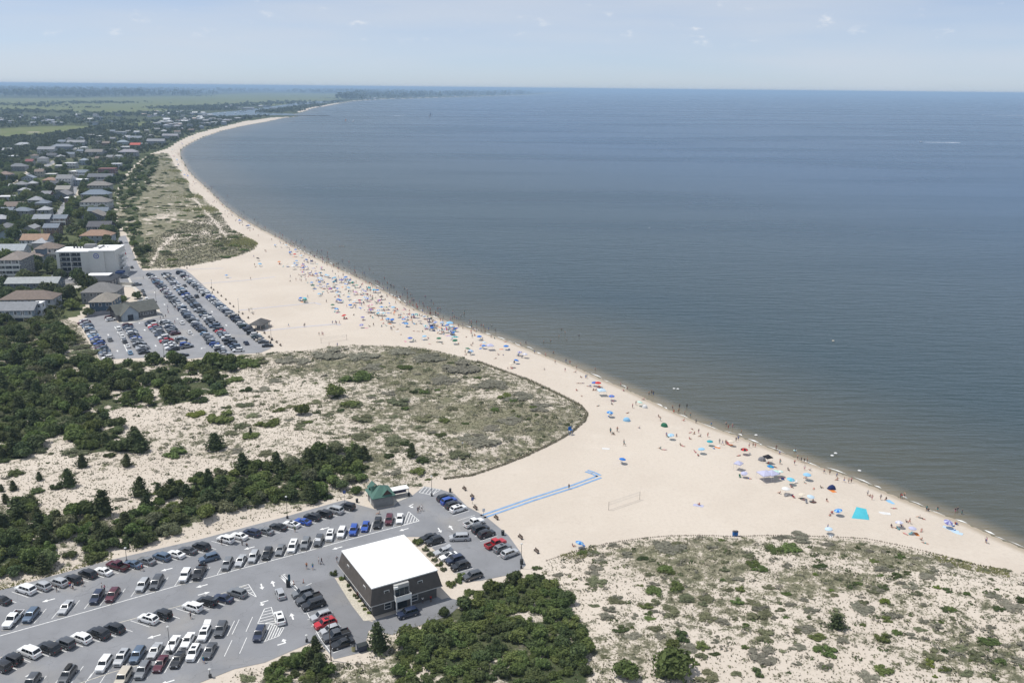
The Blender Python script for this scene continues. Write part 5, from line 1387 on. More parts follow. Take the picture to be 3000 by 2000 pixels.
def core(cen, rad, k=0.72):
    """Inner mass of the crown: lumpy low-poly spheres."""
    mb = MB()
    for c, r in zip(cen, rad):
        rings = []
        for z, q in ((-0.8, 0.55), (-0.2, 0.97), (0.35, 0.92), (0.8, 0.5)):
            rings.append([(c[0] + math.cos(t * 1.0472) * r * k * q, c[1] + math.sin(t * 1.0472) * r * k * q, max(0.0, c[2] + z * r * k)) for t in range(6)])
        mb.loft(rings)
    return mb

def build_crown(name, seed, n, kind, size):
    C, d, cen, rad, g = crown_lobes(seed, n, kind)
    V, Q = leaf_quads(C, d, size, g)
    mb = core(cen, rad)
    me = bpy.data.meshes.new(name)
    o = len(V)
    me.from_pydata(V.tolist() + mb.v, [], Q.tolist() + [tuple(i + o for i in f) for f in mb.f])
    me.materials.append(LEAF['dark'])
    return me

def build_cedar(name, seed, n):
    g = np.random.RandomState(seed); C = []; D = []
    lean = g.normal(0, 0.04, 2)
    nb = 46
    for b in range(nb):
        z = 0.10 + 1.75 * (b / nb) ** 0.92; r = (0.78 * (1 - (z / 1.95) ** 1.25) + 0.05) * g.uniform(0.70, 1.22); th = b * 2.4 + g.uniform(-0.4, 0.4)
        m = max(3, int(n / nb * (0.45 + r)))
        t = g.uniform(0.25, 1.0, m)
        side = g.normal(0, 0.07 + 0.05 * r, m)
        C.append(np.stack([np.cos(th) * r * t - np.sin(th) * side + lean[0] * z, np.sin(th) * r * t + np.cos(th) * side + lean[1] * z, z + r * 0.22 * t + g.normal(0, 0.03, m)], 1))
        D.append(np.stack([np.cos(th) * np.ones(m), np.sin(th) * np.ones(m), np.full(m, 0.9)], 1))
    C = np.concatenate(C); D = np.concatenate(D); D /= np.linalg.norm(D, axis=1, keepdims=True)
    V, Q = leaf_quads(C, D, 0.105, g)
    mb = MB()
    mb.loft([[(math.cos(t * 1.0472 + z) * r + lean[0] * z, math.sin(t * 1.0472 + z) * r + lean[1] * z, z) for t in range(6)] for z, r in ((0.08, 0.45), (0.5, 0.46), (1.0, 0.30), (1.5, 0.13), (1.85, 0.02))])
    me = bpy.data.meshes.new(name); o = len(V)
    me.from_pydata(V.tolist() + mb.v, [], Q.tolist() + [tuple(i + o for i in f) for f in mb.f])
    me.materials.append(LEAF['cedar'])
    return me

CROWN = {'broad': [build_crown('crown_broad', 100 + i, 900, 'broad', 0.135) for i in range(6)], 'shrub': [build_crown('foliage_shrub', 200 + i, 620, 'shrub', 0.105) for i in range(7)], 'cedar': [build_cedar('crown_cedar', 300 + i, 780) for i in range(6)]}
def trunk_mesh(h, r):
    m = MB(); m.loft([[(math.cos(t * 1.0472) * q + dx, math.sin(t * 1.0472) * q, z) for t in range(6)] for z, q, dx in ((-0.3, r * 1.5, 0), (0.15 * h, r, 0.01), (0.6 * h, r * 0.7, 0.03), (h, r * 0.35, -0.02))])
    for a in range(3):
        m.tube((0.02, 0, 0.55 * h), (math.cos(a * 2.1) * 0.3, math.sin(a * 2.1) * 0.3, h * 0.95), r * 0.45, r * 0.2, 5)
    return m.mesh('trunk', bark)
TRUNK = {'broad': trunk_mesh(0.75, 0.07), 'cedar': trunk_mesh(1.4, 0.05)}
prnd = random.Random(3)

def tree(p, kind, r, hs, leaf, label, group, name=None, cat='tree'):
    t = thing(name or ('cedar_tree' if kind == 'cedar' else 'broadleaf_tree'), (p[0], p[1], p[2] - 0.05), prnd.uniform(0, 6.28), label, cat, group)
    sc = (r * prnd.uniform(0.9, 1.1), r * prnd.uniform(0.9, 1.1), hs)
    obj('trunk', TRUNK[kind], t, None, 0, sc)
    c = obj('crown', prnd.choice(CROWN[kind]), t, (0, 0, 0), 0, sc)
    paint(c, LEAF[leaf])
    return t

def shrub(p, rx, ry, h, leaf, label, group, name='dune_shrub', rz=None):
    o = obj(name, prnd.choice(CROWN['shrub']), None, (p[0], p[1], p[2] - 0.06), prnd.uniform(-0.5, 0.5) if rz is None else rz, (rx * 1.08, ry * 1.08, h * 1.6))
    paint(o, LEAF[leaf])
    return tag(o, label, 'shrub', group)

# ---- shrubs and small trees picked off the picture: x, y, width in that view, kind
def pick(x0, y0, k, items):
    return [(x0 + x / k, y0 + y / k, w / k, c) for x, y, w, c in items]
SHR = pick(1000, 950, 3.136, [(585, 412, 180, 'g'), (790, 418, 100, 's'), (280, 410, 200, 'k'), (130, 520, 320, 'G'), (490, 548, 110, 's'), (640, 540, 100, 's'), (795, 545, 75, 's'), (1130, 492, 80, 's'), (1255, 495, 100, 'g'), (1250, 575, 150, 'k'), (550, 605, 130, 's'), (660, 630, 80, 'd'), (765, 632, 130, 'g'),
 (880, 612, 70, 'g'), (280, 668, 110, 's'), (430, 640, 160, 'k'), (520, 730, 250, 's'), (330, 715, 110, 's'), (590, 780, 100, 'g'), (1090, 668, 75, 's'), (1015, 780, 140, 's'), (1500, 675, 150, 'g'), (1575, 708, 80, 'g'), (1410, 792, 85, 'g'), (1580, 800, 50, 'g'), (1615, 855, 50, 'b'), (1765, 773, 90, 'g'), (100, 760, 200, 's'),
 (760, 880, 180, 's'), (950, 892, 130, 'g'), (480, 855, 110, 's'), (190, 882, 240, 's'), (1390, 970, 180, 'k'), (1515, 915, 80, 's'), (920, 1030, 130, 'd'), (370, 975, 210, 's'), (175, 1045, 200, 's'), (490, 1090, 220, 's'), (585, 1110, 100, 'd'), (1140, 1055, 170, 'k'), (490, 1170, 110, 's'), (440, 1220, 110, 'd'), (640, 1215, 140, 'c'), (740, 1265, 120, 'd'),
 (840, 1250, 100, 'k'), (1075, 1215, 220, 's'), (700, 1360, 180, 'g'), (460, 1370, 200, 'k'), (210, 1240, 140, 'c'), (900, 660, 30, 'd'), (1340, 610, 50, 's'), (1240, 600, 60, 'k')])
SHR += pick(500, 950, 3.92, [(1880, 830, 250, 'B'), (2060, 930, 280, 'g'), (1640, 910, 180, 's'), (1960, 1000, 100, 'd'), (1800, 1050, 160, 's'), (2200, 1100, 260, 's'), (2180, 1310, 230, 's'), (1240, 1000, 170, 'g'), (1350, 960, 150, 's'), (1300, 900, 80, 's'), (1500, 1030, 200, 'B'), (1500, 1140, 120, 's'), (1470, 1200, 200, 's'), (1100, 1170, 300, 'g'), (900, 1310, 230, 'g'), (920, 1250, 60, 'c'),
 (950, 1060, 180, 's'), (850, 950, 250, 's'), (1060, 920, 100, 's'), (1210, 660, 200, 'k'), (1210, 770, 90, 's'), (1680, 540, 120, 's'), (300, 1060, 250, 'b'), (560, 1110, 350, 'g'), (800, 1180, 200, 's'), (700, 1260, 200, 's'), (560, 800, 300, 'g'), (330, 900, 200, 'd'), (90, 860, 240, 'd'), (750, 650, 200, 'g'), (1000, 440, 250, 's'), (860, 770, 160, 'd'), (1020, 770, 220, 'k'), (520, 1430, 260, 'T'), (750, 1470, 200, 'k'),
 (80, 1480, 200, 'd'), (890, 1470, 70, 's'), (1090, 1500, 200, 's'), (1870, 1540, 180, 's'), (2230, 1530, 160, 'd'), (1370, 1105, 140, 'k'), (880, 480, 300, 'g'), (1300, 430, 260, 'k'), (760, 430, 260, 'g')])
SHR += pick(0, 1250, 3.92, [(160, 555, 180, 'd'), (455, 610, 110, 'c'), (950, 460, 160, 'c'), (1455, 450, 160, 'c'), (545, 420, 50, 'd'), (700, 285, 50, 'd'), (595, 315, 50, 'd'), (870, 310, 320, 's'), (1260, 340, 180, 'd'), (1600, 280, 260, 'c'), (900, 130, 280, 'd'), (155, 725, 120, 'c'), (420, 755, 180, 'd'), (800, 680, 230, 'c'), (640, 710, 160, 'd'), (760, 570, 60, 'c'), (20, 740, 80, 'c'), (75, 870, 120, 'c'), (360, 870, 120, 's'), (215, 1020, 300, 'T'),
 (1600, 790, 240, 'c'), (1820, 735, 110, 'c'), (1900, 790, 180, 'k'), (1980, 340, 330, 'g'), (2060, 720, 100, 'c'), (150, 330, 220, 'c'), (1180, 1010, 320, 'c'), (850, 1110, 130, 'c'), (1090, 960, 80, 'c'), (230, 270, 240, 'd')])
SHR += pick(1600, 1550, 3.36, [(470, 430, 260, 'k'), (500, 540, 200, 's'), (120, 460, 120, 'k'), (290, 500, 60, 'g'), (700, 720, 200, 's'), (920, 750, 70, 's'), (870, 870, 90, 'k'), (850, 970, 40, 'g'), (870, 1070, 200, 'k'), (1170, 400, 200, 'g'), (1060, 620, 200, 'g'), (1290, 600, 170, 'g'), (1270, 510, 110, 's'), (1390, 680, 180, 's'), (1070, 740, 140, 's'), (1010, 840, 90, 'g'), (1230, 840, 220, 's'), (1070, 820, 90, 'k'),
 (1590, 690, 190, 's'), (1740, 505, 60, 'g'), (1915, 605, 110, 'g'), (1590, 890, 200, 's'), (1090, 1000, 160, 's'), (1130, 1060, 130, 'k'), (1340, 1090, 200, 'd'), (1240, 1140, 180, 'g'), (1540, 1170, 130, 'g'), (1400, 1220, 220, 'k'), (1480, 1330, 80, 'g'), (1410, 1310, 70, 'g'), (1240, 1420, 380, 'B'), (1590, 1490, 260, 's'), (800, 1470, 280, 'B'), (2110, 410, 180, 'g'), (2050, 370, 150, 'g'), (2260, 220, 160, 'g'), (2110, 860, 280, 's'),
 (2160, 1080, 260, 's'), (2150, 1280, 300, 'k'), (2090, 1440, 130, 'd'), (1960, 1170, 80, 'g'), (2300, 1450, 40, 's'), (1250, 210, 350, 'k'), (1620, 190, 90, 'k'), (800, 270, 180, 'k'), (540, 330, 150, 'k'), (1860, 890, 60, 's'), (1980, 990, 50, 'k'), (1690, 1060, 50, 'k')])
SHR += pick(2300, 1550, 3.36, [(80, 215, 220, 'g'), (120, 90, 280, 'k'), (300, 450, 50, 'b'), (455, 605, 60, 'b'), (190, 700, 110, 'k'), (790, 800, 250, 'k'), (980, 720, 130, 'b'), (930, 610, 110, 'k'), (520, 850, 150, 's'), (510, 960, 190, 'P'), (770, 945, 80, 'g'), (970, 1095, 160, 'g'), (1115, 1030, 110, 'g'), (1250, 1065, 150, 'k'), (340, 1090, 190, 'g'), (440, 1240, 230, 'g'), (320, 1190, 120, 'g'), (130, 1180, 200, 'k'), (230, 1010, 200, 'k'),
 (990, 1410, 200, 'g'), (840, 1480, 200, 'k'), (1480, 1260, 200, 's'), (1580, 1205, 80, 'd'), (1430, 1345, 130, 'b'), (1570, 1400, 130, 'g'), (1740, 1200, 200, 's'), (1900, 1280, 240, 's'), (2040, 1140, 230, 'g'), (2120, 1310, 140, 'g'), (1650, 800, 90, 'g'), (1540, 920, 60, 'b'), (1500, 580, 80, 'b'), (1790, 640, 90, 'g'), (1480, 1455, 60, 'b'), (1620, 370, 120, 'k'), (1400, 470, 200, 'k'), (1250, 580, 160, 'k'), (2060, 660, 200, 'k'), (2250, 780, 220, 'k'), (720, 190, 60, 'd'), (1010, 225, 50, 'd')])
SHR += [(x, y, w, 'k') for x, y, w in [(1180, 1035, 90), (1260, 1055, 110), (1350, 1085, 120), (1440, 1130, 110), (1520, 1170, 100), (1580, 1200, 90), (1500, 1240, 80), (1420, 1300, 110), (1300, 1120, 90), (1060, 1050, 100), (960, 1045, 110), (880, 1060, 90)]]
KINDL = {'g': ('green', 0.42, 'rounded green shrub'), 's': ('sage', 0.27, 'sage-green spreading shrub'), 'k': ('grey', 0.17, 'grey twiggy shrub mat'), 'd': ('dark', 0.55, 'dense dark green bush'), 'b': ('bright', 0.5, 'bright yellow-green shrub'), 'G': ('green', 0.4, 'broad dark green thicket')}
SHR_POS = []
ki = {}
SHR.sort(key=lambda q: q[1])
for px, py, w, k in SHR:
    p = at(px, py)
    r = w / 2 / (FPX / math.hypot(p.y, CAM_H))           # half width in metres
    side = 'the dune between the car parks' if px < 1500 and py < 1500 else ('the dune below the beach' if px > 1590 else 'the dune beside the front car park')
    band = ('near the fence' if (py < 1100 and px < 1500 or 1500 < py < 1680) else 'in its middle') if side != 'the dune beside the front car park' else 'near the hedge'
    SHR_POS.append((p.x, p.y, r))
    key = (k if k in KINDL else ('c' if k in 'cTP' else 'B'), side); ki[key] = ki.get(key, 0) + 1
    if k in KINDL:
        leaf, hk, nm = KINDL[k]
        h = max(0.35, r * hk * (1.15 if r < 2 else 0.8)); h = min(h, 2.4)
        ry = r * prnd.uniform(0.75, 1.25)
        n_sub = 1
        shrub((p.x, p.y + ry * 0.3, p.z), r, ry, h, leaf, f'{nm}, {ordw(ki[key])} from the far side, {side}', 'shrubs scattered on the dunes')
    elif k in 'cTP':
        tree((p.x, p.y, p.z), 'cedar', r * 1.25, max(1.2, r * 1.05) if k == 'c' else r * 0.8, 'cedar', f'conical dark cedar, {ordw(ki[key])} from the far side, {side}', 'young cedars on the dunes')
    else:
        tree((p.x, p.y, p.z), 'broad', r * 1.05, r * 1.0, 'green' if k != 'B' else 'green', f'bushy broadleaf tree, {ordw(ki[key])} from the far side, {side}', 'bushy trees on the dunes')

def scatter(poly, n, rmin, seed, tries=30):
    """Poisson-like scatter inside a ground polygon; keeps clear of houses and asphalt."""
    g = np.random.RandomState(seed)
    lo, hi = poly.min(0), poly.max(0)
    pts = []
    cells = {}
    for _ in range(n * tries):
        q = lo + g.rand(2) * (hi - lo)
        c = (int(q[0] // rmin), int(q[1] // rmin))
        if any((abs(q[0] - a) ** 2 + abs(q[1] - b) ** 2) < rmin * rmin for i in (-1, 0, 1) for j in (-1, 0, 1) for a, b in cells.get((c[0] + i, c[1] + j), ())): continue
        if not inside(q[None], poly)[0]: continue
        cells.setdefault(c, []).append((q[0], q[1])); pts.append(q)
        if len(pts) >= n: break
    return np.array(pts)

def clear(P, pad=0.5, lots=True):
    ok = np.ones(len(P), bool)
    for x, y, r in HOUSE_POS:
        ok &= np.hypot(P[:, 0] - x, P[:, 1] - y) > r * 0.80 + pad
    if lots:
        for q in FLATS + [BLDG_PAD]:
            ok &= ~inside(P, q) & (dist_line(P, q, True) > 1.6)
    for ln in STREETS: ok &= dist_line(P, ln) > 4.5
    return ok

def in_frame(P, z=3.0, m=60):
    r = []
    for x, y in P:
        v = np.array([x, y, z - CAM_H]); k = FPX / (v @ _F)
        px, py = 1500 + (v @ _R) * k, 1000 - (v @ _U) * k
        r.append(-m < px < 3000 + m and py < 2000 + m * 2)
    return np.array(r, bool)

# ---- the hedge band beside the front car park, the wood left of the dune, the thickets at the bottom
NB, MASSP = [0], []
def wood(poly, n, rmin, seed, mixk, label, group, rr=(1.6, 3.0), lots=True):
    P = scatter(poly, n, rmin, seed)
    P = P[clear(P, 0.5, lots)]; P = P[in_frame(P)]
    P = P[np.argsort(P[:, 0] / P[:, 1])]
    Z = hgt(P); gr = random.Random(seed); cnt = {}
    lab0 = label
    for (x, y), z in zip(P, Z):
        kind, leaf = gr.choice(mixk)
        r = gr.uniform(*rr)
        cnt[kind] = cnt.get(kind, 0) + 1
        label = [q + ', ' + ordw(cnt[kind]) + ' from the left' for q in lab0]
        if kind == 'cedar': tree((x, y, z), 'cedar', r * 1.25, r * gr.uniform(0.8, 1.2), leaf, label[0], group[0])
        elif kind == 'broad': tree((x, y, z), 'broad', r * 1.1, r * gr.uniform(0.85, 1.25), leaf, label[1], group[1])
        elif NB[0] < 290:
            NB[0] += 1; shrub((x, y, z), r * 1.05, r * 1.05, r * gr.uniform(0.55, 0.85), leaf, label[2], group[2], 'thicket_bush')
        else: MASSP.append((x, y))
M1 = [('cedar', 'cedar')] * 2 + [('broad', 'dark')] * 3 + [('broad', 'green')] * 3 + [('broad', 'town')] + [('shrub', 'green')] * 4 + [('shrub', 'sage')] * 2 + [('shrub', 'dark')] * 3
M2 = [('cedar', 'cedar')] * 3 + [('broad', 'dark')] * 2 + [('broad', 'green')] * 2 + [('shrub', 'green')] * 2 + [('shrub', 'dark')] * 2 + [('shrub', 'sage'), ('broad', 'sage'), ('broad', 'town')]
M3 = [('broad', 'green')] * 2 + [('broad', 'dark')] * 2 + [('shrub', 'green')] * 5 + [('shrub', 'dark')] * 2
wood(WOOD_2, 230, 2.1, 42, M2, ('dark cedar in the hedge along the front car park', 'leafy tree in the hedge along the front car park', 'bush in the hedge along the front car park'), ('cedars of the hedge', 'leafy trees of the hedge', 'bushes of the hedge'), (1.6, 2.9))
wood(WOOD_3, 150, 2.0, 43, M3, ('dark cedar in the thicket below the flat-roofed building', 'leafy tree in the thicket below the flat-roofed building', 'bush in the thicket below the flat-roofed building'), ('cedars of the front thicket', 'leafy trees of the front thicket', 'bushes of the front thicket'), (1.3, 2.4))
wood(WOOD_4, 26, 1.9, 44, M3 + [('cedar', 'cedar')] * 3, ('dark cedar in the clump at the car park exit', 'leafy tree in the clump at the car park exit', 'bush in the clump at the car park exit'), ('cedars by the exit', 'leafy trees by the exit', 'bushes by the exit'), (1.2, 2.2))
wood(WOOD_1, 520, 2.5, 41, M1, ('dark cedar in the dense wood beside the far car park', 'leafy tree in the dense wood beside the far car park', 'bush in the dense wood beside the far car park'), ('cedars of the far wood', 'leafy trees of the far wood', 'bushes of the far wood'), (2.0, 3.9))
wood(WOOD_C, 150, 4.5, 45, M3, ('cedar at the dune edge of the town', 'leafy tree at the dune edge of the town', 'bush at the dune edge of the town'), ('cedars at the dune edge', 'leafy trees at the dune edge', 'bushes at the dune edge'), (2.2, 3.8), True)
p = at(1112, 1905); tree((p.x, p.y, p.z), 'cedar', 3.0, 3.6, 'cedar', 'large shaggy cedar beside the bins at the forecourt end', 'single trees')
p = at(182, 880); tree((p.x, p.y, p.z), 'broad', 6.5, 6.0, 'dark', 'big dark tree behind the lavender house', 'single trees')
p = at(210, 905); tree((p.x, p.y, p.z), 'broad', 5.0, 4.6, 'green', 'leafy tree left of the slate-blue house', 'single trees')
p = at(262, 926); tree((p.x, p.y, p.z), 'broad', 3.6, 3.4, 'dark', 'dark tree at the corner of the slate-blue house', 'single trees')
p = at(402, 875); tree((p.x, p.y, p.z), 'broad', 3.0, 3.4, 'dark', 'small dark tree behind the olive-roofed pavilion', 'single trees')
p = at(360, 886); tree((p.x, p.y, p.z), 'broad', 3.2, 3.0, 'green', 'leafy tree right of the grey hipped house', 'single trees')
# low planting along the building and behind it
for i, (x, y, r, c) in enumerate([(978, 1683, 1.0, 'dark'), (1001, 1697, 0.7, 'bright'), (1020, 1718, 0.6, 'green'), (1026, 1730, 0.5, 'sage'), (1040, 1745, 0.55, 'green'), (1046, 1752, 0.5, 'dark'), (1055, 1762, 0.5, 'bright'), (1065, 1775, 0.55, 'green'), (1069, 1786, 0.5, 'bright'), (1081, 1797, 0.6, 'bright')]):
    p = at(x, y); shrub((p.x, p.y, 0.09), r, r, r * 0.9, c, f'small {c} garden shrub along the flat-roofed building, {ordw(i + 1)} from its far corner', 'garden shrubs by the building', 'garden_shrub')
for i, (x, y, r, c) in enumerate([(1228, 1588, 1.7, 'green'), (1247, 1610, 1.0, 'sage'), (1262, 1625, 1.0, 'sage'), (1275, 1640, 1.0, 'sage'), (1287, 1655, 1.0, 'green'), (1300, 1668, 0.9, 'sage'), (1345, 1700, 1.5, 'green'), (1322, 1712, 1.3, 'green'), (1360, 1692, 1.2, 'green')]):
    p = at(x, y); shrub((p.x, p.y, p.z), r, r * 1.2, r * 0.75, c, f'{c} bush in the strip behind the flat-roofed building, {ordw(i + 1)} from its far end', 'bushes behind the building', 'strip_bush')

# ---- town trees: the nearer as individuals, the rest as one wooded mass
TNEAR = TOWN.copy(); TNEAR[:, 1] = np.minimum(TNEAR[:, 1], 1000)
TP = np.concatenate([scatter(TNEAR, 420, 7.2, 50, 25), scatter(TOWN, 1900, 7.0, 51, 14)])
TP = TP[clear(TP, 1.0)]; TP = TP[in_frame(TP)]
order = np.argsort(TP[:, 1]); TP = TP[order]
UND = scatter(TNEAR, 1300, 3.4, 57, 20); UND = UND[clear(UND, 0.2)]; UND = UND[in_frame(UND)]
ZT = hgt(TP)
gt = random.Random(9)
n_ind = 300
HN = [(o.location.x, o.location.y, o['label']) for o in col.objects if o.name.split('.')[0] == 'house']
def town_lab(x, y):
    l = min(HN, key=lambda q: (q[0] - x) ** 2 + (q[1] - y) ** 2)[2]
    w = l.replace(' town house', ' house').replace(' of the smaller ones', ' smaller one').split()[:13]
    return 'tree by the ' + ' '.join(w), 'trees by the ' + ' '.join(w)
    w = l.split()
    for stop in ('with', 'below', 'behind', 'above', 'beside', 'beyond', 'among', 'at', 'by', 'on', 'between', 'under', 'near', 'close', 'past', 'in', 'before', 'standing', 'deep', 'furthest', 'left'):
        if stop in w[2:] and len(w) > 9: w = w[:w.index(stop, 2) + 4]
    t_ = ' '.join(w[:10])
    return f'leafy tree next to the {t_}', f'trees next to the {t_}'
for (x, y), z in zip(TP[:n_ind], ZT[:n_ind]):
    r = gt.uniform(4.0, 6.6)
    tree((x, y, z), 'broad', r, r * gt.uniform(1.0, 1.4), gt.choice(['town', 'town', 'green', 'dark']), *town_lab(x, y), 'town_tree')

def tree_mass(name, P, rlo, rhi, label, seed, leafs=70, mname='far'):
    """Many far trees as one object: each an uneven tuft of leaf clumps."""
    g = np.random.RandomState(seed); Vs = []; Qs = []; o = 0
    temps = []
    for k in range(5):
        C, d, cen, rad, gg = crown_lobes(700 + k + seed, leafs, 'broad')
        temps.append((C, d))
    for (x, y) in P:
        C, d = temps[g.randint(5)]
        r = g.uniform(rlo, rhi); a = g.uniform(0, 6.28)
        ca, sa = math.cos(a), math.sin(a)
        C2 = np.stack([(C[:, 0] * ca - C[:, 1] * sa) * r, (C[:, 0] * sa + C[:, 1] * ca) * r, C[:, 2] * r * g.uniform(0.8, 1.2)], 1) + [x, y, 0]
        V, Q = leaf_quads(C2, d, r * 0.42, g)
        Vs.append(V); Qs.append(Q + o); o += len(V)
    me = np_mesh(name, np.concatenate(Vs), np.concatenate(Qs), LEAF[mname])
    return tag(obj(name, me), label, None, None, 'stuff')
tree_mass('garden_shrubbery', UND, 2.0, 4.2, 'tangled garden shrubbery filling the gaps between the town houses', 69, 40, 'town')
if MASSP: tree_mass('undergrowth', np.array(MASSP), 1.6, 3.0, 'low undergrowth between the trees of the far wood', 68, 90, 'dark')
if len(TP) > n_ind:
    tree_mass('town_woods', TP[n_ind:], 4.0, 7.0, 'dark tree cover among the more distant town houses', 61, 46)
P2 = scatter(TOWN2, 1500, 15, 62); P2 = P2[clear(P2, 2, False)]
P2 = P2[fbm(P2, 260, 8, 3) > 0.40]
tree_mass('inland_woods', P2[in_frame(P2)], 6.0, 10.5, 'belt of trees inland of the green field', 63, 30)
WOODP = fl2([(-60, 412), (0, 412), (110, 402), (190, 394), (260, 384), (300, 380), (240, 410), (150, 420), (110, 440), (70, 470), (20, 490), (-60, 500)])
P3 = scatter(WOODP, 420, 9, 64); P3 = P3[clear(P3, 1)]
tree_mass('field_woods', P3, 5.0, 8.5, 'dark wood below the green field', 65, 40)
# clumps on the marsh, the spit and beyond
def clump(pts, n, rlo, rhi, sx, sy, seed):
    g = np.random.RandomState(seed); r = []
    for px, py in pts:
        c = flat(px, py)[:2]; r.append(c + g.normal(0, 1, (n, 2)) * [sx, sy])
    return np.concatenate(r)
Pm = np.concatenate([clump([(200, 303), (285, 302), (275, 303), (10, 310), (60, 309)], 60, 0, 0, 130, 160, 1), clump([(520, 318), (545, 317), (570, 319), (500, 320), (610, 315), (620, 317), (640, 323), (590, 323)], 60, 0, 0, 60, 70, 2), clump([(720, 310), (760, 306), (800, 305), (840, 303), (690, 312), (855, 301)], 60, 0, 0, 90, 60, 3),
                     clump([(790, 330), (820, 326), (850, 322), (880, 317), (905, 313), (930, 310)], 50, 0, 0, 40, 60, 4), clump([(120, 314), (230, 318), (590, 283), (990, 290), (870, 298)], 18, 0, 0, 60, 60, 5), clump([(960, 302), (985, 299)], 25, 0, 0, 40, 40, 6)])
tree_mass('marsh_woods', Pm[~inside(Pm, SEAPOLY)], 6, 11, 'clumps of dark trees on the marsh and spit', 66, 24)
# far inland forest up to the horizon: broad low tufts
g = np.random.RandomState(77)
pxs = g.uniform(-100, 1560, 6500); dist = np.exp(g.uniform(math.log(6800), math.log(34000), 6500))
Pf = []
for px, d in zip(pxs, dist):
    q = flat(px, 258 + FPX * CAM_H / d + (px - 1500) * 0.01)[:2]; Pf.append(q)
Pf = np.array(Pf)
Pf = Pf[~inside(Pf, MARSH) & ~inside(Pf, SEAPOLY) & (dist_line(Pf, SHORE) > 60) & ~inside(Pf, CANAL)]
nn = fbm(Pf * [1, 0.35], 900, 12, 3); Pf = Pf[nn > 0.42]
tree_mass('far_forest', Pf, 22, 55, 'hazy forest on the flat land below the horizon', 67, 10)

# ---- dune grass: tufts standing in the sand
def tufts(name, P, hlo, hhi, wk, m, label, seed, blades=4):
    g = np.random.RandomState(seed); n = len(P); Z = hgt(P)
    V = []; 
    h = g.uniform(hlo, hhi, n); s = h * wk
    B = np.stack([P[:, 0], P[:, 1], Z - 0.03], 1)
    for k in range(blades):
        a = g.uniform(0, 6.28, n) ; r = g.uniform(0.35, 1.0, n) * s
        dx, dy = np.cos(a), np.sin(a); bw = s * 0.30
        p0 = B + np.stack([-dy * bw, dx * bw, np.zeros(n)], 1); p1 = B + np.stack([dy * bw, -dx * bw, np.zeros(n)], 1)
        p2 = B + np.stack([dx * r, dy * r, h * g.uniform(0.7, 1.1, n)], 1)
        V.append(np.stack([p0, p1, p2], 1))
    V = np.stack(V, 1).reshape(-1, 3)
    me = np_mesh(name, V, np.arange(len(V)).reshape(-1, 3), m)
    return tag(obj(name, me), label, None, None, 'stuff')

def dens_pts(poly, per_m2, seed, f):
    g = np.random.RandomState(seed); lo, hi = poly.min(0), poly.max(0)
    lo = np.maximum(lo, [-260, 120]); hi = np.minimum(hi, [330, 1100])
    n = int((hi - lo).prod() * per_m2)
    P = lo + g.rand(n, 2) * (hi - lo)
    P = P[inside(P, poly)]
    ok = np.ones(len(P), bool)
    for q in FLATS + [BLDG_PAD]: ok &= ~inside(P, q)
    P = P[ok]
    P = P[f(P, g)]
    return P[in_frame(P, 0, 20)]
gr_olive = leafm('dune_grass_olive', (0.26, 0.25, 0.16), 0.0, 0.0); gr_dark = leafm('dune_grass_dark', (0.165, 0.160, 0.108), 0.0, 0.0); gr_lime = leafm('dune_grass_lime', (0.27, 0.27, 0.12), 0.0, 0.0)
def fA(P, g):
    zg_, _, _, _ = zone_weights(P, np.zeros(len(P)))
    return g.rand(len(P)) < 0.16 + 0.9 * zg_ * (0.4 + 1.1 * vnoise(P, 5, 2))
PA = dens_pts(DUNE_A, 3.2, 81, fA); PB = dens_pts(DUNE_B, 3.4, 82, fA); PC = dens_pts(DUNE_C, 0.45, 83, fA)
for nm, PP, wh in (('dune_grass', PA, 'between the car parks'), ('dune_grass', PB, 'below the beach')):
    k = np.random.RandomState(5).rand(len(PP)) < 0.5
    tufts(nm, PP[k], 0.12, 0.36, 1.1, gr_olive, f'olive grass tufts over the dune {wh}', 84)
    tufts(nm, PP[~k], 0.12, 0.38, 1.15, gr_dark, f'darker heathy tufts over the dune {wh}', 85)
tufts('dune_grass', PC, 0.4, 0.9, 1.5, gr_dark, 'dark grass tufts over the distant dune', 86)
# fresh lime-green grass along the fences and on the seaward lobes of the distant dune
def near_line(line, lo, hi, n, seed):
    g = np.random.RandomState(seed); r = []
    L = np.diff(line, axis=0); ll = np.linalg.norm(L, axis=1); cum = ll / ll.sum()
    i = g.choice(len(L), n, p=cum); t = g.rand(n)[:, None]; q = line[i] + L[i] * t
    nn_ = np.stack([-L[i][:, 1], L[i][:, 0]], 1) / ll[i][:, None]
    return q + nn_ * g.uniform(lo, hi, n)[:, None]
patchy = lambda P: P[(vnoise(P, 14, 3) + 0.35 * sstep(P[:, 0], 60, 110)) > 0.62]
tufts('fence_grass', patchy(near_line(FENCE_B, -5, 0.3, 5200, 87)), 0.2, 0.5, 0.9, gr_lime, 'lime-green grass along the fence of the dune below the beach', 88)
tufts('fence_grass', near_line(FENCE_A, -0.3, 0.9, 2600, 89), 0.2, 0.5, 0.9, gr_olive, 'dark grass along the fence of the dune between the car parks', 90)
lobes = np.concatenate([np.array(flat(x, y)[:2]) + np.random.RandomState(91).normal(0, 1, (900, 2)) * [w, w * 1.3] for x, y, w in [(535, 500, 11), (552, 530, 12), (590, 575, 12), (620, 612, 11), (720, 706, 11), (735, 712, 9), (505, 468, 10)]])
lobes = lobes[inside(lobes, DUNE_C)]
tufts('lobe_grass', lobes, 0.5, 1.0, 1.3, gr_lime, 'yellow-green grass on the seaward lobes of the distant dune', 92)
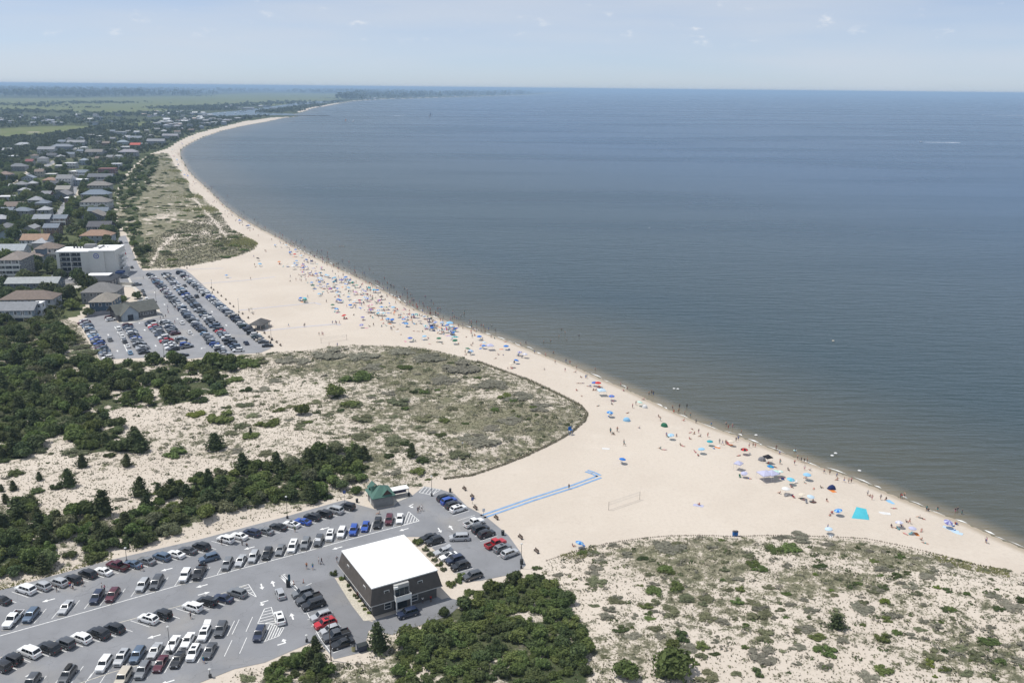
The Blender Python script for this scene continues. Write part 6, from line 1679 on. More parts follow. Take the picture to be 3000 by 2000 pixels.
# scrub on the distant dune
gC = random.Random(95)
PS = scatter(DUNE_C, 330, 4.6, 96); PS = PS[zone_weights(PS, np.zeros(len(PS)))[0] > 0.45][:240]
for (x, y), z in zip(PS, hgt(PS)):
    r = gC.uniform(1.6, 4.0)
    shrub((x, y, z), r * gC.uniform(1, 1.5), r, r * 0.35, gC.choice(['sage', 'green', 'green', 'dark']), 'low green scrub on the distant dune past the far car park', 'scrub on the distant dune', 'dune_scrub')
def clump_mass(name, P, rlo, rhi, leaf, label, seed):
    g_ = np.random.RandomState(seed); Z_ = hgt(P); n_ = len(P); m_ = 16
    r_ = g_.uniform(rlo, rhi, n_)[:, None]
    d_ = g_.normal(0, 1, (n_, m_, 3)); d_ /= np.linalg.norm(d_, axis=2, keepdims=True); d_[:, :, 2] = np.abs(d_[:, :, 2])
    st = g_.uniform(0.8, 1.7, (n_, 1)); C_ = np.stack([d_[:, :, 0] * r_ * st, d_[:, :, 1] * r_, d_[:, :, 2] * r_ * 0.5], 2) + np.column_stack([P, Z_])[:, None, :]
    Cf, Df = C_.reshape(-1, 3), d_.reshape(-1, 3); sz = np.repeat(r_[:, 0], m_) * 0.42
    a_ = np.cross(Df + g_.normal(0, .5, Df.shape), g_.normal(0, 1, Df.shape)); a_ /= np.linalg.norm(a_, axis=1, keepdims=True); b_ = np.cross(Df, a_)
    V_ = np.stack([Cf - a_ * sz[:, None], Cf - b_ * sz[:, None] * .6, Cf + a_ * sz[:, None], Cf + b_ * sz[:, None] * .6], 1).reshape(-1, 3)
    return tag(obj(name, np_mesh(name, V_, np.arange(len(V_)).reshape(-1, 4), LEAF[leaf])), label, None, None, 'stuff')
def fH(P, g):
    w_ = zone_weights(P, np.zeros(len(P)))
    return (g.rand(len(P)) < 0.08 + 1.0 * w_[0] * sstep(vnoise(P, 9, 7), 0.3, 0.75)) & (w_[1] < 0.4)
for poly, wh, sd_ in ((DUNE_A, 'between the car parks', 111), (DUNE_B, 'below the beach', 115)):
    for leaf, dn, k_ in (('dark', 0.05, 0), ('sage', 0.075, 1), ('grey', 0.10, 2)):
        clump_mass('heath', dens_pts(poly, dn, sd_ + k_, fH), 0.28, 0.95, leaf, f'low {leaf} heath clumps over the dune {wh}', sd_ + k_ + 20)
gS = random.Random(101); nA = 0
for poly, n_, sd_, where in ((DUNE_A, 520, 102, 'the dune between the car parks'), (DUNE_B, 430, 103, 'the dune below the beach')):
    q_ = poly.copy(); q_[:, 0] = np.clip(q_[:, 0], -200, 160); q_[:, 1] = np.clip(q_[:, 1], 140, 380)
    PD = scatter(q_, n_, 2.4, sd_)
    PD = PD[clear(PD, 0.2)]; PD = PD[in_frame(PD, 0, 10)]
    w_ = zone_weights(PD, np.zeros(len(PD)))
    PD = PD[(np.random.RandomState(sd_).rand(len(PD)) < 0.35 + 0.5 * w_[0]) & (w_[1] < 0.3)][:150]
    PD = PD[np.argsort(-PD[:, 1])]
    for i, ((x, y), z) in enumerate(zip(PD, hgt(PD))):
        r = gS.uniform(0.45, 1.5)
        c_ = gS.choice(['grey', 'sage', 'sage', 'dark', 'green', 'grey'])
        shrub((x, y, z), r * gS.uniform(1, 1.7), r, r * gS.uniform(0.25, 0.5), c_, f'small {c_} scrub clump, {ordw(i + 1)} from the far side, {where}', 'small scrub clumps on the dunes', 'scrub_clump')
# rough grass verge between hedge and car park, wind-blown scrub by the innermost row
V1 = fl2([(0, 1715), (180, 1668), (300, 1637), (330, 1630), (330, 1640), (75, 1706), (0, 1735)])
PV = dens_pts(V1, 9, 97, lambda P, g: g.rand(len(P)) < 0.9)
tufts('verge_grass', PV, 0.15, 0.4, 1.2, gr_lime, 'rough yellow-green verge between the hedge and the front car park', 98)
for i, (x, y, rx, ry) in enumerate([(205, 1005, 8, 3), (225, 1022, 9, 3.2), (245, 1035, 7, 3), (260, 1040, 4, 2), (210, 990, 5, 2), (235, 1052, 4, 1.5)]):
    p = at(x, y); shrub((p.x, p.y, p.z), rx, ry, 1.4, 'sage', f'wind-combed low scrub left of the innermost row of cars, {ordw(i + 1)} from the top', 'scrub by the innermost row', 'combed_scrub', 0.5)
# ------------------------------------------------------------------ people (skinned bodies), umbrellas, furniture of the beach
SKINS = [mat('skin_fair', (0.52, 0.33, 0.25), 0.6), mat('skin_tan', (0.36, 0.21, 0.14), 0.6), mat('skin_brown', (0.16, 0.085, 0.055), 0.6)]
HAIRS = [mat('hair_brown', (0.05, 0.03, 0.02), 0.7), mat('hair_black', (0.015, 0.012, 0.012), 0.7), mat('hair_blond', (0.35, 0.26, 0.13), 0.7)]
CLO = {k: mat('cloth_' + k, c, 0.85) for k, c in {'white': (0.75, 0.75, 0.74), 'black': (0.02, 0.02, 0.022), 'navy': (0.02, 0.03, 0.08), 'red': (0.5, 0.03, 0.03), 'blue': (0.04, 0.14, 0.45), 'pink': (0.6, 0.2, 0.28), 'grey': (0.22, 0.22, 0.23), 'teal': (0.04, 0.28, 0.30), 'yellow': (0.62, 0.5, 0.08), 'green': (0.05, 0.2, 0.08), 'orange': (0.65, 0.2, 0.03)}.items()}

def body_mesh(name, J, E_, labels):
    """Skin-modifier body from joints J {name: (x, y, z, radius)}, edges E_; faces coloured by nearest joint."""
    me = bpy.data.meshes.new(name); keys = list(J)
    me.from_pydata([J[k][:3] for k in keys], [(keys.index(a), keys.index(b)) for a, b in E_], [])
    o = bpy.data.objects.new(name + '_tmp', me); col.objects.link(o)
    o.modifiers.new('s', 'SKIN'); sb = o.modifiers.new('ss', 'SUBSURF'); sb.levels = sb.render_levels = 1
    for i, k in enumerate(keys):
        r = J[k][3]; sv = me.skin_vertices[0].data[i]
        sv.radius = r if isinstance(r, tuple) else (r, r); sv.use_root = (k == 'pelvis')
    dg = bpy.context.evaluated_depsgraph_get()
    nm = bpy.data.meshes.new_from_object(o.evaluated_get(dg)); nm.name = name
    bpy.data.objects.remove(o); 
    nm.materials.clear()
    for q in (SKINS[0], CLO['white'], CLO['navy'], HAIRS[0]): nm.materials.append(q)
    KP = [(Vector(J[k][:3]), labels.get(k, 0)) for k in keys]
    for f in nm.polygons:
        c = f.center; f.material_index = min(KP, key=lambda q: (q[0] - c).length)[1]; f.use_smooth = True
    return nm

def standing(step=0.0, arm=0.12, name='person_standing'):
    J = {'pelvis': (0, 0, 0.92, (0.15, 0.11)), 'waist': (0, 0, 1.08, (0.135, 0.10)), 'chest': (0, 0.01, 1.30, (0.165, 0.115)), 'neck': (0, 0.02, 1.47, 0.055), 'head': (0, 0.035, 1.60, (0.082, 0.095)), 'crown': (0, 0.01, 1.72, (0.078, 0.085))}
    E_ = [('pelvis', 'waist'), ('waist', 'chest'), ('chest', 'neck'), ('neck', 'head'), ('head', 'crown')]
    lab = {'pelvis': 2, 'waist': 1, 'chest': 1, 'crown': 3}
    for s, n in ((-1, 'l'), (1, 'r')):
        st = step * s
        J.update({'hip' + n: (s * 0.09, 0, 0.86, 0.10), 'thigh' + n: (s * 0.10, st * 0.3, 0.66, 0.085), 'knee' + n: (s * 0.10, st * 0.5 + 0.02, 0.48, 0.062), 'calf' + n: (s * 0.10, st * 0.6, 0.28, 0.055), 'ankle' + n: (s * 0.10, st * 0.75 - 0.02, 0.08, 0.038), 'toe' + n: (s * 0.11, st * 0.75 + 0.14, 0.035, 0.032),
                  'sho' + n: (s * 0.18, 0.0, 1.41, 0.065), 'elb' + n: (s * (0.22 + arm * 0.6), -st * 0.35, 1.14, 0.045), 'wri' + n: (s * (0.22 + arm), 0.08 - st * 0.5, 0.92, 0.033), 'han' + n: (s * (0.225 + arm), 0.11 - st * 0.55, 0.82, 0.038)})
        E_ += [('pelvis', 'hip' + n), ('hip' + n, 'thigh' + n), ('thigh' + n, 'knee' + n), ('knee' + n, 'calf' + n), ('calf' + n, 'ankle' + n), ('ankle' + n, 'toe' + n), ('chest', 'sho' + n), ('sho' + n, 'elb' + n), ('elb' + n, 'wri' + n), ('wri' + n, 'han' + n)]
        lab.update({'hip' + n: 2, 'thigh' + n: 2, 'sho' + n: 1})
    return body_mesh(name, J, E_, lab)

def sitting():
    J = {'pelvis': (0, 0, 0.16, (0.16, 0.13)), 'waist': (0, -0.10, 0.34, (0.14, 0.10)), 'chest': (0, -0.16, 0.56, (0.165, 0.115)), 'neck': (0, -0.15, 0.73, 0.055), 'head': (0, -0.13, 0.86, (0.082, 0.095)), 'crown': (0, -0.15, 0.98, 0.08)}
    E_ = [('pelvis', 'waist'), ('waist', 'chest'), ('chest', 'neck'), ('neck', 'head'), ('head', 'crown')]
    lab = {'pelvis': 2, 'waist': 1, 'chest': 1, 'crown': 3}
    for s, n in ((-1, 'l'), (1, 'r')):
        J.update({'hip' + n: (s * 0.10, 0.06, 0.16, 0.10), 'knee' + n: (s * 0.14, 0.45, 0.34, 0.065), 'ankle' + n: (s * 0.13, 0.75, 0.08, 0.04), 'toe' + n: (s * 0.13, 0.90, 0.08, 0.035), 'sho' + n: (s * 0.18, -0.16, 0.67, 0.065), 'elb' + n: (s * 0.26, 0.0, 0.45, 0.045), 'wri' + n: (s * 0.18, 0.22, 0.36, 0.034), 'han' + n: (s * 0.16, 0.32, 0.38, 0.036)})
        E_ += [('pelvis', 'hip' + n), ('hip' + n, 'knee' + n), ('knee' + n, 'ankle' + n), ('ankle' + n, 'toe' + n), ('chest', 'sho' + n), ('sho' + n, 'elb' + n), ('elb' + n, 'wri' + n), ('wri' + n, 'han' + n)]
        lab.update({'hip' + n: 2, 'sho' + n: 1})
    return body_mesh('person_sitting', J, E_, lab)

def lying():
    J = {'pelvis': (0, 0, 0.13, (0.16, 0.10)), 'waist': (0, -0.2, 0.13, (0.14, 0.10)), 'chest': (0, -0.44, 0.14, (0.17, 0.11)), 'neck': (0, -0.62, 0.12, 0.055), 'head': (0, -0.76, 0.12, 0.09), 'crown': (0, -0.88, 0.11, 0.08)}
    E_ = [('pelvis', 'waist'), ('waist', 'chest'), ('chest', 'neck'), ('neck', 'head'), ('head', 'crown')]
    lab = {'pelvis': 2, 'chest': 1, 'crown': 3}
    for s, n in ((-1, 'l'), (1, 'r')):
        J.update({'hip' + n: (s * 0.10, 0.05, 0.12, 0.095), 'knee' + n: (s * 0.13, 0.46, 0.14, 0.065), 'ankle' + n: (s * 0.13, 0.86, 0.07, 0.042), 'toe' + n: (s * 0.14, 0.92, 0.14, 0.035), 'sho' + n: (s * 0.19, -0.52, 0.12, 0.06), 'elb' + n: (s * 0.30, -0.28, 0.07, 0.045), 'wri' + n: (s * 0.30, -0.03, 0.06, 0.034), 'han' + n: (s * 0.30, 0.06, 0.06, 0.036)})
        E_ += [('pelvis', 'hip' + n), ('hip' + n, 'knee' + n), ('knee' + n, 'ankle' + n), ('ankle' + n, 'toe' + n), ('chest', 'sho' + n), ('sho' + n, 'elb' + n), ('elb' + n, 'wri' + n), ('wri' + n, 'han' + n)]
        lab.update({'hip' + n: 2})
    return body_mesh('person_lying', J, E_, lab)

BODY = {'standing': standing(), 'walking': standing(0.42, 0.10, 'person_walking'), 'sitting': sitting(), 'lying': lying(), 'wading': standing(0.1, 0.28, 'person_wading')}
brnd = random.Random(17)
CROWD = []
def crowd_or_person(p, pose, top, bottom, label, group, **k):
    CROWD.append((p, pose, top, bottom, label, group, k))
def person(p, pose, top, bottom, label, group, rz=None, sink=0.0, s=1.0):
    o = obj('person', BODY[pose], None, (p[0], p[1], p[2] - sink), brnd.uniform(0, 6.28) if rz is None else rz, (s, s, s))
    sk = brnd.choice(SKINS[:2] * 3 + SKINS[2:])
    paint(o, sk, 0); paint(o, CLO[top] if top else sk, 1); paint(o, CLO[bottom], 2); paint(o, brnd.choice(HAIRS), 3)
    return tag(o, label, 'person', group)

# ---- umbrellas, tents, chairs, towels
UC = {'blue': (0.035, 0.20, 0.62), 'light blue': (0.30, 0.56, 0.78), 'pale blue': (0.55, 0.70, 0.82), 'navy': (0.02, 0.04, 0.14), 'purple': (0.20, 0.19, 0.46), 'lavender': (0.52, 0.53, 0.70), 'teal': (0.05, 0.36, 0.42), 'turquoise': (0.10, 0.58, 0.70), 'mint': (0.55, 0.78, 0.70), 'green': (0.03, 0.16, 0.09), 'red': (0.60, 0.05, 0.05), 'orange': (0.75, 0.24, 0.05), 'white': (0.78, 0.78, 0.77), 'cream': (0.72, 0.66, 0.55), 'black': (0.02, 0.02, 0.025), 'grey': (0.24, 0.24, 0.26), 'pink': (0.70, 0.30, 0.38)}
UM = {k: mat('canvas_' + k.replace(' ', '_'), c, 0.8, var=0.05, transl=0.25) for k, c in UC.items()}
pole_m = mat('pole_white_metal', (0.6, 0.6, 0.6), 0.4, metal=0.3)
def canopy_mesh():
    m = MB(); n = 16
    rings = [[(math.cos(2 * math.pi * i / n) * r, math.sin(2 * math.pi * i / n) * r, z) for i in range(n)] for r, z in ((1.10, 1.74), (0.75, 1.95), (0.35, 2.10), (0.03, 2.17))]
    for k in range(3):
        for i in range(n):
            j = (i + 1) % n
            m.add([rings[k][i], rings[k][j], rings[k + 1][j], rings[k + 1][i]], [(0, 1, 2, 3)], (i // 2) % 2)
    for i in range(n):
        j = (i + 1) % n; a, b = rings[0][i], rings[0][j]
        m.add([a, b, (b[0] * .99, b[1] * .99, b[2] - .12), (a[0] * .99, a[1] * .99, a[2] - .12)], [(0, 1, 2, 3)], (i // 2) % 2)
    return m.mesh('canopy', [UM['blue'], UM['blue']])
CANOPY = canopy_mesh()
m = MB(); m.tube((0, 0, 0), (0, 0, 2.22), 0.025, 0.02, 6); UPOLE = m.mesh('pole', pole_m)
def umbrella(p, c1, c2, label, group, tilt=0.0, s=1.0):
    t = thing('beach_umbrella', (p[0], p[1], p[2] - 0.1), brnd.uniform(0, 6.28), label, 'umbrella', group)
    if tilt: t.rotation_euler = (tilt, 0, brnd.uniform(0, 6.28))
    t.scale = (s, s, s)
    o = obj('canopy', CANOPY, t); paint(o, UM[c1], 0); paint(o, UM[c2 or c1], 1)
    obj('pole', UPOLE, t)
    return t

def popup(p, c, label, group, w=3.0, rz=0.3, name='popup_canopy'):
    t = thing(name, (p[0], p[1], p[2]), rz, label, 'canopy tent', group)
    m = MB(); a = w / 2
    m.add([(-a, -a, 2.1), (a, -a, 2.1), (a, a, 2.1), (-a, a, 2.1), (0, 0, 2.9), (-a, -a, 1.9), (a, -a, 1.9), (a, a, 1.9), (-a, a, 1.9)], [(0, 1, 4), (1, 2, 4), (2, 3, 4), (3, 0, 4), (5, 6, 1, 0), (6, 7, 2, 1), (7, 8, 3, 2), (8, 5, 0, 3)])
    obj('roof', m.mesh('roof', UM[c]), t)
    for x in (-a + .05, a - .05):
        for y in (-a + .05, a - .05):
            m = MB(); m.tube((x, y, 0), (x, y, 2.0), 0.03, 0.03, 5); obj('leg', m.mesh('leg', pole_m), t)
    return t

def dome(p, c, label, group, r=1.2, rz=0.0):
    m = MB(); rings = []
    for k in range(6):
        e = k / 5 * math.pi / 2
        rings.append([(math.cos(a) * r * math.cos(e), math.sin(a) * r * 0.8 * math.cos(e), 1.25 * math.sin(e)) for a in [math.pi * (0.02 + 1.3 * i / 12) for i in range(13)]])
    m.loft(rings, cap=False, closed=False)
    t = thing('beach_tent', (p[0], p[1], p[2]), rz, label, 'tent', group)
    obj('shell', m.mesh('shell', UM[c]), t)
    m = MB(); m.box(0, 0, 0.01, r * 1.7, r * 1.2, 0.03); obj('floor_sheet', m.mesh('floor_sheet', UM['grey']), t)
    return t

def chair_mesh():
    m = MB()
    m.add([(-.28, -.25, .30), (.28, -.25, .30), (.28, .28, .26), (-.28, .28, .26), (-.28, -.55, .85), (.28, -.55, .85)], [(0, 1, 2, 3), (0, 1, 5, 4)], 0)
    m.v = list(m.v)
    for s in (-1, 1):
        m.tube((s * .29, .28, .27), (s * .29, -.55, .0), .015, .015, 5, 1); m.tube((s * .29, -.58, .88), (s * .29, .25, .0), .015, .015, 5, 1); m.box(s * .30, -.1, .48, .06, .5, .03, mi=1)
    return m.mesh('beach_chair', [UM['blue'], pole_m])
CHAIR = chair_mesh()
def bchair(p, c, label, group, rz=None):
    o = obj('beach_chair', CHAIR, None, (p[0], p[1], p[2]), brnd.uniform(0, 6.28) if rz is None else rz); paint(o, UM[c], 0)
    return tag(o, label, 'chair', group)
m = MB(); m.box(0, 0, 0.0, 0.9, 1.8, 0.03); TOWEL = m.mesh('beach_towel', UM['blue'])
def towel(p, c, label, group, rz=None, s=1.0):
    o = obj('beach_towel', TOWEL, None, (p[0], p[1], p[2] + 0.01), brnd.uniform(0, 6.28) if rz is None else rz, (s, s, 1)); paint(o, UM[c])
    return tag(o, label, 'towel', group)
m = MB(); m.box(0, 0, 0, 0.6, 0.38, 0.34); m.box(0, 0, 0.34, 0.64, 0.42, 0.08, mi=1); COOLER = m.mesh('cool_box', [UM['blue'], UM['white']])

def zp(x0, y0, k, L): return [(x0 + q[0] / k, y0 + q[1] / k) + tuple(q[2:]) for q in L]
UMB = zp(1700, 1100, 3.92, [(165, 65, 'purple', 'blue'), (205, 78, 'red'), (360, 228, 'blue', 'purple'), (335, 415, 'light blue', 'blue'), (675, 292, 'mint'), (480, 945, 'blue'), (1045, 668, 'light blue', 'pale blue'), (1490, 740, 'teal'), (1735, 745, 'cream'), (1400, 832, 'light blue'), (1885, 840, 'black', 'red'), (2180, 1030, 'blue', 'teal'), (2245, 1092, 'mint'), (2300, 1095, 'mint', 'white'), (1890, 1095, 'lavender')])
UMB += zp(2050, 1250, 3.92, [(1040, 590, 'turquoise', 'light blue'), (990, 700, 'white'), (1190, 757, 'cream'), (1270, 782, 'pale blue'), (1235, 542, 'light blue'), (1610, 942, 'light blue', 'blue'), (1490, 1148, 'pale blue')])
UMB += zp(2400, 1350, 3.92, [(1470, 682, 'purple', 'lavender'), (930, 690, 'white', 'lavender'), (1075, 752, 'lavender')])
UMB += [(1694, 1585, 'light blue', 'blue')]
UMB += zp(1250, 900, 3.92, [(235, 200, 'blue'), (282, 210, 'light blue', 'white'), (85, 190, 'black'), (60, 222, 'blue'), (145, 258, 'grey', 'white'), (310, 272, 'blue'), (310, 325, 'teal', 'mint'), (330, 375, 'green'), (140, 350, 'green'), (605, 330, 'blue'), (655, 428, 'blue'), (655, 392, 'pale blue'), (465, 470, 'green'), (500, 492, 'light blue', 'lavender'), (912, 440, 'blue'), (1070, 505, 'purple', 'lavender'), (1130, 532, 'lavender', 'white'), (1020, 597, 'blue'), (975, 640, 'cream')])
UMB += zp(700, 700, 3.92, [(235, 280, 'light blue'), (415, 62, 'white', 'blue'), (540, 66, 'white', 'light blue'), (650, 115, 'blue'), (585, 146, 'blue'), (640, 172, 'red'), (715, 182, 'light blue', 'white'), (465, 256, 'orange'), (550, 286, 'cream'), (640, 272, 'blue', 'light blue'), (740, 282, 'purple'), (735, 322, 'blue', 'purple'), (825, 380, 'purple', 'navy'), (1020, 412, 'pale blue'), (1100, 432, 'pale blue', 'light blue'), (1180, 462, 'purple'), (1230, 432, 'blue'), (1270, 462, 'blue', 'navy'), (835, 490, 'blue', 'light blue'), (925, 487, 'blue'), (1025, 507, 'grey', 'blue'), (850, 530, 'green'), (1225, 512, 'white', 'blue'), (1300, 497, 'green'), (1350, 522, 'mint', 'green'), (1490, 546, 'teal'), (1250, 552, 'light blue'), (1590, 577, 'blue'), (1550, 577, 'light blue', 'teal'), (1440, 592, 'purple', 'lavender'), (1330, 600, 'lavender', 'pink'), (920, 617, 'light blue'), (715, 668, 'blue'), (748, 676, 'turquoise'), (760, 692, 'green'), (1260, 657, 'light blue', 'blue'), (1335, 692, 'white'), (1165, 692, 'blue', 'purple'), (1075, 746, 'green'), (1120, 797, 'blue', 'light blue'), (1275, 747, 'blue'), (1525, 747, 'pink', 'white'), (1690, 772, 'green', 'cream'), (1770, 777, 'light blue'), (1660, 842, 'turquoise', 'white'), (1710, 912, 'blue', 'light blue'), (1765, 917, 'blue'), (1215, 872, 'red'), (1420, 887, 'purple'), (1410, 972, 'lavender', 'purple'), (1890, 912, 'purple', 'light blue'), (1920, 962, 'blue', 'light blue'), (1965, 1132, 'purple', 'blue'), (2130, 1107, 'light blue'), (210, 216, 'black'), (1640, 655, 'black'), (1140, 690, 'blue'), (940, 440, 'pale blue'), (1000, 400, 'light blue'), (1090, 520, 'cream'), (1390, 600, 'white')])
UMB += [(663, 804, 'blue', 'light blue')]
for k in range(46):                                   # the thick of the crowd
    t_ = brnd.random(); x_ = 860 + 480 * t_; y_ = np.interp(x_, [860, 1000, 1150, 1340], [732, 800, 885, 955]) + brnd.uniform(4, 62) * (1.0 if x_ < 1200 else 0.55)
    UMB.append((x_, y_, brnd.choice(['blue', 'light blue', 'purple', 'white', 'green', 'teal', 'navy', 'pale blue', 'lavender', 'red', 'grey', 'black']), brnd.choice(['white', 'blue', 'light blue', 'navy'])))
UPOS = []
UMB.sort(key=lambda q: -q[0])
for i, q in enumerate(UMB):
    p = at(q[0], q[1], 1.9)
    # canopy centre seen at that picture point, two metres above the sand
    UPOS.append(p)
    c1, c2 = q[2], q[3] if len(q) > 3 else None
    cn = c1 + (' and ' + c2 if c2 else '')
    umbrella(p, c1, c2, f'{cn} beach umbrella, {ordw(i + 1)} from the right along the beach', 'umbrellas on the beach', brnd.choice([0, 0, 0.12, 0.25]), brnd.uniform(0.85, 1.08))
# farther umbrellas along the narrowing beach
BCH = [(800, 690), (770, 677), (740, 663), (715, 650), (690, 635), (668, 618), (650, 603), (632, 585), (615, 568), (600, 552), (585, 540), (570, 528), (556, 515), (545, 500), (536, 486), (528, 472), (520, 458), (520, 446), (528, 436), (545, 424), (575, 408), (600, 398)]
fcol = ['blue', 'light blue', 'white', 'navy', 'red', 'purple', 'teal', 'pale blue', 'black', 'blue']
for px, py in BCH:
    for k in range(3 if py > 560 else 2):
        x, y = px - brnd.uniform(3, 16), py + brnd.uniform(-5, 6)
        p = at(x, y)
        if p.z < -0.7: continue
        UPOS.append(p)
        c_ = brnd.choice(fcol)
        umbrella(p, c_, brnd.choice([None, 'white', 'blue']), 'tiny beach umbrella on the narrow stretch past the wide beach', 'far umbrellas on the narrow beach', 0, 1.15)
# tents and canopies
popup(at(2240, 1405, 0), 'lavender', 'large lavender pop-up canopy on the right of the beach', 'pop-up canopies', 3.6, 0.35)
popup(at(2260, 1404, 0), 'lavender', 'second large canopy joined beside the lavender one', 'pop-up canopies', 3.2, 0.5)
popup(at(2162, 1375, 0), 'lavender', 'small lavender canopy left of the large pair', 'pop-up canopies', 2.2, 0.9)
popup(at(1436, 1025, 0), 'lavender', 'blue-lavender canopy near the dune tip', 'pop-up canopies', 2.8, 0.3)
popup(at(1318, 958, 0), 'light blue', 'light blue canopy near the water past the dune', 'pop-up canopies', 3.0, 0.3)
popup(at(2248, 1356, 0), 'black', 'black canopy close to the water', 'pop-up canopies', 2.2, 0.4)
popup(at(1762, 1158, 0), 'pale blue', 'pale blue shade sail by the water', 'pop-up canopies', 2.8, 0.2)
dome(at(1836, 1232), 'light blue', 'light blue dome tent on open sand', 'beach tents', 1.3, 2.6)
dome(at(1946, 1248), 'green', 'green and white dome tent by scattered bags', 'beach tents', 1.3, 2.2)
dome(at(2232, 1348), 'grey', 'grey-violet dome tent above the black canopy', 'beach tents', 1.2, 2.8)
dome(at(2435, 1431), 'navy', 'navy half-dome tent over an orange sheet', 'beach tents', 1.3, 3.3)
dome(at(1889, 1194), 'white', 'small white tent at the tide line', 'beach tents', 1.0, 2.9)
towel(at(2437, 1436), 'orange', 'orange sheet in front of the navy tent', 'sheets on the sand', 0.3, 1.5)
# turquoise tarp pegged down on one side
tp = at(2520, 1512)
t = thing('shade_tarp', (tp.x, tp.y, tp.z), 0.35, 'turquoise shade tarp pegged to the sand on one side', 'tarp')
m = MB(); m.add([(-3.0, -0.2, 0.05), (0.9, -2.4, 0.05), (2.3, 0.6, 1.5), (-0.3, 1.4, 2.2), (0.1, -0.3, 1.25)], [(0, 1, 4), (1, 2, 4), (2, 3, 4), (3, 0, 4)]); obj('sheet', m.mesh('sheet', UM['turquoise']), t)
for a in ((2.3, 0.6), (-0.3, 1.4)):
    m = MB(); m.tube((*a, 0), (*a, 1.5 if a[0] > 0 else 2.2), 0.03, 0.03, 5); obj('pole', m.mesh('pole', pole_m), t)
towel(at(2608, 1470), 'light blue', 'light blue sheet near the water at the right', 'sheets on the sand', 0.2, 1.5)
for i, (a, b) in enumerate(((2778, 1546), (2792, 1553), (2804, 1560))): towel(at(a, b), 'pale blue', f'pale blue mat, {ordw(i + 1)} of three laid end to end', 'mats laid end to end', 0.9, 1.5)
towel(at(2592, 1503), 'white', 'white sheet spread beside the turquoise tarp', 'sheets on the sand', 1.3, 1.6)
towel(at(1775, 1314), 'white', 'white towel lying alone on open sand', 'sheets on the sand', 1.4, 1.3)
towel(at(2046, 1480), 'lavender', 'lavender blanket on open sand above the dune', 'sheets on the sand', 1.2, 1.5)
popup(at(860, 789, 0), 'white', 'white canopy lying low on the crowded beach', 'pop-up canopies', 2.4, 0.7)
for a, b in ((784, 953),): popup(at(a, b, 0), 'orange', 'orange canopy beside the small beach shelter', 'pop-up canopies', 2.2, 0.2)
popup(at(735, 915, 0), 'cream', 'yellow lifeguard stand shade near the benches', 'pop-up canopies', 1.6, 0.2)

# ---- gear and people gathered round the umbrellas
tops = [None, None, None, 'white', 'black', 'navy', 'red', 'blue', 'pink', 'grey', 'teal']
bots = ['navy', 'black', 'blue', 'red', 'grey', 'teal', 'pink', 'navy', 'black']
NPEOPLE = 0
for i, p in enumerate(UPOS):
    far = p.y > 560
    n = brnd.choice([1, 2, 2, 3]) if not far else brnd.choice([0, 1, 1])
    for k in range(n):
        a, r = brnd.uniform(0, 6.28), brnd.uniform(0.5, 2.6)
        x, y = p.x + math.cos(a) * r, p.y + math.sin(a) * r
        z = hz(x, y)
        if z < SEA + 0.1: continue
        what = brnd.random()
        if what < 0.30: bchair((x, y, z), brnd.choice(['blue', 'navy', 'green', 'teal', 'black', 'grey', 'red', 'white']), 'folding beach chair drawn up under an umbrella', 'folding chairs on the beach')
        elif what < 0.48: towel((x, y, z), brnd.choice(['white', 'blue', 'teal', 'pink', 'navy', 'lavender', 'orange']), 'towel spread beside an umbrella', 'towels on the beach')
        elif what < 0.55: tag(obj('cool_box', COOLER, None, (x, y, z), a), 'cool box standing beside an umbrella', 'cool box', 'cool boxes on the beach')
        else:
            pose = brnd.choice(['sitting', 'sitting', 'lying', 'standing'])
            crowd_or_person((x, y, z), pose, brnd.choice(tops), brnd.choice(bots), f'beachgoer {pose} beside an umbrella', f'beachgoers {pose} by umbrellas'); NPEOPLE += 1
for k in range(190):
    x_ = 880 + 460 * brnd.random(); y_ = np.interp(x_, [860, 1000, 1150, 1340], [735, 803, 888, 958]) + brnd.uniform(3, 78) * (1.0 if x_ < 1180 else 0.5)
    p = at(x_, y_)
    if p.z < SEA + 0.25: continue
    w_ = brnd.random()
    if w_ < 0.42: bchair(p, brnd.choice(['blue', 'navy', 'green', 'teal', 'black', 'grey', 'red', 'white']), 'folding chair in the thick of the beach crowd', 'folding chairs in the crowd')
    elif w_ < 0.75: towel(p, brnd.choice(['white', 'blue', 'teal', 'pink', 'navy', 'lavender', 'orange']), 'towel in the thick of the beach crowd', 'towels in the crowd')
    else: CROWD.append(((p.x, p.y, p.z), brnd.choice(['sitting', 'lying', 'standing']), brnd.choice(tops), brnd.choice(bots), 'beachgoer in the thick of the crowd', 'beachgoers in the crowd', {}))
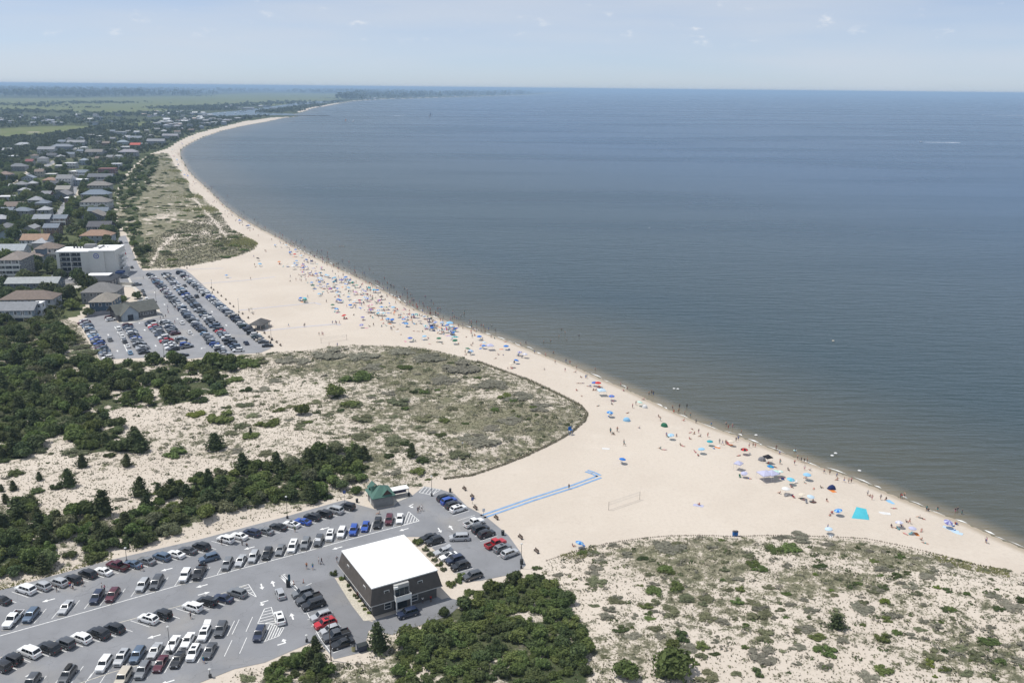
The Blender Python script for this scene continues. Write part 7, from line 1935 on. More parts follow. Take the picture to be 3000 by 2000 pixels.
# ---- people listed off the picture: on the sand and in the shallows
PEO = zp(1700, 1100, 3.92, [(350, 635, 's'), (425, 620, 's'), (375, 665, 'i'), (505, 780, 'w'), (920, 830, 'i'), (965, 842, 'l'), (990, 680, 's'), (1105, 685, 'i'), (1255, 720, 'i'), (1150, 790, 'i'), (1180, 800, 'l'), (1465, 680, 's'), (1600, 755, 's'), (1635, 770, 's'), (1670, 765, 's'), (1360, 640, 's'), (1310, 660, 'i'), (1380, 690, 'i'), (1265, 645, 'l'), (1285, 605, 'l'), (1790, 735, 's'), (1815, 720, 's'), (1940, 800, 's'), (1985, 795, 's'), (2010, 800, 's'), (2250, 835, 'd'), (2290, 885, 'i'), (1505, 560, 'w'), (1190, 510, 'i'), (1075, 410, 's'), (1060, 370, 'd'), (1130, 410, 'd'), (1330, 525, 's'), (730, 270, 'i'), (600, 350, 's'), (900, 465, 'i'), (920, 500, 's'), (680, 595, 'i'), (465, 100, 'd'), (540, 150, 's'), (545, 420, 'l'), (205, 340, 'l'), (360, 320, 'i'), (150, 160, 'i'), (820, 185, 'd'), (840, 205, 'd'), (790, 210, 'd'), (1200, 435, 'd'), (1265, 455, 'd'), (1675, 555, 'd'), (1750, 575, 'd'), (1700, 590, 'd'), (1850, 655, 'd'), (1140, 350, 'd'), (1225, 345, 'd'), (2160, 1000, 'i'), (2295, 985, 's'), (1365, 1475, 'i'), (495, 170, 'i'), (120, 120, 'l'), (2240, 1040, 'l')])
PEO += zp(2050, 1250, 3.92, [(880, 245, 'd'), (925, 405, 's'), (1090, 410, 's'), (1165, 390, 'd'), (1200, 400, 'd'), (1235, 390, 'd'), (1125, 350, 's'), (1205, 470, 's'), (1270, 490, 'i'), (1430, 510, 's'), (1495, 520, 's'), (1575, 560, 's'), (1660, 610, 's'), (1710, 620, 's'), (1742, 615, 's'), (1580, 600, 'i'), (1095, 275, 'd'), (1930, 760, 's'), (1980, 810, 's'), (1955, 790, 'i'), (2080, 810, 's'), (2140, 825, 'i'), (1460, 840, 'i'), (1495, 1175, 'i'), (1470, 1155, 's'), (1015, 485, 'i'), (2230, 925, 'l'), (1390, 690, 'i'), (1310, 700, 'l'), (2320, 800, 's')])
PEO += zp(2400, 1350, 3.92, [(1235, 545, 's'), (1255, 560, 'i'), (1360, 560, 'd'), (1565, 570, 'd'), (1590, 560, 'd'), (1640, 590, 'd'), (980, 395, 'd'), (935, 400, 's'), (1040, 690, 's'), (1000, 690, 'i'), (1915, 905, 's'), (1925, 915, 's'), (1565, 715, 'i'), (1580, 720, 'i'), (1150, 640, 'i'), (1190, 650, 'l'), (1175, 895, 'i'), (1215, 930, 'l'), (830, 745, 'i'), (890, 760, 'l'), (1175, 795, 'i')])
PEO += zp(1250, 900, 3.92, [(1600, 620, 'd'), (1645, 637, 'd'), (1475, 630, 's'), (1590, 720, 's'), (1710, 740, 'i'), (1720, 690, 's'), (1770, 800, 'i'), (1825, 800, 's'), (1840, 795, 's'), (1935, 715, 'd'), (2110, 1410, 's'), (2190, 1400, 's'), (2145, 1450, 'i'), (2265, 1545, 's'), (1745, 865, 'l'), (1790, 865, 'l'), (1350, 710, 'i'), (1455, 525, 'd'), (1365, 545, 's'), (1240, 515, 's'), (1080, 430, 'd'), (1550, 245, 'd'), (1590, 275, 'd'), (1520, 320, 'd'), (1750, 315, 'd'), (1610, 365, 'd'), (1345, 390, 'd'), (1425, 375, 'd'), (1140, 412, 'd'), (790, 265, 'd'), (740, 335, 's'), (780, 355, 'i'), (905, 390, 'l'), (820, 540, 'i'), (880, 540, 'l'), (790, 580, 'l'), (650, 210, 'd'), (485, 185, 'd'), (512, 185, 'd'), (535, 255, 'd'), (573, 250, 'd'), (570, 275, 'i'), (415, 235, 's'), (275, 125, 'd'), (295, 130, 'd'), (345, 125, 'd'), (370, 130, 'd'), (190, 120, 'd'), (125, 90, 'd'), (103, 65, 'd'), (42, 75, 'd'), (185, 160, 's'), (510, 435, 'i'), (530, 412, 'i'), (1720, 950, 'i'), (1860, 900, 'l'), (1920, 945, 'i'), (1945, 945, 'i'), (1780, 1010, 'l'), (35, 415, 'l'), (175, 415, 'i'), (550, 320, 'i'), (455, 335, 'l')])
PEO += zp(700, 700, 3.92, [(180, 295, 's'), (195, 320, 'i'), (135, 455, 's'), (300, 135, 's'), (312, 140, 's'), (170, 200, 's'), (655, 465, 's'), (700, 465, 's'), (715, 475, 's'), (590, 430, 's'), (590, 483, 'i'), (1005, 715, 's'), (570, 990, 's'), (748, 995, 's'), (757, 985, 's'), (1075, 960, 's'), (1110, 955, 's'), (1120, 965, 's'), (1155, 960, 's'), (920, 1090, 's'), (955, 1085, 's'), (965, 1090, 's'), (1495, 1000, 'i'), (1545, 985, 's'), (1640, 1000, 'i'), (1745, 1025, 's'), (1757, 1030, 's'), (1860, 1090, 'l'), (1035, 1215, 's'), (1130, 1215, 's'), (1600, 720, 's'), (1635, 690, 's'), (1990, 950, 's'), (2040, 975, 'i'), (2010, 1050, 'l'), (2060, 1055, 'l'), (2110, 1060, 'i'), (330, 965, 's'), (115, 815, 's'), (160, 860, 'i'), (1600, 890, 's'), (1390, 745, 's'), (1410, 755, 's'), (1435, 740, 's'), (1310, 600, 's'), (945, 560, 'l'), (1030, 575, 'l'), (855, 588, 'l'), (1105, 665, 'i'), (1480, 640, 's'), (790, 660, 's'), (960, 635, 's'), (940, 640, 'i'), (1560, 870, 'i'), (1590, 875, 'i'), (1750, 850, 'i'), (1780, 865, 'i'), (1490, 850, 'i'), (1440, 810, 'l'), (1480, 810, 'l'), (1320, 870, 'i'), (845, 260, 'i'), (760, 440, 's'), (770, 470, 's')])
# bathers standing in the shallows off the crowded stretch
for a, b in [(575, 40), (620, 45), (650, 40), (757, 95), (840, 135), (865, 205), (935, 220), (955, 235), (960, 215), (1010, 215), (1030, 240), (1085, 320), (1090, 300), (1120, 290), (1140, 285), (1275, 330), (1310, 400), (1385, 455), (1420, 395), (1440, 390), (1155, 75), (1180, 75), (1200, 80), (1215, 75), (1570, 485), (1590, 490), (1605, 500), (1615, 510), (1650, 510), (1660, 570), (1740, 530), (1750, 540), (1770, 535), (1810, 615), (1845, 660), (1900, 565), (1930, 575), (1935, 660), (1940, 680), (1970, 635), (1990, 640), (1985, 690), (2000, 700), (2010, 695), (2040, 745), (2035, 760), (2050, 790), (2110, 730), (2120, 745), (2140, 655), (2110, 830), (2190, 860), (2200, 800), (2205, 855), (2255, 850), (2260, 885), (2280, 860), (2285, 800), (2310, 795), (1670, 445), (1730, 590), (2340, 930), (2075, 890), (1965, 720), (1880, 640)]:
    PEO.append((700 + a / 3.92, 700 + b / 3.92, 'd'))
POSEN = {'s': 'standing', 'w': 'walking', 'i': 'sitting', 'l': 'lying', 'd': 'wading'}
KC = {}
for px, py, k in PEO:
    p = at(px, py, 0.7 if k in 'sw' else 0.3)
    pose = POSEN[k]
    if k == 'd' or p.z < SEA - 0.05:
        f = flat(px, py, SEA + 0.5); sink = brnd.uniform(0.25, 0.95)
        pz = max(hz(f[0], f[1]), SEA - 1.05)
        crowd_or_person((f[0], f[1], pz), 'wading', brnd.choice([None, None, None, 'navy', 'black']), brnd.choice(bots), 'bather wading in the shallows off the beach', 'bathers wading in the shallows')
    else:
        if pose == 'standing' and brnd.random() < 0.35: pose = 'walking'
        zone = 'the right-hand beach' if px > 1700 else ('the beach past the dune tip' if px > 1250 else 'the crowded middle beach')
        crowd_or_person((p.x, p.y, p.z), pose, brnd.choice(tops), brnd.choice(bots), f'person {pose} on the open sand of {zone}', f'people {pose} on {zone}')
# more bathers and strollers along the water of the crowded stretch and the narrow beach beyond
SH2 = SHORE[24:47]
for k in range(330):
    i = brnd.randrange(len(SH2) - 1); t_ = brnd.random()
    q = SH2[i] * (1 - t_) + SH2[i + 1] * t_; d = SH2[i + 1] - SH2[i]; d = d / np.linalg.norm(d); nn = np.array([-d[1], d[0]])
    o_ = brnd.gauss(1.5, 8 if q[1] < 620 else 6)
    x, y = q - nn * -o_
    z = hz(x, y)
    if z < SEA - 1.1: continue
    wet = z < SEA
    pose = 'wading' if wet else brnd.choice(['standing', 'walking', 'walking', 'sitting'])
    CROWD.append(((x, y, max(z, SEA - 0.95)), pose, brnd.choice(tops), brnd.choice(bots), 'bather wading off the crowded stretch' if wet else f'stroller {pose} at the water edge', 'bathers off the crowded stretch' if wet else f'strollers {pose} at the water edge', {}))
# the nearest are individuals; the crowd too far off to tell apart is one mass
CROWD.sort(key=lambda q: q[0][1])
NIND = 262
SORTN = {}
for p, pose, tp_, bt, lab, grp, k in CROWD[:NIND]:
    person(p, pose, tp_, bt, lab + ((', in ' + bt) if tp_ is None else f', {tp_} top') if 'bather' not in lab else lab, grp if 'bather' in lab else grp + ' ' + (tp_ or bt), **k)
cv, cf, cm = [], [], []
CMATS = SKINS[:2] + [CLO[k] for k in ('navy', 'black', 'blue', 'red', 'white', 'teal', 'grey', 'pink')]
CB = {k: (np.array([v.co[:] for v in me.vertices]), [tuple(f.vertices) for f in me.polygons], [f.material_index for f in me.polygons]) for k, me in BODY.items()}
for p, pose, tp_, bt, lab, grp, k in CROWD[NIND:]:
    V, F_, MI = CB[pose]; a = brnd.uniform(0, 6.28); ca, sa = math.cos(a), math.sin(a); o_ = len(cv)
    W = np.stack([V[:, 0] * ca - V[:, 1] * sa + p[0], V[:, 0] * sa + V[:, 1] * ca + p[1], V[:, 2] + p[2]], 1)
    cv += W.tolist(); cf += [tuple(i + o_ for i in f) for f in F_]
    sk = brnd.randrange(2); c1 = sk if tp_ is None else brnd.randrange(2, 10); c2 = brnd.randrange(2, 6)
    lut = [sk, c1, c2, 3]; cm += [lut[q] for q in MI]
me = bpy.data.meshes.new('far_beach_crowd'); me.from_pydata(cv, [], cf)
for q in CMATS: me.materials.append(q)
me.polygons.foreach_set('material_index', cm)
tag(obj('far_beach_crowd', me), 'crowd too distant to tell apart along the crowded beach', None, None, 'stuff')
# ---- people in the front car park
LOTP = [(165, 1722, 'walking', 'black', 'grey', 'person in dark clothes crouched low behind the white suv of the hedge row'), (205, 1712, 'standing', 'red', 'blue', 'person in red behind the dark suv of the hedge row'), (213, 1716, 'standing', 'white', 'navy', 'person in white behind the dark suv of the hedge row'), (241, 1707, 'walking', 'grey', 'black', 'person in grey walking by the black suv of the hedge row'),
        (298, 1717, 'standing', 'white', 'black', 'person in white beside the roof of the navy suv'), (306, 1722, 'standing', 'pink', 'navy', 'person in pink between the navy and maroon suvs'), (415, 1662, 'walking', 'red', 'black', 'person in red walking behind the slate blue sedan'),
        (649, 1586, 'standing', 'black', 'black', 'person in black by the white suv with raised hatch'), (709, 1588, 'standing', 'grey', 'black', 'person in grey unloading behind the white sedan'), (722, 1590, 'sitting', 'navy', 'black', 'person bending over a cart behind the white sedan'), (864, 1549, 'standing', 'green', 'black', 'person in green behind the white coupe'),
        (898, 1656, 'walking', 'orange', 'navy', 'person in orange walking across the open lane'), (916, 1658, 'walking', 'teal', 'blue', 'person in teal walking across the open lane'), (934, 1641, 'standing', 'white', 'grey', 'person in white pausing in the lane before the building'), (942, 1643, 'walking', 'black', 'navy', 'person in black walking in the lane before the building'), (987, 1638, 'walking', 'navy', 'grey', 'person carrying a board at the building corner'),
        (558, 1801, 'walking', 'navy', 'black', 'person in navy walking below the white suv with raised hatch'), (596, 1930, 'walking', 'teal', 'blue', 'person in teal at the lowest row'), (1228, 1489, 'walking', 'black', 'grey', 'person in black walking towards the kiosk'), (1236, 1487, 'walking', 'white', 'black', 'person in white walking towards the kiosk'), (1224, 1493, 'walking', 'navy', 'black', 'person in navy walking behind the pair by the kiosk'),
        (1238, 1757, 'standing', 'white', 'black', 'person in white in the shade of the building'), (1262, 1753, 'standing', 'red', 'black', 'person in bright red beside the building'), (1110, 1497, 'sitting', 'grey', 'black', 'person bent low in front of the kiosk'), (1667, 1424, 'walking', 'black', 'black', 'person in black standing on the blue mat walkway')]
for px, py, pose, tp_, bt, lab in LOTP:
    p = flat(px, py, 0.85); person((p[0], p[1], PZ if px != 1667 else hz(p[0], p[1])), pose, tp_, bt, lab, 'people about the front car park')
FLP = [(491, 897), (491, 908), (511, 905), (515, 903), (520, 904), (420, 813), (470, 931), (478, 928), (485, 925), (512, 942), (493, 915)]
for i, (a, b) in enumerate(FLP):
    p = flat(a, b, 0.85); person((p[0], p[1], PZ), brnd.choice(['standing', 'walking']), brnd.choice(tops[3:]), brnd.choice(bots), 'person on foot in the far car park near the pavilion', 'people on foot in the far car park')

# ---- blue mat walkways over the sand
matw = mat('blue_beach_mat', (0.20, 0.33, 0.52), 0.85, var=0.15, scale=0.8); matg = mat('grey_beach_mat', (0.47, 0.46, 0.50), 0.85, var=0.12, scale=0.8)
def walkway(name, pts, w, mm, label, twin=0.0):
    m = MB(); z = 0.05
    offs = (-twin, twin) if twin else (0.0,)
    for o_ in offs:
        P = [at(*q) for q in pts]
        for a, b in zip(P[:-1], P[1:]):
            d = (b - a); L_ = d.length; u = d / L_; nn = Vector((-u.y, u.x, 0))
            k = max(1, int(L_ / 6))
            for j in range(k):
                q0 = a + d * (j / k) + nn * o_; q1 = a + d * ((j + 1) / k) + nn * o_
                z0, z1 = hz(q0.x, q0.y) + z, hz(q1.x, q1.y) + z
                m.add([(q0.x + nn.x * w / 2, q0.y + nn.y * w / 2, z0), (q1.x + nn.x * w / 2, q1.y + nn.y * w / 2, z1), (q1.x - nn.x * w / 2, q1.y - nn.y * w / 2, z1), (q0.x - nn.x * w / 2, q0.y - nn.y * w / 2, z0)], [(0, 1, 2, 3)])
    return tag(obj(name, m.mesh(name, mm)), label, 'walkway')
walkway('mat_walkway', [(1413, 1513), (1560, 1462), (1680, 1424), (1756, 1396)], 0.75, matw, 'blue double mat walkway from the front car park across the sand', 0.75)
walkway('mat_walkway', [(1755, 1394), (1738, 1385), (1718, 1379)], 0.8, matw, 'short blue mat branch at the end of the double walkway', 0.6)
walkway('mat_walkway', [(542, 790), (600, 787), (655, 786)], 1.1, matg, 'faint grey mat walkway nearest the distant dune')
walkway('mat_walkway', [(587, 831), (700, 823), (805, 811)], 1.2, matg, 'faint grey mat walkway, second from the distant dune')
walkway('mat_walkway', [(700, 909), (800, 899), (922, 887), (940, 892)], 1.2, matg, 'grey mat walkway, third from the distant dune')
walkway('mat_walkway', [(772, 969), (880, 958), (982, 949), (998, 952)], 1.3, matg, 'grey mat walkway beside the small beach shelter')

# ---- benches, bins, lamps, signs, fences, nets
wood_m = mat('weathered_wood', (0.13, 0.10, 0.08), 0.9, var=0.25, scale=3); dark_m = mat('dark_metal', (0.035, 0.037, 0.04), 0.5, spec=0.4); bin_m = mat('bin_dark', (0.03, 0.035, 0.035), 0.6); blue_m = mat('blue_paint', (0.02, 0.14, 0.42), 0.5)
m = MB(); m.box(0, 0, 0.42, 1.8, 0.45, 0.06); BSEAT = m.mesh('seat', wood_m)
m = MB(); m.box(0, 0.24, 0.5, 1.8, 0.06, 0.42); BBACK = m.mesh('backrest', wood_m)
m = MB(); m.box(0, 0, 0, 0.08, 0.42, 0.42); BLEG = m.mesh('leg', dark_m)
def bench(px, py, rz, label, group):
    p = at(px, py); t = thing('bench', (p.x, p.y, p.z), rz, label, 'bench', group)
    obj('seat', BSEAT, t); obj('backrest', BBACK, t)
    for s in (-0.8, 0.8): obj('leg', BLEG, t, (s, 0, 0))
for i, (a, b) in enumerate([(1360, 1434), (1383, 1457), (1392, 1490), (1453, 1519), (1524, 1576), (1571, 1617)]): bench(a, b, heading((1360, 1434), (1571, 1617)), f'wooden bench on the sand by the front car park, {ordw(i + 1)} from the far end', 'benches by the front car park')
for i, (a, b) in enumerate(zp(200, 700, 3.36, [(1405, 485), (1430, 505), (1470, 530), (1505, 565), (1550, 600), (1590, 640), (1625, 670), (1715, 740), (1770, 780), (1930, 930), (1975, 970), (2005, 992), (2050, 1020), (2087, 1050)])): bench(a, b, heading((618, 844), (820, 1012)), f'bench along the beach edge of the far car park, {ordw(i + 1)} from the far end', 'benches by the far car park')
def bin_(px, py, label, mm=bin_m, z=None, s=1.0):
    p = at(px, py); t = thing('litter_bin', (p.x, p.y, p.z if z is None else z), 0.4, label, 'bin', 'litter bins')
    m = MB(); m.loft([[(math.cos(k * .628) * r * s, math.sin(k * .628) * r * s, h * s) for k in range(10)] for r, h in ((0.30, 0), (0.34, 0.5), (0.35, 1.0))]); obj('drum', m.mesh('drum', mm), t)
    m = MB(); m.loft([[(math.cos(k * .628) * r * s, math.sin(k * .628) * r * s, h * s) for k in range(10)] for r, h in ((0.37, 1.0), (0.37, 1.06), (0.15, 1.2))]); obj('lid', m.mesh('lid', dark_m), t)
bin_(1319, 1441, 'dark litter bin at the far corner of the front car park'); bin_(1473, 1567, 'dark litter bin behind the red pickup', s=1.2); bin_(1528, 1652, 'dark litter bin at the foot of the beachside lamp', s=1.2); bin_(1046, 1471, 'dark litter bin left of the kiosk'); bin_(1198, 1453, 'dark litter bin right of the kiosk shelter')
bin_(1036, 1906, 'pale litter bin by the forecourt end', mat('bin_pale', (0.45, 0.42, 0.22), 0.7), s=1.2); bin_(699, 926, 'dark litter bin by the far car park benches'); bin_(793, 1007, 'dark litter bin at the last car of the far car park')
for i, (a, b) in enumerate([(2150, 1569), (2157, 1569)]): bin_(a, b, f'blue recycling bin at the dune fence, {"left" if i == 0 else "right"} of the pair', blue_m, s=1.25)
p = at(1063, 1903); t = thing('dumpster', (p.x, p.y, PZ), 0.5, 'dark blue dumpster beside the shaggy cedar', 'dumpster')
m = MB(); m.box(0, 0, 0.1, 2.0, 1.3, 1.1, top=1.08); obj('box', m.mesh('box', mat('dumpster_blue_black', (0.02, 0.03, 0.06), 0.5)), t); m = MB(); m.box(0, 0, 1.2, 2.1, 1.4, 0.08); obj('lid', m.mesh('lid', bin_m), t)
def lamp(px, py, h, label, head=True, r=0.08):
    p = at(px, py); t = thing('lamp_post' if head else 'utility_pole', (p.x, p.y, max(p.z, 0)), 0.0, label, 'lamp post' if head else 'pole')
    m = MB(); m.tube((0, 0, 0), (0, 0, h), r, r * 0.6, 8); obj('pole', m.mesh('pole', dark_m if head else wood_m), t)
    if head:
        m = MB(); m.box(0, 0, 0, 0.45, 0.45, 0.7); obj('base', m.mesh('base', dark_m), t)
        m = MB(); m.loft([[(math.cos(k * .785) * q, math.sin(k * .785) * q, h + z) for k in range(8)] for q, z in ((0.10, 0), (0.28, 0.12), (0.30, 0.25), (0.05, 0.45))]); obj('lantern', m.mesh('lantern', mat('lantern_white', (0.6, 0.6, 0.58), 0.4)), t)
lamp(500, 1915, 6, 'dark lamp post between the two lower rows of cars'); lamp(842, 1518, 6, 'lamp post on the sand behind the white coupe'); lamp(1265, 1453, 5.8, 'lamp post at the beach corner of the front car park'); lamp(1527, 1664, 6.2, 'lamp post by the beachside litter bin')
lamp(970, 1934, 10, 'tall wooden utility pole at the forecourt end', False, 0.13); lamp(372, 1647, 3.6, 'short lamp post behind the hedge row'); lamp(616, 1983, 1.6, 'low lamp bollard at the lower edge of the front car park'); lamp(899, 1880, 1.4, 'low bollard at the car park exit')
for i, (a, b) in enumerate([(481, 1046), (519, 1036), (458, 886), (622, 858), (700, 916), (795, 997), (316, 1058), (548, 787)]): lamp(a, b, 7, f'thin lamp post of the far car park, {ordw(i + 1)} counted clockwise')
lamp(183, 822, 11, 'utility pole in the yard below the hotel', False, 0.14)
def sign(px, py, h, c, label, w=0.7, hh=0.9):
    p = at(px, py); t = thing('sign_post', (p.x, p.y, max(0.02, p.z)), 0.25, label, 'sign')
    m = MB(); m.tube((0, 0, 0), (0, 0, h), 0.04, 0.04, 6); obj('post', m.mesh('post', dark_m), t)
    m = MB(); m.box(0, -0.06, h - hh, w, 0.05, hh); obj('plate', m.mesh('plate', mat('sign_' + c, {'blue': (0.10, 0.14, 0.34), 'white': (0.7, 0.7, 0.7), 'teal': (0.03, 0.09, 0.13)}[c], 0.5)), t)
sign(1010, 1476, 4.0, 'blue', 'tall blue-violet sign behind the black off-roader'); sign(849, 1721, 3.4, 'teal', 'tall dark sign post on the small striped island', 0.5, 1.6); sign(1417, 1511, 2.2, 'white', 'small white sign at the start of the blue walkway'); sign(1384, 1476, 2.0, 'blue', 'small blue and white sign among the beach grass')
sign(1355, 1317, 2.6, 'white', 'lone white marker sign on the dune between the car parks', 0.5, 0.5)
for i, (a, b) in enumerate([(889, 1707), (861, 1712)]):
    p = at(a, b); t = thing('delineator_post', (p.x, p.y, PZ), 0, f'orange delineator post, {"right" if i == 0 else "left"} of the two by the striped island', 'post')
    m = MB(); m.tube((0, 0, 0.05), (0, 0, 1.0), 0.06, 0.05, 8); obj('tube', m.mesh('tube', mat('safety_orange', (0.6, 0.12, 0.03), 0.6)), t); m = MB(); m.box(0, 0, 0, 0.4, 0.4, 0.06); obj('foot', m.mesh('foot', trim_m), t)
# pay station on the striped island
p = at(845, 1718); t = thing('pay_station', (p.x, p.y, PZ), 0.3, 'dark pay station on the small striped island', 'pay station'); m = MB(); m.box(0, 0, 0, 0.9, 0.7, 1.7); obj('cabinet', m.mesh('cabinet', bin_m), t); m = MB(); m.box(0, -0.37, 0.9, 0.5, 0.06, 0.5); obj('screen', m.mesh('screen', win_glass), t)
# blue lifeguard chair by the fence
p = at(1671, 1273); t = thing('lifeguard_chair', (p.x, p.y, p.z), 0.6, 'tall blue lifeguard chair at the dune fence', 'lifeguard chair')
for x in (-0.6, 0.6):
    for y in (-0.5, 0.5):
        m = MB(); m.tube((x, y, 0), (x * 0.7, y * 0.7, 1.7), 0.06, 0.05, 5); obj('leg', m.mesh('leg', blue_m), t)
m = MB(); m.box(0, 0, 1.7, 1.3, 0.9, 0.1); obj('seat', m.mesh('seat', blue_m), t); m = MB(); m.box(0, 0.42, 1.8, 1.3, 0.08, 0.9); obj('backrest', m.mesh('backrest', blue_m), t)
# sand fences: posts as parts, slats between them
def fence(name, line, h, step, label, slat_c):
    seg = []; L = np.diff(line, axis=0); ll = np.linalg.norm(L, axis=1); tot = ll.sum(); n = int(tot / step); cum = np.concatenate([[0], np.cumsum(ll)])
    pts = []
    for k in range(n + 1):
        s = tot * k / n; i = min(np.searchsorted(cum, s, 'right') - 1, len(L) - 1); pts.append(line[i] + L[i] * ((s - cum[i]) / ll[i]))
    P = np.array(pts); Z = hgt(P)
    t = thing(name, (0, 0, 0), 0, label, 'fence')
    m = MB(); m.box(0, 0, -0.1, 0.10, 0.10, h + 0.25); pm = m.mesh('post', wood_m)
    for (x, y), z in zip(P, Z): obj('post', pm, t, (x, y, z))
    m = MB()
    for a, b, za, zb in zip(P[:-1], P[1:], Z[:-1], Z[1:]):
        k = 6
        for j in range(k):
            q = a + (b - a) * ((j + 0.5) / k); z = za + (zb - za) * ((j + 0.5) / k); d = b - a
            m.box(q[0], q[1], z, np.linalg.norm(d) / k * 0.45, 0.03, h * rnd.uniform(0.85, 1.05), math.atan2(d[1], d[0]))
    sl = obj('slats', m.mesh('slats', mat(name + '_slat', slat_c, 0.9, var=0.3, scale=2)), t); sl['kind'] = 'stuff'
fence('sand_fence', FENCE_A, 0.7, 3.0, 'weathered slat fence round the tip of the dune between the car parks', (0.27, 0.23, 0.18))
fence('sand_fence', FENCE_B, 0.32, 3.4, 'low half-buried slat fence along the dune below the beach', (0.36, 0.31, 0.24))
# volleyball nets
net_m = mat('net_cord', (0.42, 0.40, 0.38), 0.8)
def net(p0, p1, h, label):
    a, b = at(*p0), at(*p1); c = (a + b) / 2; d = b - a
    t = thing('volleyball_net', (c.x, c.y, c.z), math.atan2(d.y, d.x), label, 'volleyball net'); L_ = d.length / 2
    for s in (-1, 1):
        m = MB(); m.tube((s * L_, 0, 0), (s * L_, 0, h), 0.05, 0.05, 6); obj('post', m.mesh('post', wood_m), t)
    m = MB()
    for z in (h - 0.08, h - 0.95): m.tube((-L_, 0, z), (L_, 0, z), 0.022, 0.022, 4)
    for k in range(24): x = -L_ + 2 * L_ * (k + .5) / 24; m.tube((x, 0, h - .95), (x, 0, h - .08), 0.006, 0.006, 3)
    for z in (h - 0.3, h - 0.52, h - 0.74): m.tube((-L_, 0, z), (L_, 0, z), 0.006, 0.006, 3)
    obj('net', m.mesh('net', net_m), t)
    m = MB()
    for y in (-0.0,): m.tube((-L_, y, 0.02), (L_, y, 0.02), 0.02, 0.02, 4)
    obj('ground_tape', m.mesh('ground_tape', net_m), t)
net((1783, 1494), (1874, 1463), 2.45, 'volleyball net on the open sand beyond the blue walkway'); net((941, 1005), (1016, 995), 2.45, 'volleyball net near the crowded middle beach')

# ---- boats and the jetty
hull_m = mat('boat_white', (0.75, 0.76, 0.77), 0.35, spec=0.5); wake_m = mat('wake_foam', (0.62, 0.66, 0.70), 0.9, var=0.3, scale=0.05)
def boat(px, py, L_, label, rz, wake=0.0, sail=None):
    f = flat(px, py, SEA); t = thing('sailing_boat' if sail else 'motor_boat', (f[0], f[1], SEA), rz, label, 'boat', 'boats on the bay')
    m = MB(); k = L_ / 2
    m.loft([[(x * k, -w * k, 0.9), (x * k, -w * k * .6, -.2), (x * k, w * k * .6, -.2), (x * k, w * k, 0.9)] for x, w in ((-1, .26), (-.3, .30), (.5, .2), (1, .02))]); obj('hull', m.mesh('hull', hull_m), t)
    m = MB(); m.box(-0.1 * k, 0, 0.9, 0.8 * k, 0.34 * k, 1.3, top=0.8); obj('cabin', m.mesh('cabin', hull_m), t)
    if sail:
        m = MB(); m.tube((0.1 * k, 0, 0.9), (0.1 * k, 0, L_ * 1.3), 0.08, 0.05, 6); obj('mast', m.mesh('mast', pole_m), t)
        m = MB(); m.add([(0.08 * k, 0.02, 1.6), (-0.9 * k, 0.25, 1.7), (0.06 * k, 0.02, L_ * 1.25)], [(0, 1, 2)]); obj('sail', m.mesh('sail', UM[sail]), t)
    if wake:
        m = MB(); m.add([(-k, -0.4 * k, 0.02), (-k, 0.4 * k, 0.02), (-k - wake, 1.4 * k, 0.02), (-k - wake * 1.15, 0, 0.02), (-k - wake, -1.4 * k, 0.02)], [(0, 1, 2, 3, 4)]); obj('wake', m.mesh('wake', wake_m), t)
boat(2698, 417, 10, 'white motor boat trailing a long wake at the right', 3.14, 75); boat(1962, 303, 16, 'white motor boat far out near the horizon', 3.3, 160); boat(1184, 340, 12, 'small motor boat off the far beach', 0.2, 30); boat(2880, 338, 14, 'faint motor boat at the far right', 3.1, 220)
boat(1259, 344, 11, 'dark-sailed boat far out in the bay', 1.2, 0, 'grey'); boat(1262, 339, 11, 'second dark-sailed boat beyond the first', 1.0, 0, 'navy'); boat(1014, 356, 8, 'small yellow-sailed boat off the spit', 0.8, 0, 'orange'); boat(1036, 357, 8, 'small white-sailed boat off the spit', 0.8, 0, 'white')
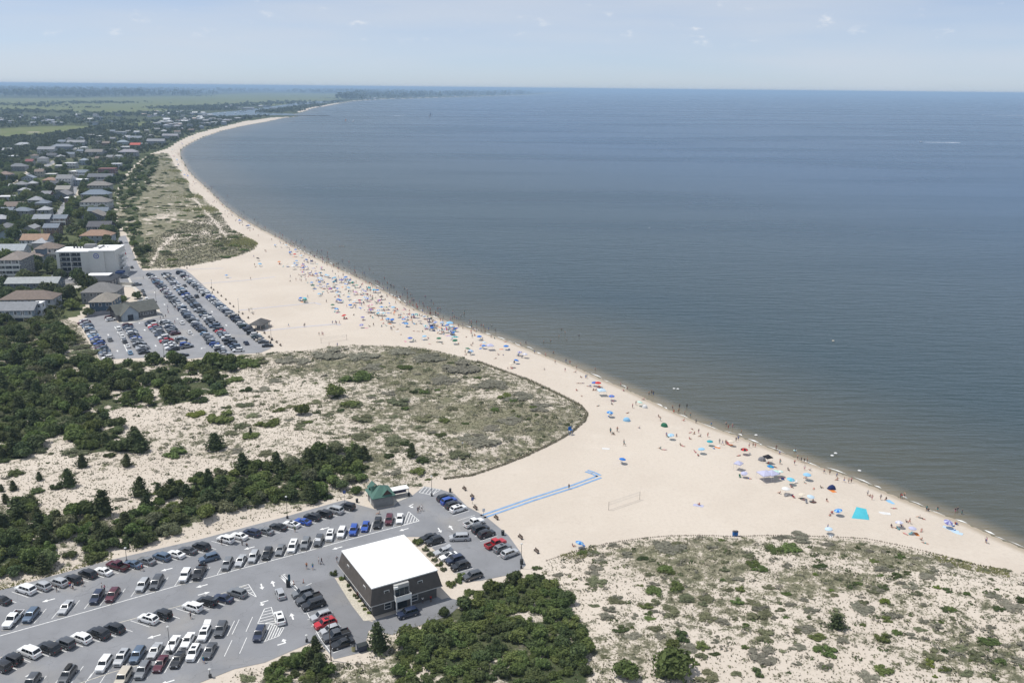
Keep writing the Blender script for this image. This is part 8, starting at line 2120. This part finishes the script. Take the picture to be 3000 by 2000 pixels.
for i, (px, py) in enumerate([(560, 322), (575, 331), (600, 335), (640, 335), (660, 333), (705, 328), (720, 325), (690, 334)]):
    f = flat(px, py); t = thing('moored_boat', (f[0], f[1], 0.4), brnd.uniform(0, 3), f'moored white boat in the canal, {ordw(i + 1)} from the left', 'boat', 'boats moored in the canal'); m = MB(); m.loft([[(x * 8, -w * 8, 2.0), (x * 8, -w * 5, 0), (x * 8, w * 5, 0), (x * 8, w * 8, 2.0)] for x, w in ((-1, .26), (-.3, .30), (.5, .2), (1, .02))]); obj('hull', m.mesh('hull', hull_m), t); m = MB(); m.box(0, 0, 2.0, 7, 3.5, 2.5, top=.8); obj('cabin', m.mesh('cabin', hull_m), t)
ja, jb = flat(866, 338.4), flat(968, 338.6); jd = jb - ja; m = MB()
n = 40
for k in range(n):
    q = ja + jd * (k / n); m.box(q[0], q[1], SEA - 0.5, np.linalg.norm(jd) / n * 0.9, 7 + rnd.uniform(-1, 1), 2.4 + rnd.uniform(-.4, .4), math.atan2(jd[1], jd[0]) + rnd.uniform(-.3, .3), top=0.6)
tag(obj('stone_jetty', m.mesh('stone_jetty', mat('jetty_rock', (0.10, 0.10, 0.10), 0.9, var=0.3))), 'dark stone jetty reaching out from the far inlet', 'jetty')
# floats and buoys among the bathers
for i, (px, py, c) in enumerate([(1975, 1138, 'white'), (1986, 1139, 'white'), (2518, 1378, 'white'), (2329, 1319, 'mint'), (2448, 1327, 'white'), (2438, 1334, 'white'), (1902, 667, 'white'), (1443, 1006, 'white'), (2215, 1274, 'white'), (2441, 998, 'cream')]):
    f = flat(px, py, SEA + 0.1); mm = MB(); mm.loft([[(math.cos(k * .785) * r, math.sin(k * .785) * r, z) for k in range(8)] for r, z in ((0.2, -0.05), (0.5, 0.0), (0.55, 0.15), (0.4, 0.28), (0.15, 0.3))])
    tag(obj('inflatable_float', mm.mesh('inflatable_float', UM[c]), None, (f[0], f[1], SEA)), f'{c} inflatable float on the water, {ordw(i + 1)} listed along the shore', 'float', 'floats on the water')
# ------------------------------------------------------------------ sea air: one even volume round the whole place
hb = MB(); hb.box(0, 0, -7, 170000, 170000, 7 + 116)
hm = bpy.data.materials.new('sea_air'); hm.use_nodes = True
ht = hm.node_tree; ht.nodes.clear()
ho = ht.nodes.new('ShaderNodeOutputMaterial'); hv = ht.nodes.new('ShaderNodeVolumePrincipled')
hv.inputs['Color'].default_value = (0.52, 0.74, 1.0, 1)
hv.inputs['Density'].default_value = 0.000088
hv.inputs['Anisotropy'].default_value = 0.0
ht.links.new(hv.outputs[0], ho.inputs['Volume'])
tag(obj('haze', hb.mesh('haze', hm)), 'thin blue sea haze over the whole coast', None, None, 'stuff')
